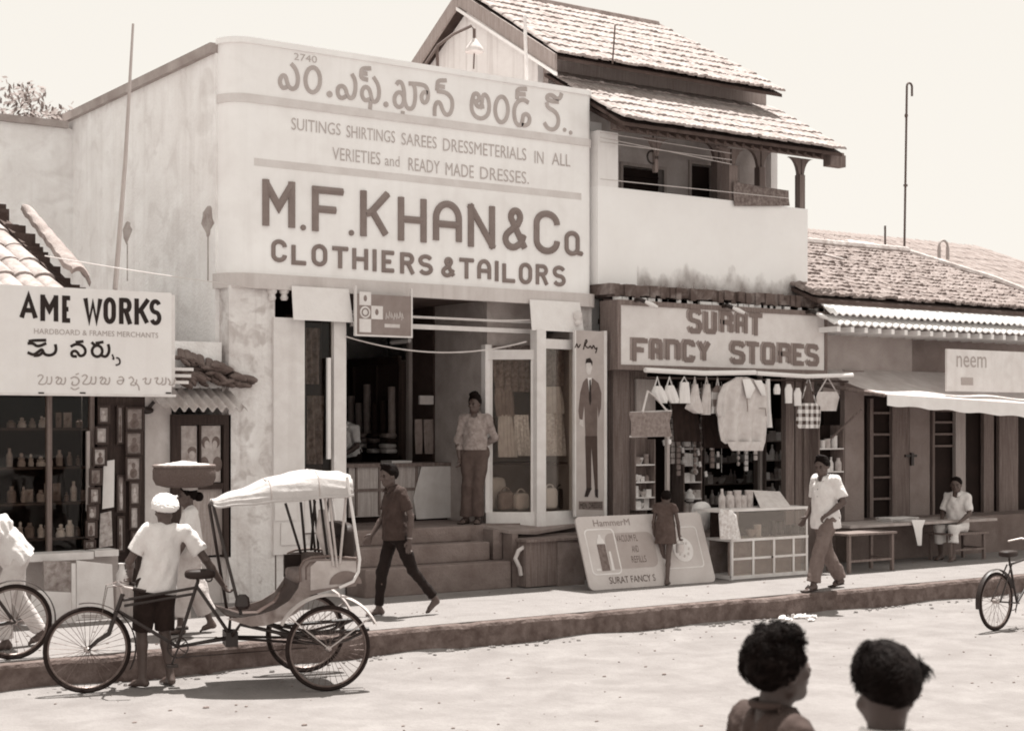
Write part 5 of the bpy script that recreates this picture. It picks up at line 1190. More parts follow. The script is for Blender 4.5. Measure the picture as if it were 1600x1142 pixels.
for a in range(8): mb.ell(bf(bl * .79 + .10 * math.cos(a * .785), .47 + .10 * math.sin(a * .785), .006), (.02, .004, .03), 8, 5)
mb.build('disc_marks', M_lc, bbd)
mb = MB(); word(mb, 'HammerM', bf, .27, .86, .84, .93, 0, .004); mb.build('headline_lettering', M_letter, bbd)
mb = MB(); word(mb, 'VACUUM FL', bf, .58, .93, .62, .71, 0, .004); word(mb, 'AND', bf, .80, .91, .47, .56, 0, .004); word(mb, 'REFILLS', bf, .76, 1.0, .33, .42, 0, .004); word(mb, 'SURAT FANCY S', bf, .33, 1.08, .07, .16, 0, .004); mb.build('text_lettering', mat('billboard_ink', .12, .1, 6, .8, 0), bbd)
# wooden crate box on the plinth right of the steps
cr = thing('wooden_box', 'rough wooden box standing against the plinth beside the shop steps', 'box', (X_(870, 16.3), 16.3, 0))
q0, q1, q2 = X_(822, 16.35), X_(870, 16.35), X_(912, 16.35); zc = Z_(860, 845, 16.35)
mb = MB(); mb.box(q0, q1, 16.35, 16.74, 0.02, zc); mb.build('box_side', M_wood, cr)
mb = MB(); mb.box(q1 + .003, q2, 16.33, 16.74, 0.0, zc - .01); mb.build('box_end', mat('worn_pale_board', .24, .25, 5, .9, .4, 30, blot=.4, bv=.12), cr)
mb = MB(); mb.box(q0 - .03, q2 + .02, 16.30, 16.76, zc + .001, zc + .035); mb.build('box_lid', M_wood, cr)
mb = MB(); c = W(812, 872, 16.42); mb.tube([c + Vector((.10, 0, .16)), c + Vector((-.02, 0, .10)), c + Vector((-.07, 0, .0)), c + Vector((.0, 0, -.12)), c + Vector((.02, 0, -.22))], .028, 8); o = mb.build('cloth_bundle', M_lc, smooth=True); tag(solo(o), 'twisted pale cloth wedged beside the rough wooden box', 'cloth')
# --- fancy goods hanging row
mb = MB(); mb.tube([W(1008, 578, 16.3), W(1100, 583, 16.3), W(1180, 582, 16.3)], .035, 8); o = mb.build('rolled_blind', M_cloth, smooth=True); tag(solo(o), 'long pale rolled blind along the top of the fancy shop opening', 'blind')
mb = MB(); mb.tube([W(1182, 583, 16.3), W(1260, 588, 16.2), W(1332, 586, 16.1)], .032, 8); o = mb.build('rolled_blind', M_cloth, smooth=True); tag(solo(o), 'shorter pale rolled blind at the right of the fancy shop opening', 'blind')
mb = MB(); mb.tube([W(1005, 590, 16.45), W(1325, 596, 16.45)], .015, 6); o = mb.build('hanging_rail', M_dwood); tag(solo(o), 'thin rail carrying bags and clothes across the fancy shop opening', 'rail')
HY = 16.42
def hangbag(lab, rows, m_, grp='white bags on the rail', nm='hanging_bag'):
    p = W((rows[0][1] + rows[0][2]) / 2, rows[0][0], HY); t = thing(nm, lab, 'bag', (p.x, HY, W(rows[-1][1], rows[-1][0], HY).z), grp)
    mb = MB(); panel(mb, rows, HY, dep=.055, fold=.012, nf=2.5, nu=12, ph=rng.uniform(0, 6)); mb.build('bag_body', m_, t, smooth='all')
    mb = MB(); tp = W((rows[0][1] + rows[0][2]) / 2, 589, HY); a, b_ = W(rows[0][1] + 1, rows[0][0] + 1, HY), W(rows[0][2] - 1, rows[0][0] + 1, HY); mb.tube([a, tp, b_], .012, 5); mb.build('handle', m_, t)
hangbag('leftmost crumpled white bag on the rail', [(603, 1022, 1032), (612, 1018, 1038), (624, 1024, 1042), (630, 1032, 1040)], M_cloth)
hangbag('second crumpled white bag on the rail, beside the leftmost', [(602, 1041, 1051), (612, 1038, 1056), (624, 1042, 1060), (630, 1048, 1058)], M_cloth)
hangbag('narrow white bag on the rail, third from the left', [(597, 1063, 1075), (612, 1061, 1077), (630, 1061, 1078)], M_cloth)
hangbag('triangular white bag on the rail, fourth from the left', [(600, 1083, 1088), (620, 1078, 1093), (638, 1070, 1100), (646, 1085, 1099)], M_lc)
hangbag('narrow pale bag on the rail left of the checked one', [(600, 1101, 1107), (620, 1097, 1111), (648, 1096, 1110)], M_lc)
hangbag('broad checked bag on the rail overlapping the pale coat', [(603, 1118, 1124), (612, 1112, 1148), (630, 1112, 1142), (646, 1110, 1128)], M_check2)
garment('dark_garment', 'black garment hanging behind the white bags', 'garment', [(626, 1048, 1078), (640, 1050, 1090), (690, 1052, 1094)], 16.7, M_dc, None, dep=.04, fold=.02)
garment('dark_garment', 'black garment hanging behind the checked bag and pale coat', 'garment', [(644, 1098, 1118), (660, 1096, 1124), (700, 1098, 1150)], 16.75, M_dc, None, dep=.04, fold=.02)
cg = garment('pale_coat', 'large pale coat hanging in front of the fancy shop', 'coat', [(589, 1150, 1166), (593, 1144, 1178), (600, 1131, 1196), (606, 1127, 1199), (640, 1119, 1200), (672, 1121, 1199), (688, 1124, 1198), (693, 1130, 1197)], 16.35, M_lc, None, dep=.035, fold=.032, nf=3.5, nu=36)
mb = MB(); panel(mb, [(690, 1136, 1196), (698, 1139, 1193), (704, 1143, 1191)], 16.30, dep=.03, fold=.012, nu=16); mb.build('coat_hem', M_lc, cg, smooth='all')
mb = MB(); panel(mb, [(592, 1160, 1172), (606, 1163, 1180), (622, 1166, 1172)], 16.27, dep=.012, fold=.006, nu=8); panel(mb, [(594, 1178, 1190), (606, 1184, 1195), (618, 1190, 1196)], 16.28, dep=.012, fold=.006, nu=8); mb.build('lapel', M_cloth, cg, smooth='all')
mb = MB(); mb.tube([W(1167, 622, 16.27), W(1168, 634, 16.27), W(1168, 643, 16.27)], .008, 5); mb.tube([W(1186, 638, 16.27), W(1196, 638, 16.28), W(1197, 650, 16.28)], .007, 5); mb.build('coat_seam', M_mc, cg)
mb = MB(); panel(mb, [(600, 1131, 1140), (618, 1122, 1136), (642, 1119, 1133), (650, 1121, 1131)], 16.27, dep=.05, fold=.012, nu=10); mb.build('coat_sleeve', M_lc, cg, smooth='all')
garment('pale_scarf', 'narrow pale cloth hanging just right of the large coat', 'cloth', [(592, 1196, 1203), (640, 1197, 1204), (668, 1198, 1206)], 16.45, M_cloth, None, dep=.02, fold=.01)
for k, (px, y0, y1, wd, lab) in enumerate(((1214, 600, 616, 5, 'small white pouch hanging left of two longer pouches'), (1232, 600, 630, 6, 'long white pouch hanging right of the small one'), (1246, 606, 634, 6, 'long white pouch hanging nearest the checked bag'))):
    garment('pouch', lab, 'pouch', [(y0, px - 2, px + 2), (y0 + 8, px - wd, px + wd), (y1, px - wd + 1, px + wd - 1)], 16.4, M_cloth, 'small pouches on the rail', dep=.035, fold=.006)
hangbag('black and white checked cloth bag hanging at the right pillar', [(630, 1250, 1276), (636, 1246, 1283), (660, 1243, 1282), (669, 1248, 1280)], M_check, None, 'checked_bag')
hangbag('translucent pale bag hanging right of the checked one', [(612, 1278, 1308), (620, 1275, 1312), (642, 1277, 1306)], M_lc, None, 'pale_bag')
# woven shopping basket bag at the left
t = thing('woven_bag', 'flat woven shopping bag with long handles hanging at the left of the fancy shop', 'bag', W(1016, 684, 16.2))
mb = MB(); panel(mb, [(644, 982, 1050), (660, 986, 1046), (682, 985, 1049)], 16.2, dep=.06, fold=.006, nf=3, nu=20); mb.build('bag_body', mat('woven_fibre', .26, .3, 20, .9, .5, 80), t, smooth='all')
mb = MB(); mb.tube([W(984, 645, 16.2), W(1049, 642, 16.2)], .014, 6); mb.tube([W(984, 682, 16.2), W(1049, 680, 16.2)], .014, 6); mb.build('bag_rim', M_lc, t)
mb = MB(); mb.tube([W(1004, 644, 16.14), W(1012, 611, 16.3)], .016, 6); mb.tube([W(1042, 642, 16.14), W(1026, 622, 16.3), W(1012, 611, 16.3)], .014, 6); mb.build('handle', M_lc, t)
mb = MB(); c = W(1046, 690, 16.25); sq(mb, c, (.03, .02, .04), .8); o = mb.build('price_tag', M_cloth, smooth='all'); tag(solo(o), 'small white tag hanging below the woven bag', 'tag')
# shop uprights and shelves
for px, y0, y1, Y, lab in ((1043, 690, 812, 16.6, 'pale upright pole under the woven bag'), (1188, 690, 800, 17.6, 'pale upright pole under the large coat')):
    mb = MB(); p = W(px, y0, Y); mb.box(p.x - .025, p.x + .025, Y - .02, Y + .03, .52, 3.4 if px > 1100 else p.z + .3); o = mb.build('upright_pole', M_lwood); tag(solo(o), lab, 'pole')
mb = MB(); p = W(988, 590, 16.96); q = W(1022, 640, 16.96); mb.box(p.x + .05, q.x, 16.93, 16.97, q.z - .1, p.z - .02); o = mb.build('wall_panel', M_lwood); tag(solo(o), 'small pale panelled shutter board high at the left of the fancy shop', 'shutter')
sn = 0
def shelf_unit(lab, px0, px1, ys, Y, goods, dz=.0, m_=M_wpaint, grp=None, sc_=1.0):
    x0, x1 = X_(px0, Y), X_(px1, Y); pm = (px0 + px1) / 2; zs = [Z_(pm, y, Y) for y in ys]
    t = thing('shelf_unit', lab, 'shelf', ((x0 + x1) / 2, Y, min(zs)))
    for z in zs:
        mb = MB(); mb.box(x0, x1, Y - .06, Y + .22, z - .02, z); mb.build('shelf_board', m_, t)
    mb = MB(); mb.box(x0 - .02, x0, Y - .05, Y + .22, min(zs) - .02, max(zs) + .35); mb.box(x1, x1 + .02, Y - .05, Y + .22, min(zs) - .02, max(zs) + .35); build_loose(mb, 'shelf_side', M_wood, t)
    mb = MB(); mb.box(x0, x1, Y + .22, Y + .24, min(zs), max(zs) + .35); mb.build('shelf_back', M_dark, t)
    rowname = ['top', 'second', 'third', 'fourth', 'fifth']
    for k, z in enumerate(zs):
        x = x0 + .05
        while x < x1 - .03:
            kd = rng.choice(goods); o = good(kd, x, Y + rng.uniform(0, .1), z, sc_ * rng.uniform(.8, 1.3), rng.choice([M_fig[0], M_fig[0], M_fig[1], M_fig[3], M_fig[3]])); tag(o, 'small %s on the %s board of the %s' % (kd, rowname[k], grp), kd, 'goods on the %s' % grp)
            x += rng.uniform(.065, .095) * sc_
shelf_unit('narrow white shelf unit of small wares at the left of the fancy shop', 990, 1019, (725, 752, 776, 794), 16.85, ['jar', 'bowl', 'box', 'tin'], grp='narrow left shelf unit', sc_=.9)
shelf_unit('tall dim shelf of wares left of the shop entrance', 1066, 1092, (700, 726, 752, 778, 802), 17.3, ['jar', 'tin', 'box'], grp='tall dim shelf unit', sc_=.95)
shelf_unit('deep shelf of wares behind the pale pole at the right of the fancy shop', 1194, 1226, (688, 718, 748, 776), 17.7, ['jar', 'tin', 'bottle', 'box'], m_=M_lwood, grp='deep right shelf unit')
shelf_unit('small white bracket shelf of jars on the right pillar of the fancy shop', 1277, 1314, (700, 736, 762), 16.75, ['jar', 'tin', 'bottle'], grp='small bracket shelf', sc_=1.1)
shelf_unit('wide dim shelf across the back of the fancy shop', 1098, 1186, (690, 722, 755, 786), 18.9, ['jar', 'tin', 'bottle', 'box', 'bowl'], m_=M_wood, grp='wide back shelf', sc_=1.15)
for k in range(16):
    px = 1052 + k * 8.6 + rng.uniform(-2, 2); Yk = 16.85 + rng.uniform(0, .5); z1 = Z_(px, 596, Yk); L = rng.uniform(.7, 1.4); x = X_(px, Yk); mb = MB(); n = int(L / .085)
    mb.tube([(x, Yk, z1), (x, Yk, z1 - L)], .004, 4)
    kd = rng.randrange(3); zz = z1 - .12
    while zz > z1 - L:
        if kd == 0: mb.box(x - .035, x + .035, Yk - .012, Yk + .012, zz - .05, zz + .02)
        elif kd == 1: mb.ell((x, Yk, zz), (.026, .026, .034), 8, 6)
        else: mb.box(x - .022, x + .022, Yk - .01, Yk + .01, zz - .06, zz + .02, Matrix.Translation((x, 0, 0)) @ Matrix.Rotation(rng.uniform(-.3, .3), 4, 'Y') @ Matrix.Translation((-x, 0, 0)))
        zz -= .085
    o = mb.build('packet_string', rng.choice([M_fig[0], M_fig[1], M_fig[3], M_mc])); tag(solo(o), 'string of small packets hanging in the fancy shop opening behind the bags', 'packet string', 'packet strings in the fancy shop opening')
for k, (px, py, r_) in enumerate(((1072, 690, .07), (1085, 735, .06), (1078, 775, .08), (1068, 720, .05))):
    mb = MB(); c = W(px, py, 17.1); mb.lathe((c.x, c.y, c.z - r_), [(r_ * .6, 0), (r_, r_ * .6), (r_ * .8, r_ * 1.2), (r_ * .45, r_ * 1.5), (r_ * .55, r_ * 1.9), (r_ * .2, r_ * 2.3)], 12); o = mb.build('toy_doll', M_fig[3] if k != 1 else M_fig[0], None, smooth=True); tag(solo(o), ['topmost', 'third', 'lowest', 'second'][k] + ' pale toy doll hanging beside the tall dim shelf', 'doll', 'pale dolls in the fancy shop')
# glazed display cabinet
dc = thing('display_cabinet', 'white framed glazed display cabinet standing before the fancy shop', 'cabinet', (X_(1200, 15.7), 15.7, 0))
KYc = 15.6; kx0, kx1 = X_(1143, KYc), X_(1262, KYc); kz = lambda y: Z_(1200, y, KYc)
zt_, zm, zlo = kz(795), kz(842), kz(898); bx = .022
mb = MB()
for x in (kx0, kx0 + (kx1 - kx0) * .27, kx0 + (kx1 - kx0) * .54, kx0 + (kx1 - kx0) * .80, kx1 - .03): mb.box(x, x + .035, KYc, KYc + .03, zlo, zm)
mb.box(kx0 - .01, kx1 + .01, KYc - .005, KYc + .5, zm - .01, zm + .025); mb.box(kx0, kx1, KYc + .002, KYc + .5, zlo - .03, zlo + .02); mb.box(kx0 + .003, kx1 - .003, KYc + .003, KYc + .028, (zm + zlo) / 2 - .015, (zm + zlo) / 2 + .015)
mb.box(kx1 - .03, kx1, KYc + .47, KYc + .5, zlo, zm); mb.box(kx0, kx0 + .03, KYc + .47, KYc + .5, zlo, zm)
mb.build('lower_frame', M_wpaint, dc)
mb = MB(); ux0 = X_(1122, KYc)
mb.box(ux0, kx1 + .02, KYc - .01, KYc + .5, zt_ - .02, zt_ + .015); mb.box(kx1 - .025, kx1, KYc, KYc + .025, zm + .025, zt_ - .02); mb.box(kx0 + .48, kx0 + .50, KYc + .4, KYc + .42, zm + .025, zt_ - .02); mb.box(ux0, ux0 + .02, KYc + .45, KYc + .48, 0, zt_ - .02); mb.box(kx1 - .025, kx1, KYc + .47, KYc + .495, zm + .025, zt_ - .02)
mb.build('upper_frame', M_wpaint, dc)
mb = MB(); mb.box(kx0 + .03, kx1 - .03, KYc + .012, KYc + .016, zlo + .02, zm - .01); mb.box(kx0 + .02, kx1 - .03, KYc + .01, KYc + .014, zm + .03, zt_ - .03); mb.build('cabinet_pane', M_glass, dc)
mb = MB(); mb.box(kx0 + .02, kx1 - .02, KYc + .46, KYc + .48, zlo, zm - .012); mb.box(kx0 + .035, kx1 - .035, KYc + .10, KYc + .11, zlo + .02, zm - .03); mb.build('cabinet_back', M_mc, dc)
mb = MB(); mb.box(kx0 + .02, kx1 - .02, KYc + .44, KYc + .455, zm + .026, zt_ - .022); mb.build('cabinet_back', M_dc, dc)
mb = MB(); mb.ell((kx0 + (kx1 - kx0) * .52, KYc - .01, (zm + zlo) / 2), (.018, .012, .018), 10, 6); mb.build('door_knob', M_metal, dc)
for x in (kx0, kx1 - .04):
    mb = MB(); mb.box(x, x + .04, KYc + .01, KYc + .05, 0.004, zlo - .03); mb.box(x, x + .04, KYc + .44, KYc + .48, 0.004, zlo - .03); mb.build('cabinet_leg', M_wpaint, dc)
for k, px in enumerate((1172, 1182, 1194, 1207, 1218, 1230, 1241, 1251)):
    x = X_(px, KYc + .2); kd = ['bowl', 'tin', 'jar', 'tin', 'tin', 'jar', 'tin', 'jar'][k]; o = good(kd, x, KYc + .18, zm + .028, 1.25, [M_bag, M_lc, M_black, M_metal, M_metal, M_dc, M_metal, M_dc][k]); tag(o, '%s standing in the display cabinet, number %d from its left end' % (['pale bowl', 'pale tin', 'black jar', 'dark tin', 'dark tin', 'dark jar', 'dark tin', 'dark jar'][k], k + 1), kd, 'wares inside the display cabinet')
for k, (px, h, kd) in enumerate(((1128, .2, 'bottle'), (1152, .22, 'tin'), (1160, .24, 'tin'), (1170, .16, 'tin'), (1140, .12, 'jar'))):
    x = X_(px, KYc + .3); o = good(kd, x, KYc + .3, zt_ + .016, 1.5, M_fig[0]); tag(o, '%s on top of the display cabinet, %s' % (kd, ['at its left end', 'left of the middle pair', 'in the middle group', 'next to the sloping tray', 'left of the tall tins'][k]), kd, 'wares on top of the display cabinet')
mb = MB(); a = W(1178, 770, KYc + .35); mb.quadbox(W(1188, 793, KYc + .05), W(1236, 793, KYc + .05), W(1220, 771, KYc + .4), W(1178, 769, KYc + .4), (0, .02, .03)); o = mb.build('sloping_tray', M_lc); tag(solo(o), 'glazed sloping tray of trinkets on the cabinet top', 'tray')
garment('paper_bag', 'pale printed carrier bag hanging at the left end of the display cabinet', 'bag', [(796, 1126, 1140), (804, 1123, 1150), (826, 1124, 1154), (842, 1125, 1157)], 15.5, M_pat[2], None, dep=.06, fold=.01)
handbag('round white bundle beside the flask billboard top', 1096, 830, 16.3, .30, .42, M_cloth, False, 'white_bundle', None, 'bundle', .12, .75)
# --- right: trestle tables and stool
def trestle(nm, lab, cat, px0, px1, py, Y, dep, legs_y, m_=M_wood, th=.03):
    x0, x1 = X_(px0, Y), X_(px1, Y); z = Z_((px0 + px1) / 2, py, Y); t = thing(nm, lab, cat, ((x0 + x1) / 2, Y, 0))
    mb = MB(); mb.box(x0, x1, Y, Y + dep, z - th, z); mb.build('table_top', m_, t)
    for x in (x0 + .04, x1 - .08):
        for y in (Y + .03, Y + dep - .07):
            mb = MB(); mb.prism([(x, y, z - th), (x + .045, y, z - th), (x + .045, y + .045, z - th), (x, y + .045, z - th)], (0, 0, -(z - th) + .004)); mb.build('leg', m_, t)
    mb = MB(); mb.box(x0 + .06, x1 - .06, Y + .035, Y + .06, .16, .19); mb.box(x1 - .075, x1 - .05, Y + .06, Y + dep - .06, .17, .20); mb.build('stretcher', m_, t)
    return z
z1_ = trestle('low_table', 'rough low wooden table standing before the plank doors', 'table', 1326, 1402, 832, 15.3, .5, 0)
z2_ = trestle('wooden_stool', 'plain wooden stool under the seated man at the far right', 'stool', 1486, 1545, 832, 15.75, .5, 0)
mb = MB(); mb.box(X_(1330, 15.8), X_(1560, 15.8), 15.82, 16.58, .60, .64); o = mb.build('plank_bench', mat('newspaper_covered_plank', .40, .2, 6, .9, .3, blot=.3, bv=.25)); tag(solo(o), 'long low plank bench against the plinth of the low house', 'bench')
mb = MB()
for k in range(5): mb.box(-.3, .3, -.16, .16, k * .012, k * .012 + .008, Matrix.Translation((X_(1402, 16.2), 16.2, .642)) @ Matrix.Rotation(rng.uniform(-.4, .4), 4, 'Z'))
o = mb.build('newspaper_pile', M_paper); tag(solo(o), 'loose pile of newspapers on the long plank bench', 'newspapers')
garment('white_cloth', 'white cloth hanging over the front of the plank bench', 'cloth', [(812, 1424, 1446), (825, 1428, 1441), (852, 1433, 1439)], 15.79, M_cloth, None, dep=.01, fold=.01)
# bracket street lamp over the big sign
sl_ = thing('street_lamp', 'enamel shaded lamp on a bent bracket arm above the big sign', 'lamp', W(684, 110, 18.0))
mb = MB(); mb.tube([W(684, 118, 18.0), W(683, 72, 18.0)], .022, 8); mb.tube([W(664, 102, 18.0), W(684, 72, 18.0), W(708, 54, 18.0), W(736, 41, 18.0), W(741, 46, 18.0), W(741, 62, 18.0)], .022, 8); mb.build('bracket_arm', M_dwire, sl_, smooth=True)
mb = MB(); c = W(741, 80, 18.0); mb.lathe(c, [(.13, -.02), (.135, 0), (.115, .05), (.06, .12), (.03, .17)], 18); mb.build('lamp_shade', M_lc, sl_, smooth=True)
mb = MB(); mb.tube([W(741, 84, 18.0), W(740, 108, 18.0)], .012, 6); mb.build('lamp_rod', M_dwire, sl_)
mb = MB(); mb.tube([W(820, 25, 17.5), W(823, 132, 17.5)], .025, 7); o = mb.build('roof_pole', M_wpaint, smooth=True); tag(solo(o), 'pale upright pole in front of the gable above the sign', 'pole')
mb = MB(); mb.tube([W(961, 40, 17.3), W(957, 100, 17.3)], .012, 6); o = mb.build('aerial_rod', M_dwire); tag(solo(o), 'thin rod standing against the main tiled roof', 'rod')
mb = MB(); c = W(498, 71, 17.3); mb.box(-.13, .13, -.05, .05, 0, .03, Matrix.Translation((c.x, 17.3, SZ1 + .03)) @ Matrix.Rotation(.2, 4, 'Y')); mb.tube([Vector((c.x - .5, 17.3, SZ1 + .06)), Vector((c.x - .1, 17.3, SZ1 + .035))], .015, 5); o = mb.build('loose_stick', M_wood); tag(solo(o), 'broken stick lying on top of the big signboard', 'stick')
# balcony bits: draped cloth, hanging lantern
garment('draped_cloth', 'dark patterned cloth draped over the balcony parapet between the posts', 'cloth', [(284, 1146, 1148), (292, 1146, 1190), (298, 1146, 1232), (312, 1146, 1232), (322, 1147, 1233)], 16.97, M_pat[1], None, dep=.015, fold=.012, nf=5, nu=30)
mb = MB(); c = W(1019, 246, 17.1); mb.ring(c, (0, 1, 0), .09, .016, 16, 6); mb.tube([c + Vector((0, 0, .09)), W(1021, 206, 17.1)], .012, 6); o = mb.build('hanging_hook', M_metal, smooth=True); tag(solo(o), 'iron ring hook hanging from the balcony eave', 'hook')
# road rubbish
mb = MB()
for k in range(14): 
    mb.quadbox(*[Vector((0, 0, 0)) + Vector(q) for q in ((-.04, -.03, 0), (.05, -.035, .02), (.04, .04, .035), (-.05, .03, .01))], (0, 0, .004)) if False else sq(mb, G(1244 + rng.uniform(-26, 30), 968 + rng.uniform(-5, 4), ROAD) + Vector((0, 0, .02)), (rng.uniform(.02, .06), rng.uniform(.02, .05), rng.uniform(.015, .04)), .8, 8, 5, jit=.25)
o = mb.build('crumpled_paper', M_paper); tag(solo(o), 'crumpled white paper lying at the kerb foot behind the dark haired bystander', 'paper')
# ------------------------------------------------------------------ cycle rickshaw
RO = Vector((6.81, 12.89, ROAD)); RA = math.atan2(.61, -1.97)
rk = thing('cycle_rickshaw', 'parked cycle rickshaw with pale canvas hood, spoked wheels and upholstered seat', 'rickshaw', RO, None, RA)
RM = ORG[rk.name]; RI = RM.inverted()
CAMP = RI @ Vector((0, 0, CAMZ))
def Lr(px, py, ly):
    """photo measure -> local point on the lengthwise vertical plane y = ly of the rickshaw"""
    q = RI @ W(px, py, 10.0); d = q - CAMP; t = (ly - CAMP.y) / d.y
    return CAMP + d * t
def RB(mb, nm, m_, parent=None, smooth=True): return mb.build(nm, m_, parent or rk, smooth=smooth, local=True)
M_tyre = mat('tyre_rubber', .018, .3, 20, .85, .2)
M_rim = mat('rim_steel', .16, .2, 20, .4, .05, metal=.5)
M_hood = mat('hood_canvas', .50, .10, 5, .95, .5, 18, blot=.3, bv=.36, blots=3, k=.6)
M_body = mat('painted_body', .06, .3, 6, .5, .1, blot=.3, bv=.2)
M_bodyl = mat('pale_body_panel', .50, .15, 5, .55, .1, blot=.3, bv=.3, blots=4)
M_seat = mat('seat_cover', .028, .3, 8, .6, .2, 20)
def wheel(parent, c, rad, nm='wheel', ax=(0, 1, 0), ns=36):
    c = Vector(c); ax = Vector(ax).normalized()
    mb = MB(); mb.ring(c, ax, rad - .018, .019, 48, 8); w_ = RB(mb, nm, M_tyre, parent)
    mb = MB(); mb.ring(c, ax, rad - .042, .011, 48, 6); RB(mb, 'rim', M_rim, w_)
    mb = MB(); u = ax.orthogonal().normalized(); v = ax.cross(u)
    for i in range(ns):
        a = 2 * math.pi * i / ns; d = u * math.cos(a) + v * math.sin(a); e = u * math.cos(a + .35 * (-1) ** (i // 2)) + v * math.sin(a + .35 * (-1) ** (i // 2))
        mb.tube([c + e * .022 + ax * (.03 if i % 2 else -.03), c + d * (rad - .045)], .0022, 4, cap=False)
    RB(mb, 'spokes', M_rim, w_, False)
    mb = MB(); mb.tube([c - ax * .05, c - ax * .035, c + ax * .035, c + ax * .05], [.012, .026, .026, .012], 12); RB(mb, 'hub', M_steel, w_)
    return w_
WR = .385; TW = .56
wheel(rk, (0, TW, WR), WR); wheel(rk, (0, -TW, WR), WR)
FX = 2.06; fwx = wheel(rk, (FX, 0, WR), WR, 'wheel', (-.10, 1, 0))
mb = MB(); mb.cyl((0, -TW, WR), (0, TW, WR), .018, 10)
for s in (-1, 1): mb.tube([(-.42, s * .36, WR + .13), (-.2, s * .36, WR + .035), (0, s * .36, WR + .015), (.2, s * .36, WR + .035), (.42, s * .36, WR + .13)], .016, 6); mb.tube([(-.3, s * .36, WR + .10), (0, s * .36, WR + .035), (.3, s * .36, WR + .10)], .013, 6)
RB(mb, 'axle_and_springs', M_metal)
# mudguards on the rear wheels
for s in (1, -1):
    mb = MB(); P = []
    def mg(u, v, s=s):
        a = R(28 + 128 * u); r_ = WR + .085; yy = s * TW + (v - .5) * .11; cr = .02 * (1 - (2 * v - 1) ** 2)
        return Vector(((r_ + cr) * math.cos(a) * 1.0, yy, WR + (r_ + cr) * math.sin(a)))
    mb.grid(mg, 26, 5, (0, 0, .004)); 
    for a in (40, 145): mb.tube([(0, s * (TW + .04), WR), ((WR + .09) * math.cos(R(a)), s * (TW + .05), WR + (WR + .09) * math.sin(R(a)))], .006, 5)
    RB(mb, 'mudguard', M_bodyl)
# body tub: side panels traced at the seat width, floor, seat and back
SWd = .40
prof_out = [(353, 966), (372, 972), (392, 978), (414, 977), (440, 969), (462, 958), (476, 944), (484, 930), (520, 920), (556, 915), (560, 898), (560, 874), (500, 872), (478, 874), (471, 886), (470, 903), (466, 918), (452, 938), (430, 952), (405, 960), (380, 964)]
P = [Lr(a, b_, SWd) for a, b_ in prof_out]
for s, nm in ((1, 'side_panel'), (-1, 'side_panel')):
    mb = MB(); mb.prism([Vector((p.x, s * SWd - (.012 if s < 0 else 0), p.z)) for p in P], (0, .012, 0)); RB(mb, nm, mat('tub_paint', .24, .3, 7, .5, .1, blot=.5, bv=.42, blots=6), None, False)
floor_z = Lr(400, 965, SWd).z; xfront = Lr(353, 966, SWd).x; xseat = Lr(470, 905, SWd).x; zseat = Lr(470, 903, SWd).z; xback = Lr(556, 900, SWd).x; zrail = Lr(500, 872, SWd).z
mb = MB()
fl = [Lr(a, b_, SWd) for a, b_ in ((353, 962), (392, 973), (420, 972), (448, 955), (466, 930), (470, 905))]
for a, b_ in zip(fl, fl[1:]): mb.quadbox((a.x, -SWd + .002, a.z), (b_.x, -SWd + .002, b_.z), (b_.x, SWd - .002, b_.z), (a.x, SWd - .002, a.z), (0, 0, .015))
RB(mb, 'footwell', M_body, None, False)
# pale outer skin with dark round foot of the hood hinge
PP = [Lr(a, b_, SWd + .014) for a, b_ in ((485, 922), (485, 885), (495, 876), (556, 876), (557, 898), (551, 911), (520, 917))]
mb = MB(); mb.prism([Vector((p.x, SWd + .014, p.z)) for p in PP], (0, .006, 0)); RB(mb, 'outer_panel', M_bodyl, None, False)
QQ = Lr(540, 912, SWd + .022); mb = MB(); mb.prism([Vector((QQ.x + .15 * math.cos(R(a)), SWd + .021, QQ.z + .12 * math.sin(R(a)))) for a in range(0, 181, 15)], (0, .004, 0)); RB(mb, 'panel_flash', mat('panel_flash_paint', .20, .2, 5, .6, .05), None, False)
mb = MB(); sq(mb, ((xseat + xback) / 2 + .02, 0, zseat - .01), ((xseat - xback) / 2 + .02, SWd - .02, .06), .35, 24, 10); RB(mb, 'seat', mat('seat_leather', .22, .25, 8, .6, .2, 20), None, 'all')
mb = MB(); sq(mb, (xback + .06, 0, zseat + .24), (.07, SWd - .02, .24), .35, 24, 10); RB(mb, 'backrest', M_seat, None, 'all')
mb = MB(); mb.box(xseat - .02, xseat + .005, -SWd + .02, SWd - .02, Lr(466, 925, SWd).z, zseat - .03); RB(mb, 'seat_front', M_body, None, False)
# arm rails
for s in (1, -1):
    mb = MB(); A = [Lr(a, b_, SWd) for a, b_ in ((469, 908), (468, 886), (474, 875), (486, 870), (512, 868), (556, 872))]
    mb.tube([(p.x, s * (SWd + .02), p.z) for p in A], .012, 8); A2 = [Lr(a, b_, SWd) for a, b_ in ((478, 905), (478, 886), (484, 879), (500, 877))]; mb.tube([(p.x, s * (SWd + .012), p.z) for p in A2], .008, 6); RB(mb, 'arm_rail', M_rim)
# far armrest cushion
mb = MB(); a = Lr(444, 866, -SWd + .06); b_ = Lr(470, 900, -SWd + .06); mb.box(min(a.x, b_.x) , max(a.x, b_.x), -SWd + .02, -SWd + .08, b_.z, a.z); RB(mb, 'arm_cushion', M_seat, None, False)
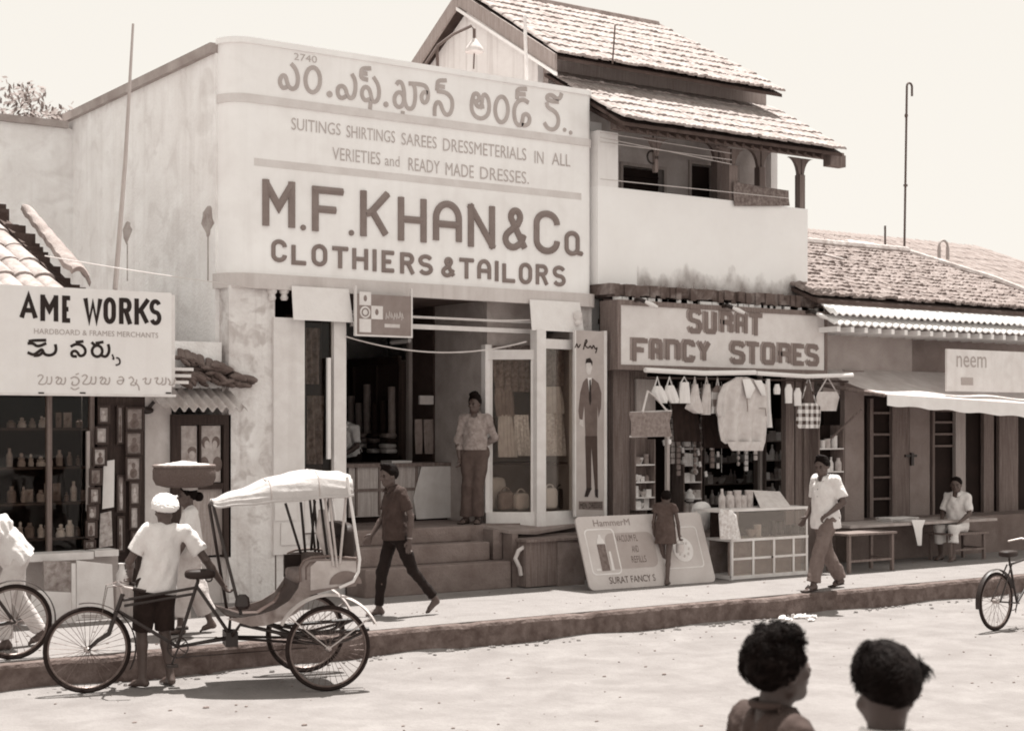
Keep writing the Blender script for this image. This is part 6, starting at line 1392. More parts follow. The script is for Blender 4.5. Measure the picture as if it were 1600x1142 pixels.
# hood: stretched canvas lens from the front bar to the back bow
top = [(332, 781, 790), (346, 778, 790), (372, 769, 789), (400, 758, 787), (430, 747, 784), (462, 738.5, 781), (500, 736, 778), (530, 737, 776), (543, 741, 775)]
wdt = [.17, .22, .30, .36, .41, .44, .46, .46, .45]
HT = []
for (px, yt, yb), hw in zip(top, wdt):
    c = Lr(px, (yt + yb) / 2, hw * .4); zb2 = Lr(px, yb, hw * .92).z; zt2 = Lr(px, yt, hw * .1).z; HT.append((c.x, zt2, zb2, hw))
HT[0] = (HT[0][0], HT[0][1], HT[0][2], .15)
def hood(u, v):
    i = u * (len(HT) - 1); i0 = min(int(i), len(HT) - 2); t = i - i0; x, zt2, zb2, hw = (HT[i0][q] + (HT[i0 + 1][q] - HT[i0][q]) * t for q in range(4))
    a = math.pi * v; cs = math.cos(a); sn = math.sin(a)
    sag = -.010 * math.sin(u * 24) * sn - .008 * math.sin(v * 34 + u * 7 + 2 * math.sin(u * 5)) - .005 * math.sin(v * 61 + u * 23)
    return Vector((x, hw * math.copysign(abs(cs) ** .55, cs), zb2 + (zt2 - zb2) * (sn ** .6) + sag))
mb = MB(); mb.grid(hood, 70, 60, (0, 0, -.006)); hd = RB(mb, 'hood', M_hood, None, 'all')
mb = MB()
n0 = HT[-1]; mb.grid(lambda u, v: Vector((n0[0] - .012 * math.sin(math.pi * u), n0[3] * math.copysign(abs(math.cos(math.pi * u)) ** .55, math.cos(math.pi * u)), n0[2] + (n0[1] - n0[2]) * (math.sin(math.pi * u) ** .6) * v)), 24, 4); RB(mb, 'hood_back', M_hood, hd, 'all')
mb = MB(); mb.tube([hood(u, 0.0) for u in [i / 20 for i in range(21)]], .012, 6); mb.tube([hood(u, 1.0) for u in [i / 20 for i in range(21)]], .012, 6); RB(mb, 'hood_hem', M_hood, hd, True)
# seams across the canvas
mb = MB()
for u in (.45, .72): mb.tube([hood(u, v) + Vector((0, 0, .003)) for v in [i / 18 for i in range(19)]], .006, 5)
RB(mb, 'hood_seam', mat('seam_thread', .42, .1, 6, .9, 0), hd)
mb = MB()
for s in (1, -1):
    f = hood(0, 0 if s > 0 else 1)
    foot = Lr(378, 961, SWd) if s > 0 else Lr(355, 961, -SWd)
    mb.tube([f, (f.x - .0, s * (abs(f.y) + .01), f.z - .02), (foot.x, s * (SWd - .05), foot.z)], .015, 8)
f0, f1 = hood(0, 0), hood(0, 1); mb.tube([f0, f1], .013, 8); RB(mb, 'front_post', M_metal)
for s in (1, -1):
    mb = MB(); B = [Lr(a, b_, SWd + .05) for a, b_ in ((542, 745), (549, 790), (557, 842), (562, 874), (560, 893), (552, 908), (530, 918))]
    mb.tube([(p.x, s * (SWd + .05), p.z) for p in B], .014, 8); RB(mb, 'back_post', M_wpaint)
    C2 = [((541, 775), (530, 880)), ((508, 778), (520, 884)), ((515, 778), (526, 886))]
    mb = MB()
    for (a, b_) in C2:
        p, q = Lr(a[0], a[1], SWd), Lr(b_[0], b_[1], SWd); mb.tube([(p.x, s * (SWd - .01), p.z), (q.x, s * (SWd + .03), q.z)], .012, 6)
    RB(mb, 'hood_strut', M_bodyl if s > 0 else M_metal)
    mb = MB()
    for (a, b_) in (((446, 786), (470, 864)), ((470, 784), (477, 862)), ((492, 782), (486, 860))):
        p, q = Lr(a[0], a[1], -SWd), Lr(b_[0], b_[1], -SWd)
        if s < 0: mb.tube([(p.x, s * SWd, p.z), (q.x, s * SWd, q.z)], .013, 6)
        else: p, q = Lr(502, 778, SWd), Lr(513, 880, SWd); mb.tube([(p.x, SWd - .05, p.z), (q.x, SWd, q.z)], .012, 6)
    RB(mb, 'hood_bow', M_metal)
# folded cloth bundle behind the seat
mb = MB(); a = Lr(534, 852, SWd - .15); sq(mb, (a.x, SWd - .2, a.z), (.14, .14, .09), .6, 18, 10, jit=.02); RB(mb, 'rolled_cushion', M_seat, None, 'all')
mb = MB(); a = Lr(503, 830, SWd - .1); b_ = Lr(520, 880, SWd - .1); mb.tube([a + Vector((0, 0, .2)), a, b_], [.03, .06, .05], 10); RB(mb, 'hanging_strap', M_bodyl, None, True)
# front half: tubes, fork, handlebar, saddle, pedals
def T(pts, r_): return MB().tube(pts, r_, 8)
head_t = Lr(192, 934, 0); head_b = Lr(183, 953, 0); hub = Vector((FX, 0, WR)); seat_t = Lr(309, 912, 0); bb = Lr(277, 1010, 0)
mb = MB(); mb.tube([head_t + Vector((0, 0, .04)), head_b], .02, 10); mb.tube([head_t + Vector((0, 0, -.02)), seat_t + Vector((0, 0, -.03))], .014, 8); mb.tube([head_t + Vector((-.01, 0, -.07)), seat_t + Vector((.05, 0, -.09))], .013, 8); mb.tube([head_b, bb], .016, 8); mb.tube([seat_t + Vector((0, 0, .02)), bb], .016, 8)
ju = Lr(360, 992, 0); mb.tube([seat_t + Vector((.01, .05, -.02)), ju + Vector((0, .10, 0))], .013, 8); mb.tube([seat_t + Vector((.01, -.05, -.02)), ju + Vector((0, -.10, 0))], .013, 8); mb.tube([bb, ju + Vector((0, .06, -.02)), (0.1, .2, WR)], .013, 8); mb.tube([bb, ju + Vector((0, -.06, -.02)), (0.1, -.2, WR)], .013, 8)
for s in (1, -1): mb.tube([ju + Vector((0, s * .10, 0)), (.75, s * .33, floor_z - .06), (.3, s * .36, WR + .10), (-.42, s * .36, WR + .13)], .018, 8)
RB(mb, 'frame', M_metal)
mb = MB(); cr_ = head_b + (head_b - head_t).normalized() * .03
for s in (1, -1): mb.tube([cr_ + Vector((0, s * .04, 0)), cr_ + Vector((.06, s * .05, -.18)), hub + Vector((-.09, s * .055, .08)), hub + Vector((0, s * .055, 0))], [.016, .016, .012, .009], 8)
mb.tube([cr_ + Vector((0, -.045, 0)), cr_ + Vector((0, .045, 0))], .02, 8); RB(mb, 'fork', M_metal)
mb = MB(); st_ = head_t + Vector((.02, 0, .11)); mb.tube([head_t, st_], .014, 8)
for s in (1, -1): mb.tube([st_, st_ + Vector((.02, s * .12, .03)), st_ + Vector((-.02, s * .24, .01)), st_ + Vector((-.16, s * .27, -.02))], .011, 8)
hb_ = RB(mb, 'handlebar', M_steel)
mb = MB()
for s in (1, -1): mb.tube([st_ + Vector((-.09, s * .255, -.005)), st_ + Vector((-.20, s * .275, -.03))], .017, 8)
RB(mb, 'grip', M_tyre, hb_)
mb = MB()
for s in (1, -1): mb.tube([st_ + Vector((.0, s * .2, .02)), st_ + Vector((.12, s * .1, .0)), head_b + Vector((.14, s * .06, -.05)), hub + Vector((.05, s * .06, .3))], .004, 5)
RB(mb, 'brake_cable', M_rim)
mb = MB()
def fmg(u, v):
    a = R(-28 + 128 * u); r_ = WR + .03
    return hub + Vector((-(r_ + .012 * (1 - (2 * v - 1) ** 2)) * math.cos(a), (v - .5) * .07 - (-(r_) * math.cos(a)) * .10 * 0, (r_) * math.sin(a)))
mb.grid(fmg, 22, 4, (0, 0, .003)); RB(mb, 'front_mudguard', M_metal)
mb = MB(); sq(mb, seat_t + Vector((-.02, 0, .09)), (.14, .09, .045), .6, 18, 10); mb.tube([seat_t, seat_t + Vector((0, 0, .07))], .014, 8); mb.ring(seat_t + Vector((-.10, 0, .05)), (0, 1, 0), .03, .007, 14, 5); RB(mb, 'saddle', M_seat)
mb = MB(); mb.ring(bb + Vector((0, .06, 0)), (0, 1, 0), .09, .007, 26, 5); 
for a in range(5): mb.tube([bb + Vector((0, .06, 0)), bb + Vector((.09 * math.cos(a * 1.256), .06, .09 * math.sin(a * 1.256)))], .005, 5)
mb.tube([bb + Vector((.02, .06, .09)), (.1, .12, WR + .05)], .004, 4); mb.tube([bb + Vector((.02, .06, -.09)), (.1, .12, WR - .05)], .004, 4); RB(mb, 'chain', M_metal)
for s in (1, -1):
    mb = MB(); e = bb + Vector((s * .06, s * .09, -s * .15)); mb.tube([bb + Vector((0, s * .08, 0)), e], .009, 6); mb.box(e.x - .05, e.x + .05, e.y - .01 + s * .05, e.y + .09 * s + (.01 if s > 0 else -.01) + s * .02, e.z - .012, e.z + .012) if False else mb.box(e.x - .05, e.x + .05, min(e.y, e.y + s * .10), max(e.y, e.y + s * .10), e.z - .012, e.z + .012); RB(mb, 'pedal', M_metal)
mb = MB(); j = Lr(360, 993, .05); mb.box(j.x - .06, j.x + .05, -.13, .13, j.z - .09, j.z + .04); RB(mb, 'coupling', M_metal, None, False)
mb = MB(); l_ = Lr(378, 940, SWd - .05); mb.lathe((l_.x, SWd - .02, l_.z - .06), [(.05, 0), (.07, .03), (.06, .10), (.03, .13)], 12); RB(mb, 'oil_lamp', M_metal)

# ------------------------------------------------------------------ bicycles at the two edges
def bicycle(lab, loc, rz):
    t = thing('bicycle', lab, 'bicycle', loc, None, rz); r_ = .34; wb = 1.05
    wheel(t, (0, 0, r_), r_, 'wheel', (0, 1, 0), 28); wheel(t, (wb, 0, r_), r_, 'wheel', (0, 1, 0), 28)
    b = Vector((.44, 0, .29)); s_ = Vector((.28, 0, .80)); h = Vector((.86, 0, .86)); h2 = Vector((.90, 0, .70))
    mb = MB(); mb.tube([s_, b], .014, 8); mb.tube([s_ + Vector((.0, 0, -.05)), h + Vector((0, 0, -.03))], .014, 8); mb.tube([b, h2], .015, 8); mb.tube([h + Vector((-.01, 0, .04)), h2], .017, 8)
    for s in (1, -1): mb.tube([s_ + Vector((0, s * .03, -.05)), (0, s * .06, r_)], .009, 6); mb.tube([b + Vector((0, s * .03, 0)), (0, s * .06, r_)], .009, 6); mb.tube([h2 + Vector((.0, s * .04, -.02)), (wb - .08, s * .05, .45), (wb, s * .05, r_)], .010, 6)
    mb.build('frame', M_metal, t, smooth=True, local=True)
    mb = MB(); mb.tube([h, h + Vector((-.02, 0, .13))], .013, 8)
    for s in (1, -1): mb.tube([h + Vector((-.02, 0, .13)), h + Vector((0, s * .2, .16)), h + Vector((-.18, s * .27, .13))], .011, 8)
    mb.build('handlebar', M_steel, t, smooth=True, local=True)
    mb = MB(); sq(mb, s_ + Vector((-.02, 0, .08)), (.13, .08, .04), .6); mb.tube([s_, s_ + Vector((0, 0, .06))], .012, 8); mb.build('saddle', M_seat, t, smooth='all', local=True)
    for cx_, a0, a1 in ((0, 20, 190), (wb, -10, 150)):
        mb = MB(); mb.grid(lambda u, v: Vector((cx_ + (r_ + .03) * math.cos(R(a0 + (a1 - a0) * u)) , (v - .5) * .06, r_ + (r_ + .03 + .008 * (1 - (2 * v - 1) ** 2)) * math.sin(R(a0 + (a1 - a0) * u)))), 20, 3, (0, 0, .003)); mb.build('mudguard', M_metal, t, smooth=True, local=True)
    mb = MB(); mb.ring(b + Vector((0, .05, 0)), (0, 1, 0), .09, .006, 22, 5); mb.tube([b, b + Vector((.1, .08, -.12))], .008, 5); mb.tube([b, b + Vector((-.1, -.08, .12))], .008, 5); mb.build('crank', M_metal, t, smooth=True, local=True)
    return t
bicycle('black bicycle pushed along the pavement past the frame shop at the left edge', G(22, 1030), R(176))
bg_ = G(1556, 985, ROAD); bicycle('black bicycle on the road whose wheel shows at the right edge', bg_, R(5))
# ------------------------------------------------------------------ people: each body one continuous surface
V3 = lambda *a: np.array(a, float)
class Field:
    def __init__(s, lo, hi, h):
        s.h = h; s.lo = np.array(lo, float); s.n = np.ceil((np.array(hi) - s.lo) / h).astype(int) + 1
        s.d = np.full(s.n, .5, np.float32); s.ax = [s.lo[i] + h * np.arange(s.n[i]) for i in range(3)]
    def win(s, lo, hi):
        a = np.clip(np.floor((np.array(lo) - s.lo) / s.h).astype(int), 0, s.n); b = np.clip(np.ceil((np.array(hi) - s.lo) / s.h).astype(int) + 1, 0, s.n)
        if np.any(b <= a): return None, None
        sl_ = tuple(slice(a[i], b[i]) for i in range(3)); g = np.meshgrid(*[s.ax[i][a[i]:b[i]] for i in range(3)], indexing='ij')
        return sl_, g
    def mix(s, sl_, f, k, sub=False):
        d = s.d[sl_]
        if sub:
            f = -f; h = np.maximum(k - np.abs(d - f), 0) / k; s.d[sl_] = np.maximum(d, f) + h * h * k * .25
        else:
            h = np.maximum(k - np.abs(d - f), 0) / k; s.d[sl_] = np.minimum(d, f) - h * h * k * .25
    def cone(s, a, b, ra, rb, k=.02, sub=False, cut=None):
        a, b = np.array(a, float), np.array(b, float); m = max(ra, rb) + k + 2 * s.h
        sl_, g = s.win(np.minimum(a, b) - m, np.maximum(a, b) + m)
        if sl_ is None: return
        ab = b - a; L2 = ab @ ab + 1e-12; p = [g[i] - a[i] for i in range(3)]; tt = (p[0] * ab[0] + p[1] * ab[1] + p[2] * ab[2]) / L2; t = np.clip(tt, 0, 1)
        f = np.sqrt(sum((p[i] - ab[i] * t) ** 2 for i in range(3))) - (ra + (rb - ra) * t)
        if cut:                                       # flat end at b (sleeve or trouser hem)
            f = np.maximum(f, (tt - 1) * math.sqrt(L2))
        s.mix(sl_, f, k, sub)
    def ell(s, c, r, k=.02, rot=None, sub=False):
        c = np.array(c, float); r = np.array(r, float); m = r.max() + k + 2 * s.h
        sl_, g = s.win(c - m, c + m)
        if sl_ is None: return
        p = [g[i] - c[i] for i in range(3)]
        if rot is not None: p = [sum(rot[j][i] * p[j] for j in range(3)) for i in range(3)]
        q = np.sqrt(sum((p[i] / r[i]) ** 2 for i in range(3))); f = (q - 1) * r.min() * (.55 + .45 * np.clip(q, 0, 1))
        s.mix(sl_, f, k, sub)
    def plane(s, pt, n):                              # keep the side n points away from
        n = np.array(n, float); n /= np.linalg.norm(n)
        g = np.meshgrid(*s.ax, indexing='ij', sparse=True); s.d = np.maximum(s.d, (sum((g[i] - pt[i]) * n[i] for i in range(3))).astype(np.float32))
    def noise(s, amp, fr, seed, st=(1, 1, 1)):
        r_ = np.random.RandomState(seed); g = np.meshgrid(*s.ax, indexing='ij', sparse=True); o = 0
        for _ in range(5):
            v = r_.normal(size=3) * fr * np.array(st); o = o + np.sin(sum(g[i] * v[i] for i in range(3)) + r_.uniform(0, 6.28))
        s.d = (s.d + amp * o / 2.2).astype(np.float32)
    def mesh(s):
        d = s.d; n = s.n; ins = d < 0
        c8 = [(i, j, k) for i in (0, 1) for j in (0, 1) for k in (0, 1)]
        sub = lambda A, o: A[o[0]:n[0] - 1 + o[0], o[1]:n[1] - 1 + o[1], o[2]:n[2] - 1 + o[2]]
        cnt = sum(sub(ins, o).astype(np.int8) for o in c8); act = (cnt > 0) & (cnt < 8)
        idx = np.argwhere(act); cid = np.full(act.shape, -1, np.int64); cid[act] = np.arange(len(idx))
        val = np.stack([sub(d, o)[act] for o in c8], 1); P = np.zeros((len(idx), 3)); C = np.zeros(len(idx)); oc = np.array(c8, float)
        for i in range(8):
            for j in range(i + 1, 8):
                if np.abs(oc[i] - oc[j]).sum() == 1:
                    a, b = val[:, i], val[:, j]; m = (a < 0) != (b < 0); t = np.where(m, a / np.where(m, a - b, 1), 0)[:, None]
                    P += np.where(m[:, None], oc[i] + (oc[j] - oc[i]) * t, 0); C += m
        vs = s.lo + (idx + P / C[:, None]) * s.h; fs = []
        for ax in range(3):
            e = [0, 0, 0]; e[ax] = 1; u, v = (ax + 1) % 3, (ax + 2) % 3
            A = ins[:n[0] - e[0], :n[1] - e[1], :n[2] - e[2]]; B = ins[e[0]:, e[1]:, e[2]:]
            q = np.argwhere(A != B); q = q[(q[:, u] > 0) & (q[:, v] > 0) & (q[:, u] < n[u] - 1) & (q[:, v] < n[v] - 1)]
            if not len(q): continue
            fl = A[q[:, 0], q[:, 1], q[:, 2]]; du = np.zeros(3, int); du[u] = 1; dv = np.zeros(3, int); dv[v] = 1
            g = lambda z: cid[z[:, 0], z[:, 1], z[:, 2]]
            Q = np.stack([g(q - du - dv), g(q - dv), g(q), g(q - du)], 1); Q[~fl] = Q[~fl][:, ::-1]; fs.append(Q)
        return vs, np.concatenate(fs) if fs else np.zeros((0, 4), int)
    def build(s, name, m_, parent=None, M=None):
        vs, fs = s.mesh(); me = bpy.data.meshes.new(name); me.vertices.add(len(vs)); me.vertices.foreach_set('co', vs.astype(np.float32).ravel())
        me.loops.add(len(fs) * 4); me.loops.foreach_set('vertex_index', fs.astype(np.int32).ravel()); me.polygons.add(len(fs))
        me.polygons.foreach_set('loop_start', np.arange(0, len(fs) * 4, 4, dtype=np.int32)); me.update(calc_edges=True)
        me.polygons.foreach_set('use_smooth', np.ones(len(fs), bool)); me.materials.append(m_)
        o = bpy.data.objects.new(name, me); COL.objects.link(o)
        if parent is not None: o.parent = parent; ORG[o.name] = ORG[parent.name]
        return o
def nrm(v): v = np.array(v, float); return v / (np.linalg.norm(v) + 1e-12)
def basis(fw, up):
    u = nrm(up); f = nrm(np.array(fw) - u * (np.array(fw) @ u)); l = np.cross(u, f); return [f, l, u]       # rows: forward, left, up
def hand(F, wr, d, s_, pn, curl, k=.006, sc_=1.0, fist=False):
    """wr wrist, d direction of the hand, s_ toward the thumb, pn palm side"""
    d, s_, pn = nrm(d), nrm(s_), nrm(pn); wr = np.array(wr, float)
    for o in (-.026, -.009, .009, .026): F.cone(wr + d * .015 * sc_, wr + d * .085 * sc_ + s_ * o * sc_, .016 * sc_, .012 * sc_, .012)
    for i, (o, L) in enumerate(((.030, .068), (.011, .078), (-.010, .072), (-.029, .056))):
        b = wr + d * .085 * sc_ + s_ * o * sc_; c = curl * (1 + .15 * i) ; d1 = nrm(d * math.cos(c * .6) + pn * math.sin(c * .6) + s_ * o * 1.2); d2 = nrm(d * math.cos(c * 1.5) + pn * math.sin(c * 1.5)); d3 = nrm(d * math.cos(c * 2.3) + pn * math.sin(c * 2.3))
        p1 = b + d1 * L * .46 * sc_; p2 = p1 + d2 * L * .32 * sc_; p3 = p2 + d3 * L * .24 * sc_
        F.cone(b, p1, .0098 * sc_, .0090 * sc_, k); F.cone(p1, p2, .0090 * sc_, .0082 * sc_, k); F.cone(p2, p3, .0082 * sc_, .007 * sc_, k)
    b = wr + d * .028 * sc_ + s_ * .026 * sc_; t1 = b + nrm(d * .75 + s_ * .75 + pn * .25) * .038 * sc_; t2 = t1 + nrm(d + s_ * .15 + pn * (.3 + curl * .5)) * .030 * sc_
    F.cone(b, t1, .013 * sc_, .0105 * sc_, .008); F.cone(t1, t2, .0105 * sc_, .008 * sc_, k)
M_skin = mat('brown_skin', .095, .12, 8, .5, .05, 40, spec=.4)
M_hair = mat('black_hair', .006, .4, 30, .7, .4, 120, spec=.10)
M_eye = mat('eye', .30, .1, 8, .3, 0)
def person(label, loc, face, H=1.70, J=None, head=(0, 0, 0), build=1.0, group=None, top=None, legs=None, skin=None, hair='short', hands=None, h=.0078, seed=1, feet='bare', extras=None, detail=False, torso_d=1.0, curls=None):
    """local frame: +x faces forward, +y to the person's left. J overrides joints (metres at H = 1.72)."""
    j = dict(pel=V3(0, 0, .93), chest=V3(.0, 0, 1.26), neck=V3(.0, 0, 1.455), head=V3(.035, 0, 1.595),
             sl=V3(0, .165, 1.40), sr=V3(0, -.165, 1.40), el=V3(-.02, .215, 1.12), er=V3(-.02, -.215, 1.12), wl=V3(.04, .225, .87), wr=V3(.04, -.225, .87),
             hl=V3(0, .085, .91), hr=V3(0, -.085, .91), kl=V3(.02, .09, .50), kr=V3(.02, -.09, .50), al=V3(-.02, .09, .085), ar=V3(-.02, -.09, .085), tl=V3(.15, .115, .025), tr=V3(.15, -.115, .025))
    for k_, v in (J or {}).items(): j[k_] = np.array(v, float)
    S = H / 1.72; j = {k_: v * S for k_, v in j.items()}; b_ = build
    allp = np.array(list(j.values())); lo = allp.min(0) - .28; hi = allp.max(0) + .30; lo[2] = min(lo[2], -.03)
    up = nrm(j['neck'] - j['pel']); sd = nrm(j['sl'] - j['sr']); fw = np.cross(sd, up); fw = nrm(fw); rot = [fw, nrm(np.cross(up, fw)), up]
    T_ = lambda t: j['pel'] + (j['neck'] - j['pel']) * t
    def torso(F, g, k=.05, low=True):
        F.ell(T_(.02), (.100 * b_ * S + g, .150 * b_ * S + g, .12 * S + g), k, rot)
        F.ell(T_(.30), (.088 * b_ * S + g, .122 * b_ * S + g, .15 * S + g), k, rot)
        F.ell(T_(.62) + fw * .006, (.104 * b_ * S * torso_d + g, .148 * b_ * S + g, .19 * S + g), k, rot)
        F.cone(j['sl'] * .85 + j['sr'] * .15, j['sr'] * .85 + j['sl'] * .15, .055 * S + g * .8, .055 * S + g * .8, k)
    F = Field(lo, hi, h); torso(F, -.004)
    F.cone(T_(.86), j['neck'] + (j['head'] - j['neck']) * .55, .060 * S, .050 * S, .03)
    yaw, pit, rol = (R(a) for a in head)
    hm = (Matrix.Rotation(yaw, 3, 'Z') @ Matrix.Rotation(pit, 3, 'Y') @ Matrix.Rotation(rol, 3, 'X')); hr_ = [np.array(hm @ Vector(q)) for q in ((1, 0, 0), (0, 1, 0), (0, 0, 1))]
    hc = j['head']; hp = lambda x, y, z: hc + (hr_[0] * x + hr_[1] * y + hr_[2] * z) * S
    he = lambda c, r, k, sub=False: F.ell(hp(*c), np.array(r) * S, k, hr_, sub)
    he((-.012, 0, .030), (.097, .075, .090), .02); he((.022, 0, -.035), (.066, .058, .080), .03); he((.052, 0, -.088), (.030, .030, .024), .02)
    F.cone(hp(.0, .052, -.06), hp(.045, .02, -.09), .022 * S, .018 * S, .02); F.cone(hp(.0, -.052, -.06), hp(.045, -.02, -.09), .022 * S, .018 * S, .02)
    F.cone(hp(.078, .025, .022), hp(.078, -.025, .022), .014 * S, .014 * S, .015)
    for s in (1, -1): he((.086, s * .030, .004), (.018, .017, .012), .010, True); he((.062, s * .040, -.022), (.022, .020, .018), .012)
    F.cone(hp(.080, 0, .008), hp(.101, 0, -.026), .010 * S, .0135 * S, .008); 
    for s in (1, -1): he((.089, s * .012, -.030), (.011, .009, .008), .006)
    he((.083, 0, -.052), (.014, .025, .0075), .005); he((.081, 0, -.066), (.014, .022, .008), .005)
    for s in (1, -1): he((-.008, s * .077, -.004), (.024, .011, .033), .006)
    for a, e, w_, sg_ in (('sl', 'el', 'wl', 1), ('sr', 'er', 'wr', -1)):
        F.cone(j[a], j[e], .047 * b_ * S, .037 * b_ * S, .03); F.cone(j[e], j[e] + (j[w_] - j[e]) * .35, .037 * b_ * S, .038 * b_ * S, .015); F.cone(j[e] + (j[w_] - j[e]) * .35, j[w_], .038 * b_ * S, .025 * S, .015)
        hd = (hands or {}).get(w_, {}); d = nrm(hd.get('d', j[w_] - j[e])); s_ = hd.get('s', fw); s_ = nrm(np.array(s_) - d * (np.array(s_) @ d)); pn = hd.get('p'); pn = np.cross(s_, d) * sg_ if pn is None else np.array(pn, float)
        hand(F, j[w_], d, s_, pn, hd.get('c', .35), sc_=S * 1.02)
    for a, k_, an, to, sg_ in (('hl', 'kl', 'al', 'tl', 1), ('hr', 'kr', 'ar', 'tr', -1)):
        F.cone(j[a], j[k_], .083 * b_ * S, .053 * b_ * S, .04); F.cone(j[k_], j[k_] + (j[an] - j[k_]) * .3, .052 * b_ * S, .053 * b_ * S, .02); F.cone(j[k_] + (j[an] - j[k_]) * .3, j[an], .053 * b_ * S, .033 * S, .02)
        f = nrm(j[to] - j[an]); heel = j[an] - nrm(np.array([f[0], f[1], 0])) * .035 * S + V3(0, 0, -.045 * S); heel[2] = max(heel[2], .026); ball = heel + (j[to] - heel) * .68
        F.cone(j[an], heel, .033 * S, .030 * S, .02); F.cone(heel, ball, .030 * S, .028 * S, .02); F.cone(j[an] * .6 + heel * .4, ball, .030 * S, .024 * S, .02)
        sdv = nrm(np.cross(V3(0, 0, 1), f))
        for q, (o, L) in enumerate(((.024, 1.0), (.010, .98), (-.003, .92), (-.015, .85), (-.026, .76))): F.cone(ball + sdv * o * -sg_ * S, ball + sdv * o * -sg_ * 1.1 * S + f * (.055 * L * S), .015 * S, .0105 * S if q else .013 * S, .008)
    body = F.build('person', skin or M_skin); body.location = loc; body.rotation_euler = (0, 0, R(face)); ORG[body.name] = Matrix.Translation(Vector(loc)) @ Matrix.Rotation(R(face), 4, 'Z')
    tag(body, label, 'person', group)
    # eyes
    if detail:
        for s in (1, -1):
            mb = MB(); mb.ell(hp(.0775, s * .030, .003), (.0125 * S,) * 3, 10, 8); mb.build('eye', M_eye, body, smooth='all', local=True)
            mb = MB(); mb.ell(hp(.0865, s * .030, .003), (.0055 * S,) * 3, 8, 6); mb.build('pupil', M_black, body, smooth='all', local=True)
    for s in (1, -1):
        mb = MB(); mb.tube([hp(.083, s * .014, .020), hp(.086, s * .03, .026), hp(.074, s * .048, .020)], [.004 * S, .005 * S, .003 * S], 6); mb.build('eyebrow', M_hair, body, smooth='all', local=True)
        if not detail:
            mb = MB(); mb.ell(hp(.083, s * .030, .004), (.005, .011 * S, .0055 * S), 8, 6); mb.build('eye', M_black, body, smooth='all', local=True)
    # hair
    if hair:
        lo2, hi2 = hc - .20, hc + .22; Fh = Field(lo2, hi2, h * (.8 if detail else 1)); g = {'cropped': .007, 'curly': .016, 'wavy': .014}.get(hair, .010)
        Fh.ell(hp(-.016, 0, .036), (np.array((.100, .079, .092)) + g) * S, .02, hr_)
        if hair in ('quiff', 'tall'): Fh.ell(hp(.032, .01, .128), np.array((.062, .060, .036)) * S, .02, hr_); Fh.ell(hp(-.05, 0, .10), np.array((.06, .06, .04)) * S, .02, hr_)
        if hair == 'tall': Fh.ell(hp(.0, .01, .142), np.array((.045, .045, .035)) * S, .02, hr_)
        if hair == 'curly':
            r_ = np.random.RandomState(seed)
            for _ in range(170):
                a = r_.uniform(0, 6.28); e = r_.uniform(-.35, 1.5); u = V3(math.cos(a) * math.cos(e), math.sin(a) * math.cos(e), math.sin(e)); Fh.ell(hp(-.018 + u[0] * .104, u[1] * .088, .034 + u[2] * .094), np.array((.018, .018, .018)) * S * r_.uniform(.6, 1.3), .006)
            for _ in range(40): Fh.ell(hp(r_.uniform(-.04, .05), r_.uniform(-.06, .06), r_.uniform(.11, .140)), np.array((.018, .016, .014)) * S * r_.uniform(.7, 1.3), .005)
        if hair == 'wavy':
            for i in range(0): Fh.cone(hp(-.10 + .03 * i, -.075, .05 + .02 * math.sin(i)), hp(-.07 + .03 * i, .075, .07 + .02 * math.cos(i)), .016 * S, .016 * S, .01) if 1 < i < 8 else None
            for i in range(14): Fh.cone(hp(.07 - .012 * i, -.06 + .009 * i, .10), hp(-.09, -.07 + .010 * i, .02), .014 * S, .012 * S, .006)
        # hairline: cut away the face and below the nape
        Fh.plane(hp(.056, 0, .066), hr_[0] * .85 - hr_[2] * .62)
        Fh.plane(hp(-.01, 0, -.004) if hair not in ('curly', 'wavy') else hp(-.01, 0, -.02), -hr_[2] * .83 + hr_[0] * .55)
        Fh.noise(.0022 if hair != 'curly' else .003, 160, seed)
        Fh.build('hair', M_hair, body)
        if hair in ('curly', 'wavy'):
            vs, _f = Fh.mesh(); r_ = np.random.RandomState(seed + 1); mb = MB(); cc = hp(-.016, 0, .03)
            for q in r_.choice(len(vs), 2600 if hair == 'curly' else 2600):
                p = vs[q]; o_ = nrm(p - cc); up_ = o_ @ hr_[2]; t1 = nrm(np.cross(o_, r_.normal(size=3))) if True else 0; t1 = nrm(np.cross(o_, r_.normal(size=3))); t2 = np.cross(o_, t1)
                if hair == 'curly' and up_ > .35:
                    rr_ = r_.uniform(.006, .012); ln = r_.uniform(.004, .016); pts = [p - o_ * .004 + (t1 * math.cos(a) + t2 * math.sin(a)) * rr_ - t1 * rr_ + o_ * ln * a / 5 for a in (0, 1.1, 2.2, 3.3, 4.4)]
                else:
                    fl = nrm(-hr_[0] * .8 - hr_[2] * .7 + hr_[1] * r_.normal() * .4); fl = nrm(fl - o_ * (fl @ o_)); L_ = r_.uniform(.02, .05); pts = [p - o_ * .003 + fl * L_ * a + o_ * (.0025 * math.sin(a * 3.1) - .006 * a * a) + t1 * .003 * math.sin(a * 7) for a in (0, .25, .5, .75, 1)]
                mb.tube([Vector(v) for v in pts], [.0016, .0016, .0015, .0012, .0006], 4, cap=False)
            mb.build('hair_strands', M_hair, body, smooth='all', local=True)
        if hair == 'bun':
            mb = MB(); sq(mb, hp(-.135, 0, -.01), (.055 * S, .05 * S, .055 * S), .9, jit=.03); mb.build('hair_bun', M_hair, body, smooth='all', local=True)
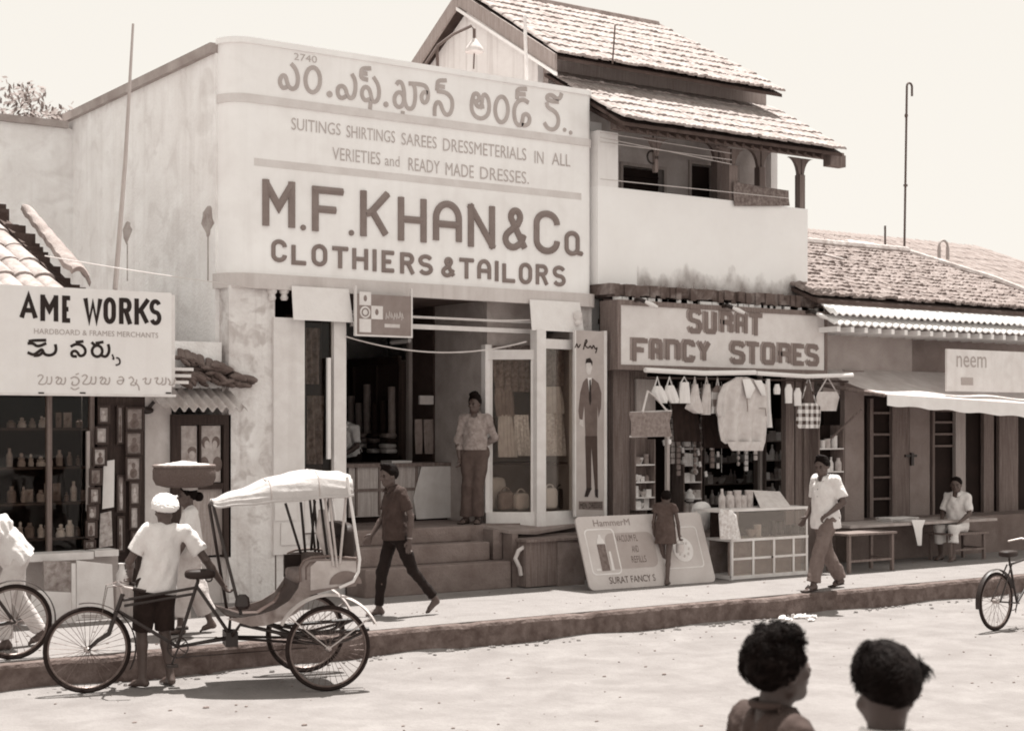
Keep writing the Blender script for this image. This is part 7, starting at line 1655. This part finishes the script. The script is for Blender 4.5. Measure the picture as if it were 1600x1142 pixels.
    # upper garment
    if top:
        Ft = Field(lo, hi, h); g = top.get('g', .016); torso(Ft, g, .05)
        hem = top.get('hem', -.06); hz = T_(hem)
        Ft.cone(T_(.35), hz - up * .03, (.10 * b_) * S + g + .01, (.118 * b_) * S + g + top.get('flare', .008), .05)
        for s in (1, -1): Ft.cone(T_(.3) + sd * s * .035, hz + sd * s * .055 - up * .03, .092 * b_ * S + g, .098 * b_ * S + g + top.get('flare', .008), .05)
        for a, e, w_ in (('sl', 'el', 'wl'), ('sr', 'er', 'wr')):
            q = top.get('sleeve', .62); c = top.get('cuff', .066)
            if q <= 1: Ft.cone(j[a], j[a] + (j[e] - j[a]) * q, .064 * b_ * S + .004, c * S, .03, cut=True)
            elif q > 1: Ft.cone(j[a], j[e], .062 * b_ * S, .054 * S, .03); Ft.cone(j[e], j[e] + (j[w_] - j[e]) * (q - 1), .054 * S, (c - .022) * S, .02, cut=True)
        Ft.noise(top.get('wr', .006), top.get('fr', 34), seed + 5, (1, 1, .8)); Ft.noise(.0016, 90, seed + 9)
        Ft.plane(hz, -up)
        Ft.cone(j['neck'] - up * .012 * S + fw * .03, j['neck'] + up * .14 + fw * .05, .060 * S, .085 * S, .012, sub=True)
        if top.get('vneck', True): Ft.cone(j['neck'] + up * .02 + fw * .09 * S, j['neck'] - up * .09 * S + fw * .145 * S, .045 * S, .012 * S, .01, sub=True)
        sh = Ft.build(top.get('name', 'shirt'), top['m'], body)
        if top.get('collar'):
            mb = MB()
            for s in (1, -1):
                q = [j['neck'] + sd * s * .062 * S - fw * .015 + up * .035 * S, j['neck'] + sd * s * .04 * S + fw * .068 * S + up * .012 * S, j['neck'] + sd * s * .045 * S + fw * .105 * S - up * .045 * S, j['neck'] + sd * s * .095 * S + fw * .055 * S - up * .028 * S, j['neck'] + sd * s * .085 * S - fw * .02 - up * .005 * S]
                mb.prism([Vector(p) for p in q], Vector(fw * .003 + sd * s * .006 + up * .006))
            mb.tube([Vector(j['neck'] + sd * math.cos(a) * .066 * S + fw * (-.062 * math.sin(a)) * S + up * (.030) * S) for a in [math.pi * i / 8 for i in range(9)]], .013 * S, 6)
            mb.build('collar', top['m'], sh, smooth='all', local=True)
        if top.get('placket'):
            mb = MB()
            for i in range(5):
                p = T_(.74 - i * .17) + fw * (.104 * b_ * S * torso_d + g + .004 - .012 * abs(i - 1)); mb.ell(Vector(p), (.007,) * 3, 8, 5)
            mb.build('button', M_wpaint if top.get('placket') == 'light' else M_dc, sh, smooth='all', local=True)
    # lower garment
    if legs:
        Fl = Field(lo, hi, h); g = legs.get('g', .014); kind = legs['kind']
        Fl.ell(T_(.02), (.104 * b_ * S + g, .152 * b_ * S + g, .13 * S), .04, rot); Fl.ell(T_(.17), (.094 * b_ * S + g, .132 * b_ * S + g, .10 * S), .04, rot)
        if kind in ('trousers', 'shorts'):
            for a, k_, an in (('hl', 'kl', 'al'), ('hr', 'kr', 'ar')):
                Fl.cone(j[a], j[k_], .085 * b_ * S + g, (.062 + legs.get('flare', 0)) * b_ * S + g * .8, .035, cut=(kind == 'shorts'))
                if kind == 'trousers':
                    q = legs.get('len', .93); Fl.cone(j[k_], j[k_] + (j[an] - j[k_]) * q, .060 * b_ * S + g, legs.get('cuff', .058) * S + g * .6, .02, cut=True)
        if kind == 'wrap':
            q = legs.get('len', .9)
            for a, k_, an in (('hl', 'kl', 'al'), ('hr', 'kr', 'ar')):
                Fl.cone(j[a], j[k_], .10 * b_ * S + g, .085 * S + g, .09); Fl.cone(j[k_], j[k_] + (j[an] - j[k_]) * q, .085 * S + g, .095 * S + g, .09, cut=True)
        Fl.noise(legs.get('wr', .0055), legs.get('fr', 30), seed + 3, (1, 1, .55)); Fl.noise(.0014, 85, seed + 4)
        Fl.plane(T_(legs.get('waist', .16)), up)
        Fl.build(legs.get('name', kind), legs['m'], body)
    if feet == 'sandals':
        for an, to in (('al', 'tl'), ('ar', 'tr')):
            f = nrm(j[to] - j[an]); f2 = nrm(V3(f[0], f[1], 0)); heel = j[an] - f2 * .05 * S; c = (j[an] + j[to]) / 2
            mb = MB(); z = max(.0, min(j[to][2] - .03, .02)); P = []
            tip = j[to] + f2 * .05; hl_ = heel.copy(); sdv = nrm(np.cross(V3(0, 0, 1), f2))
            zt3 = tip[2] - .022; zh = j[an][2] - .085
            P = [Vector(hl_ + sdv * .03 + V3(0, 0, 0)), Vector(tip + sdv * .042), Vector(tip + f2 * .02), Vector(tip - sdv * .042), Vector(hl_ - sdv * .03)]
            for q, zz in zip(P, (zh, zt3, zt3, zt3, zh)): q.z = max(.001, zz)
            mb.prism(P, (0, 0, .014)); 
            m_ = j[an] * .35 + j[to] * .65; mb.tube([Vector(m_ + sdv * .045 + V3(0, 0, -.012)), Vector(m_ + V3(0, 0, .035)), Vector(m_ - sdv * .045 + V3(0, 0, -.012))], .009, 6); mb.build('sandal', M_seat, body, local=True)
    if extras: extras(body, j, hp, S, hr_)
    return body
Mw_shirt = mat('white_shirt_cloth', .70, .06, 8, .95, .35, 40)
M_dshirt = mat('dark_shirt_cloth', .055, .25, 12, .9, .3, 40)
M_dtrous = mat('dark_trouser_cloth', .013, .3, 10, .9, .3, 40)
M_mtrous = mat('grey_trouser_cloth', .17, .15, 10, .95, .3, 40)
M_gshirt = mat('checked_grey_shirt', .30, .25, 22, .95, .3, 40)
# 1. young man walking left along the pavement
def ex1(body, j, hp, S, hr_):
    mb = MB(); w_, e = j['wl'], j['el']; d = nrm(e - w_); mb.ring(Vector(w_ + d * .02), Vector(d), .027, .007, 16, 6); mb.build('wrist_watch', M_steel, body, smooth=True, local=True)
p_ = G(618, 962); p_.z = .004
person('young man in dark buttoned shirt and black trousers striding left behind the rickshaw', p_, 172, 1.68,
       dict(kr=(.13, -.085, .49), ar=(.17, -.085, .085), tr=(.33, -.10, .028), kl=(-.17, .09, .52), al=(-.44, .09, .19), tl=(-.34, .10, .035), hl=(-.02, .085, .90), hr=(.02, -.085, .90), pel=(0, 0, .92),
            el=(-.10, .215, 1.13), wl=(-.07, .235, .87), er=(.06, -.21, 1.12), wr=(.20, -.20, .92), neck=(.035, 0, 1.45), chest=(.02, 0, 1.25), head=(.085, 0, 1.585)),
       head=(8, 8, 0), build=.93, hair='quiff', top=dict(m=M_dshirt, sleeve=.72, hem=-.10, collar=True, placket='light', cuff=.062, g=.020), legs=dict(kind='trousers', m=M_dtrous, g=.008, cuff=.048), seed=3, extras=ex1)
# 2. man in white shirt walking left
p_ = G(1290, 921); p_.z = .004
person('man in white untucked shirt and grey trousers walking left past the display cabinet', p_, 182, 1.72,
       dict(kl=(.22, .085, .50), al=(.33, .09, .10), tl=(.49, .10, .03), kr=(-.10, -.09, .50), ar=(-.38, -.09, .12), tr=(-.25, -.10, .03), pel=(0, 0, .90), hl=(.02, .085, .88), hr=(-.02, -.085, .88),
            el=(-.06, .25, 1.13), wl=(.14, .16, .98), er=(-.03, -.22, 1.12), wr=(.12, -.22, .93), neck=(.03, 0, 1.44), head=(.07, 0, 1.58)),
       head=(10, 10, 0), build=1.04, hair='quiff', top=dict(m=Mw_shirt, sleeve=.78, hem=-.20, collar=True, placket='dark', g=.028, flare=.022, wr=.006, cuff=.074), legs=dict(kind='trousers', m=M_mtrous, g=.024, cuff=.075, len=.95, wr=.006), seed=5, feet='sandals', hands={'wl': dict(c=.6)})
# 3. man standing in the shop doorway
p_ = Vector((X_(742, 17.25), 17.25, FL + .004))
person('man in light shirt and grey trousers lounging in the clothing shop doorway', p_, 228, 1.72,
       dict(el=(-.10, .25, 1.15), wl=(-.17, .08, 1.02), er=(.00, -.23, 1.12), wr=(.06, -.20, .88), kl=(.05, .05, .50), al=(-.02, .03, .085), tl=(.15, .05, .025), kr=(.02, -.09, .50), ar=(-.02, -.12, .085), tr=(.14, -.16, .025)),
       head=(-25, 4, 0), build=1.0, hair='tall', top=dict(m=M_gshirt, sleeve=1.85, hem=.10, collar=True, placket='dark', g=.014, cuff=.056), legs=dict(kind='trousers', m=mat('doorway_trouser_cloth', .10, .2, 10, .95, .3, 40), g=.022, cuff=.070, waist=.22, len=.96, wr=.006), seed=7, feet='sandals', hands={'wl': dict(c=.5, d=(.1, -.8, -.4)), 'wr': dict(c=.7)})
# 4. salesman behind the counter
p_ = Vector((X_(548, 19.6), 19.6, FL + .004))
person('salesman in white shirt bending behind the counter in the dark clothing shop', p_, 205, 1.66,
       dict(neck=(.16, 0, 1.36), head=(.26, 0, 1.46), chest=(.09, 0, 1.18), sl=(.12, .165, 1.31), sr=(.12, -.165, 1.31), el=(.16, .23, 1.05), er=(.2, -.2, 1.04), wl=(.36, .15, .93), wr=(.38, -.1, .93)),
       head=(0, 25, 0), hair='short', top=dict(m=mat('salesman_shirt', .78, .1, 8, .95, .3), sleeve=.8, hem=0, collar=True), legs=dict(kind='trousers', m=M_dtrous), seed=9, h=.011)
# 5. rickshaw driver from behind
def turban(body, j, hp, S, hr_):
    Ff = Field(j['head'] - .22, j['head'] + .24, .007); Ff.ell(hp(-.015, 0, .062), np.array((.135, .118, .088)) * S, .02, hr_); Ff.ell(hp(-.05, .02, .03), np.array((.115, .115, .065)) * S, .02, hr_); Ff.ell(hp(.045, -.03, .062), np.array((.075, .085, .055)) * S, .02, hr_)
    for i in range(6):
        a = i * .5 - 1.2; Ff.cone(hp(-.13, .05 - .02 * i, .0 + .02 * i), hp(.09, .06 - .02 * i, .04 + .018 * i), .012, .012, .006)
    Ff.plane(hp(0, 0, -.012), -hr_[2] * .95 + hr_[0] * .25); Ff.noise(.002, 120, 4, (1, 1, 2)); Ff.build('turban', M_cloth, body)
p_ = G(243, 1072, ROAD); p_.z = ROAD + .004
person('rickshaw driver in white turban, white shirt and dark shorts gripping the handlebar, back turned', p_, 85, 1.74,
       dict(sl=(.01, .08, 1.40), sr=(-.07, -.26, 1.38), el=(.06, .22, 1.13), wl=(.21, .17, 1.00), er=(-.12, -.43, 1.13), wr=(-.10, -.585, .91), neck=(-.03, -.09, 1.45), head=(.0, -.085, 1.585), chest=(-.02, -.05, 1.25), pel=(0, -.01, .92), kl=(.03, .12, .50), al=(-.02, .125, .085), tl=(.11, .21, .025), kr=(.03, -.09, .50), ar=(-.02, -.13, .085), tr=(.15, -.11, .025)),
       head=(25, 12, 0), build=.98, hair='cropped', top=dict(m=Mw_shirt, sleeve=.70, hem=-.13, vneck=False, g=.026, flare=.012, wr=.006, cuff=.078), legs=dict(kind='shorts', m=mat('driver_shorts', .025, .25, 10, .95, .3), name='shorts', g=.020, flare=.012), seed=11, extras=turban, hands={'wl': dict(c=.9), 'wr': dict(c=.7)})
# 6. woman with the basket on her head
p_ = G(297, 990); p_.z = .004
wm = person('woman in white blouse balancing a wide basket on her head behind the rickshaw driver', p_, 160, 1.50,
       dict(el=(.03, .24, 1.15), wl=(.14, .23, .95), er=(-.02, -.21, 1.14), wr=(.06, -.22, .9), kl=(.10, .08, .50), al=(.12, .08, .085), tl=(.28, .09, .03), kr=(-.08, -.08, .50), ar=(-.24, -.08, .12), tr=(-.12, -.09, .035)),
       head=(3, 2, 0), build=.92, hair='bun', top=dict(m=Mw_shirt, sleeve=.75, hem=.10, vneck=False, name='blouse'), legs=dict(kind='wrap', m=mat('pale_wrap_cloth', .52, .12, 8, .95, .35), name='sari_skirt', len=.72, waist=.2, wr=.008, fr=40), seed=13)
bk = thing('basket', 'wide round woven basket heaped with pale stuff, carried on the woman\'s head', 'basket', (p_.x, p_.y, 1.50))
bc = W(291, 752, p_.y); br_ = .315
bz = min(bc.z, 1.56)
mb = MB(); mb.lathe((bc.x, p_.y + .05, bc.z - .06), [(br_ * .6, -.0), (br_ * .90, .025), (br_ * 1.0, .09), (br_ * 1.0, .17), (br_ * .95, .215), (br_ * .91, .20), (br_ * .85, .10)], 40); mb.build('basket_body', mat('basket_weave', .13, .35, 6, .9, .8, 60, stretch=(18, 18, 40)), bk, smooth=True)
mb = MB(); mb.ring((bc.x, p_.y + .05, bc.z + .155), (0, 0, 1), br_ * .96, .016, 44, 6); mb.build('basket_rim', M_wood, bk, smooth=True)
mb = MB()
for _ in range(46):
    a = rng.uniform(0, 6.28); q = rng.uniform(0, .8) ** .5 * br_ * .85; sq(mb, (bc.x + q * math.cos(a), p_.y + .05 + q * math.sin(a), bc.z + .125 + .05 * (1 - q / br_)), (rng.uniform(.04, .08), rng.uniform(.04, .07), .035), .8, 8, 6, jit=.1)
mb.build('basket_load', M_lc, bk, smooth='all')
mb = MB(); hz_ = bc.z - .06; mb.lathe((X_(296, p_.y), p_.y, hz_ - .035), [(.06, 0), (.085, .012), (.08, .035), (.05, .04)], 16); o = mb.build('head_pad', M_lc, None, smooth=True); tag(solo(o), 'coiled cloth pad between the woman\'s hair and her basket', 'pad')
# 7. child with a can
p_ = G(1040, 914); p_.z = .004
ch = person('barefoot child in a dark tunic with a small can, in front of the flask billboard', p_, 35, 1.27,
       dict(el=(-.02, .22, 1.12), wl=(.05, .22, .88), er=(.02, -.22, 1.12), wr=(.12, -.22, .90), neck=(.0, 0, 1.43), head=(.03, 0, 1.565), kl=(.07, .06, .50), al=(.10, .06, .085), tl=(.26, .08, .03), kr=(-.04, -.06, .50), ar=(-.12, -.06, .09), tr=(.04, -.07, .03)),
       head=(30, 0, 0), build=.84, hair='cropped', top=dict(m=mat('child_tunic', .10, .25, 12, .95, .35), sleeve=.35, hem=-.38, vneck=False, name='tunic', flare=.02, g=.018), legs=None, seed=15, hands={'wr': dict(c=.9)})
wj = Matrix.Translation(p_) @ Matrix.Rotation(R(35), 4, 'Z') @ (Vector((.16, -.225, .80)) * (1.27 / 1.72))
cn = thing('small_can', 'small can with wire handle held by the barefoot child', 'can', (wj.x, wj.y, wj.z - .16))
mb = MB(); mb.lathe((wj.x, wj.y, wj.z - .17), [(.05, 0), (.055, .01), (.055, .11), (.045, .12), (.04, .10)], 16); mb.build('can_body', M_lc, cn, smooth=True)
mb = MB(); mb.ring((wj.x, wj.y, wj.z - .06), (-.3, -1, 0), .055, .004, 14, 5, 0, math.pi, u=(1, 0, 0)); mb.build('handle', M_steel, cn)
# 8. man sitting at the plank bench
p_ = Vector((X_(1494, 16.05), 16.02, z2_ - .80 + .0))
p_.z = z2_ + .09 - .93 * (1.70 / 1.72)
zf = -p_.z / (1.70 / 1.72)
person('man in white shirt sitting on the wooden stool by the far right plank bench', p_, 195, 1.70,
       dict(kl=(.42, .12, .94), al=(.44, .12, zf + .09), tl=(.60, .14, zf + .03), kr=(.40, -.12, .93), ar=(.32, -.14, zf + .09), tr=(.48, -.16, zf + .03), neck=(.03, 0, 1.45), head=(.06, 0, 1.585), el=(.12, .25, 1.14), wl=(.30, .19, 1.03), er=(.05, -.23, 1.14), wr=(.26, -.15, 1.02)),
       head=(15, 6, 0), build=.95, hair='cropped', top=dict(m=Mw_shirt, sleeve=.85, hem=-.02, collar=True, g=.024, wr=.006), legs=dict(kind='wrap', m=Mw_shirt, name='white_waistcloth', len=.55, g=-.01, wr=.008, waist=.14), seed=17, h=.009)
# 9. man with the bicycle at the left edge
p_ = G(24, 1018) + Vector((0, .22, 0)); p_.z = .004
person('stooping man in white shirt pushing the black bicycle at the left edge', p_, 178, 1.66,
       dict(pel=(-.08, 0, .90), hl=(-.08, .085, .88), hr=(-.08, -.085, .88), chest=(.10, 0, 1.15), neck=(.26, 0, 1.28), head=(.37, 0, 1.38), sl=(.21, .17, 1.22), sr=(.21, -.17, 1.22), el=(.34, .23, 1.02), er=(.34, -.2, 1.02), wl=(.56, .20, .96), wr=(.56, -.15, .96), kl=(.08, .09, .5), al=(.05, .09, .085), tl=(.21, .10, .025), kr=(-.12, -.09, .5), ar=(-.34, -.09, .13), tr=(-.22, -.1, .035)),
       head=(0, 20, 0), build=1.0, hair='short', top=dict(m=Mw_shirt, sleeve=.8, hem=-.12, collar=True, g=.028, flare=.02, wr=.007), legs=dict(kind='trousers', m=M_lc, g=.02, cuff=.065), seed=19, h=.009)
# 10. two bystanders close to the camera
def fg(px, py, d):
    k = (px - 800) / F; return Vector((d * (SY + CY * k), d * (CY - SY * k), CAMZ + d * (665 - py) / F))
c = fg(1206, 1046, 5.1); S_ = 1.70 / 1.72
p_ = Vector((c.x, c.y, c.z - 1.60 * S_))
M_skin_dark = mat('dark_brown_skin', .045, .15, 9, .5, .1, 60, spec=.4)
person('dark curly haired bystander close to the camera, head turned right and tilted back', p_, -14, 1.70, dict(head=(.035, 0, 1.60), neck=(-.005, 0, 1.46)),
       head=(0, -10, 4), skin=M_skin_dark, build=1.0, hair='curly', top=dict(m=M_dshirt, sleeve=.7, hem=-.1, collar=True), legs=dict(kind='trousers', m=M_dtrous), seed=21, h=.0068, detail=True)
c = fg(1384, 1080, 4.4)
p_ = Vector((c.x, c.y, c.z - 1.60 * S_))
person('bystander with dark wavy hair close to the camera at the lower right, seen from behind', p_, 40, 1.70, dict(head=(.035, 0, 1.60)),
       head=(-22, 22, 10), skin=M_skin_dark, build=1.0, hair='wavy', top=dict(m=Mw_shirt, sleeve=.7, hem=-.1, collar=True), legs=dict(kind='trousers', m=M_dtrous), seed=23, h=.0068, detail=True)
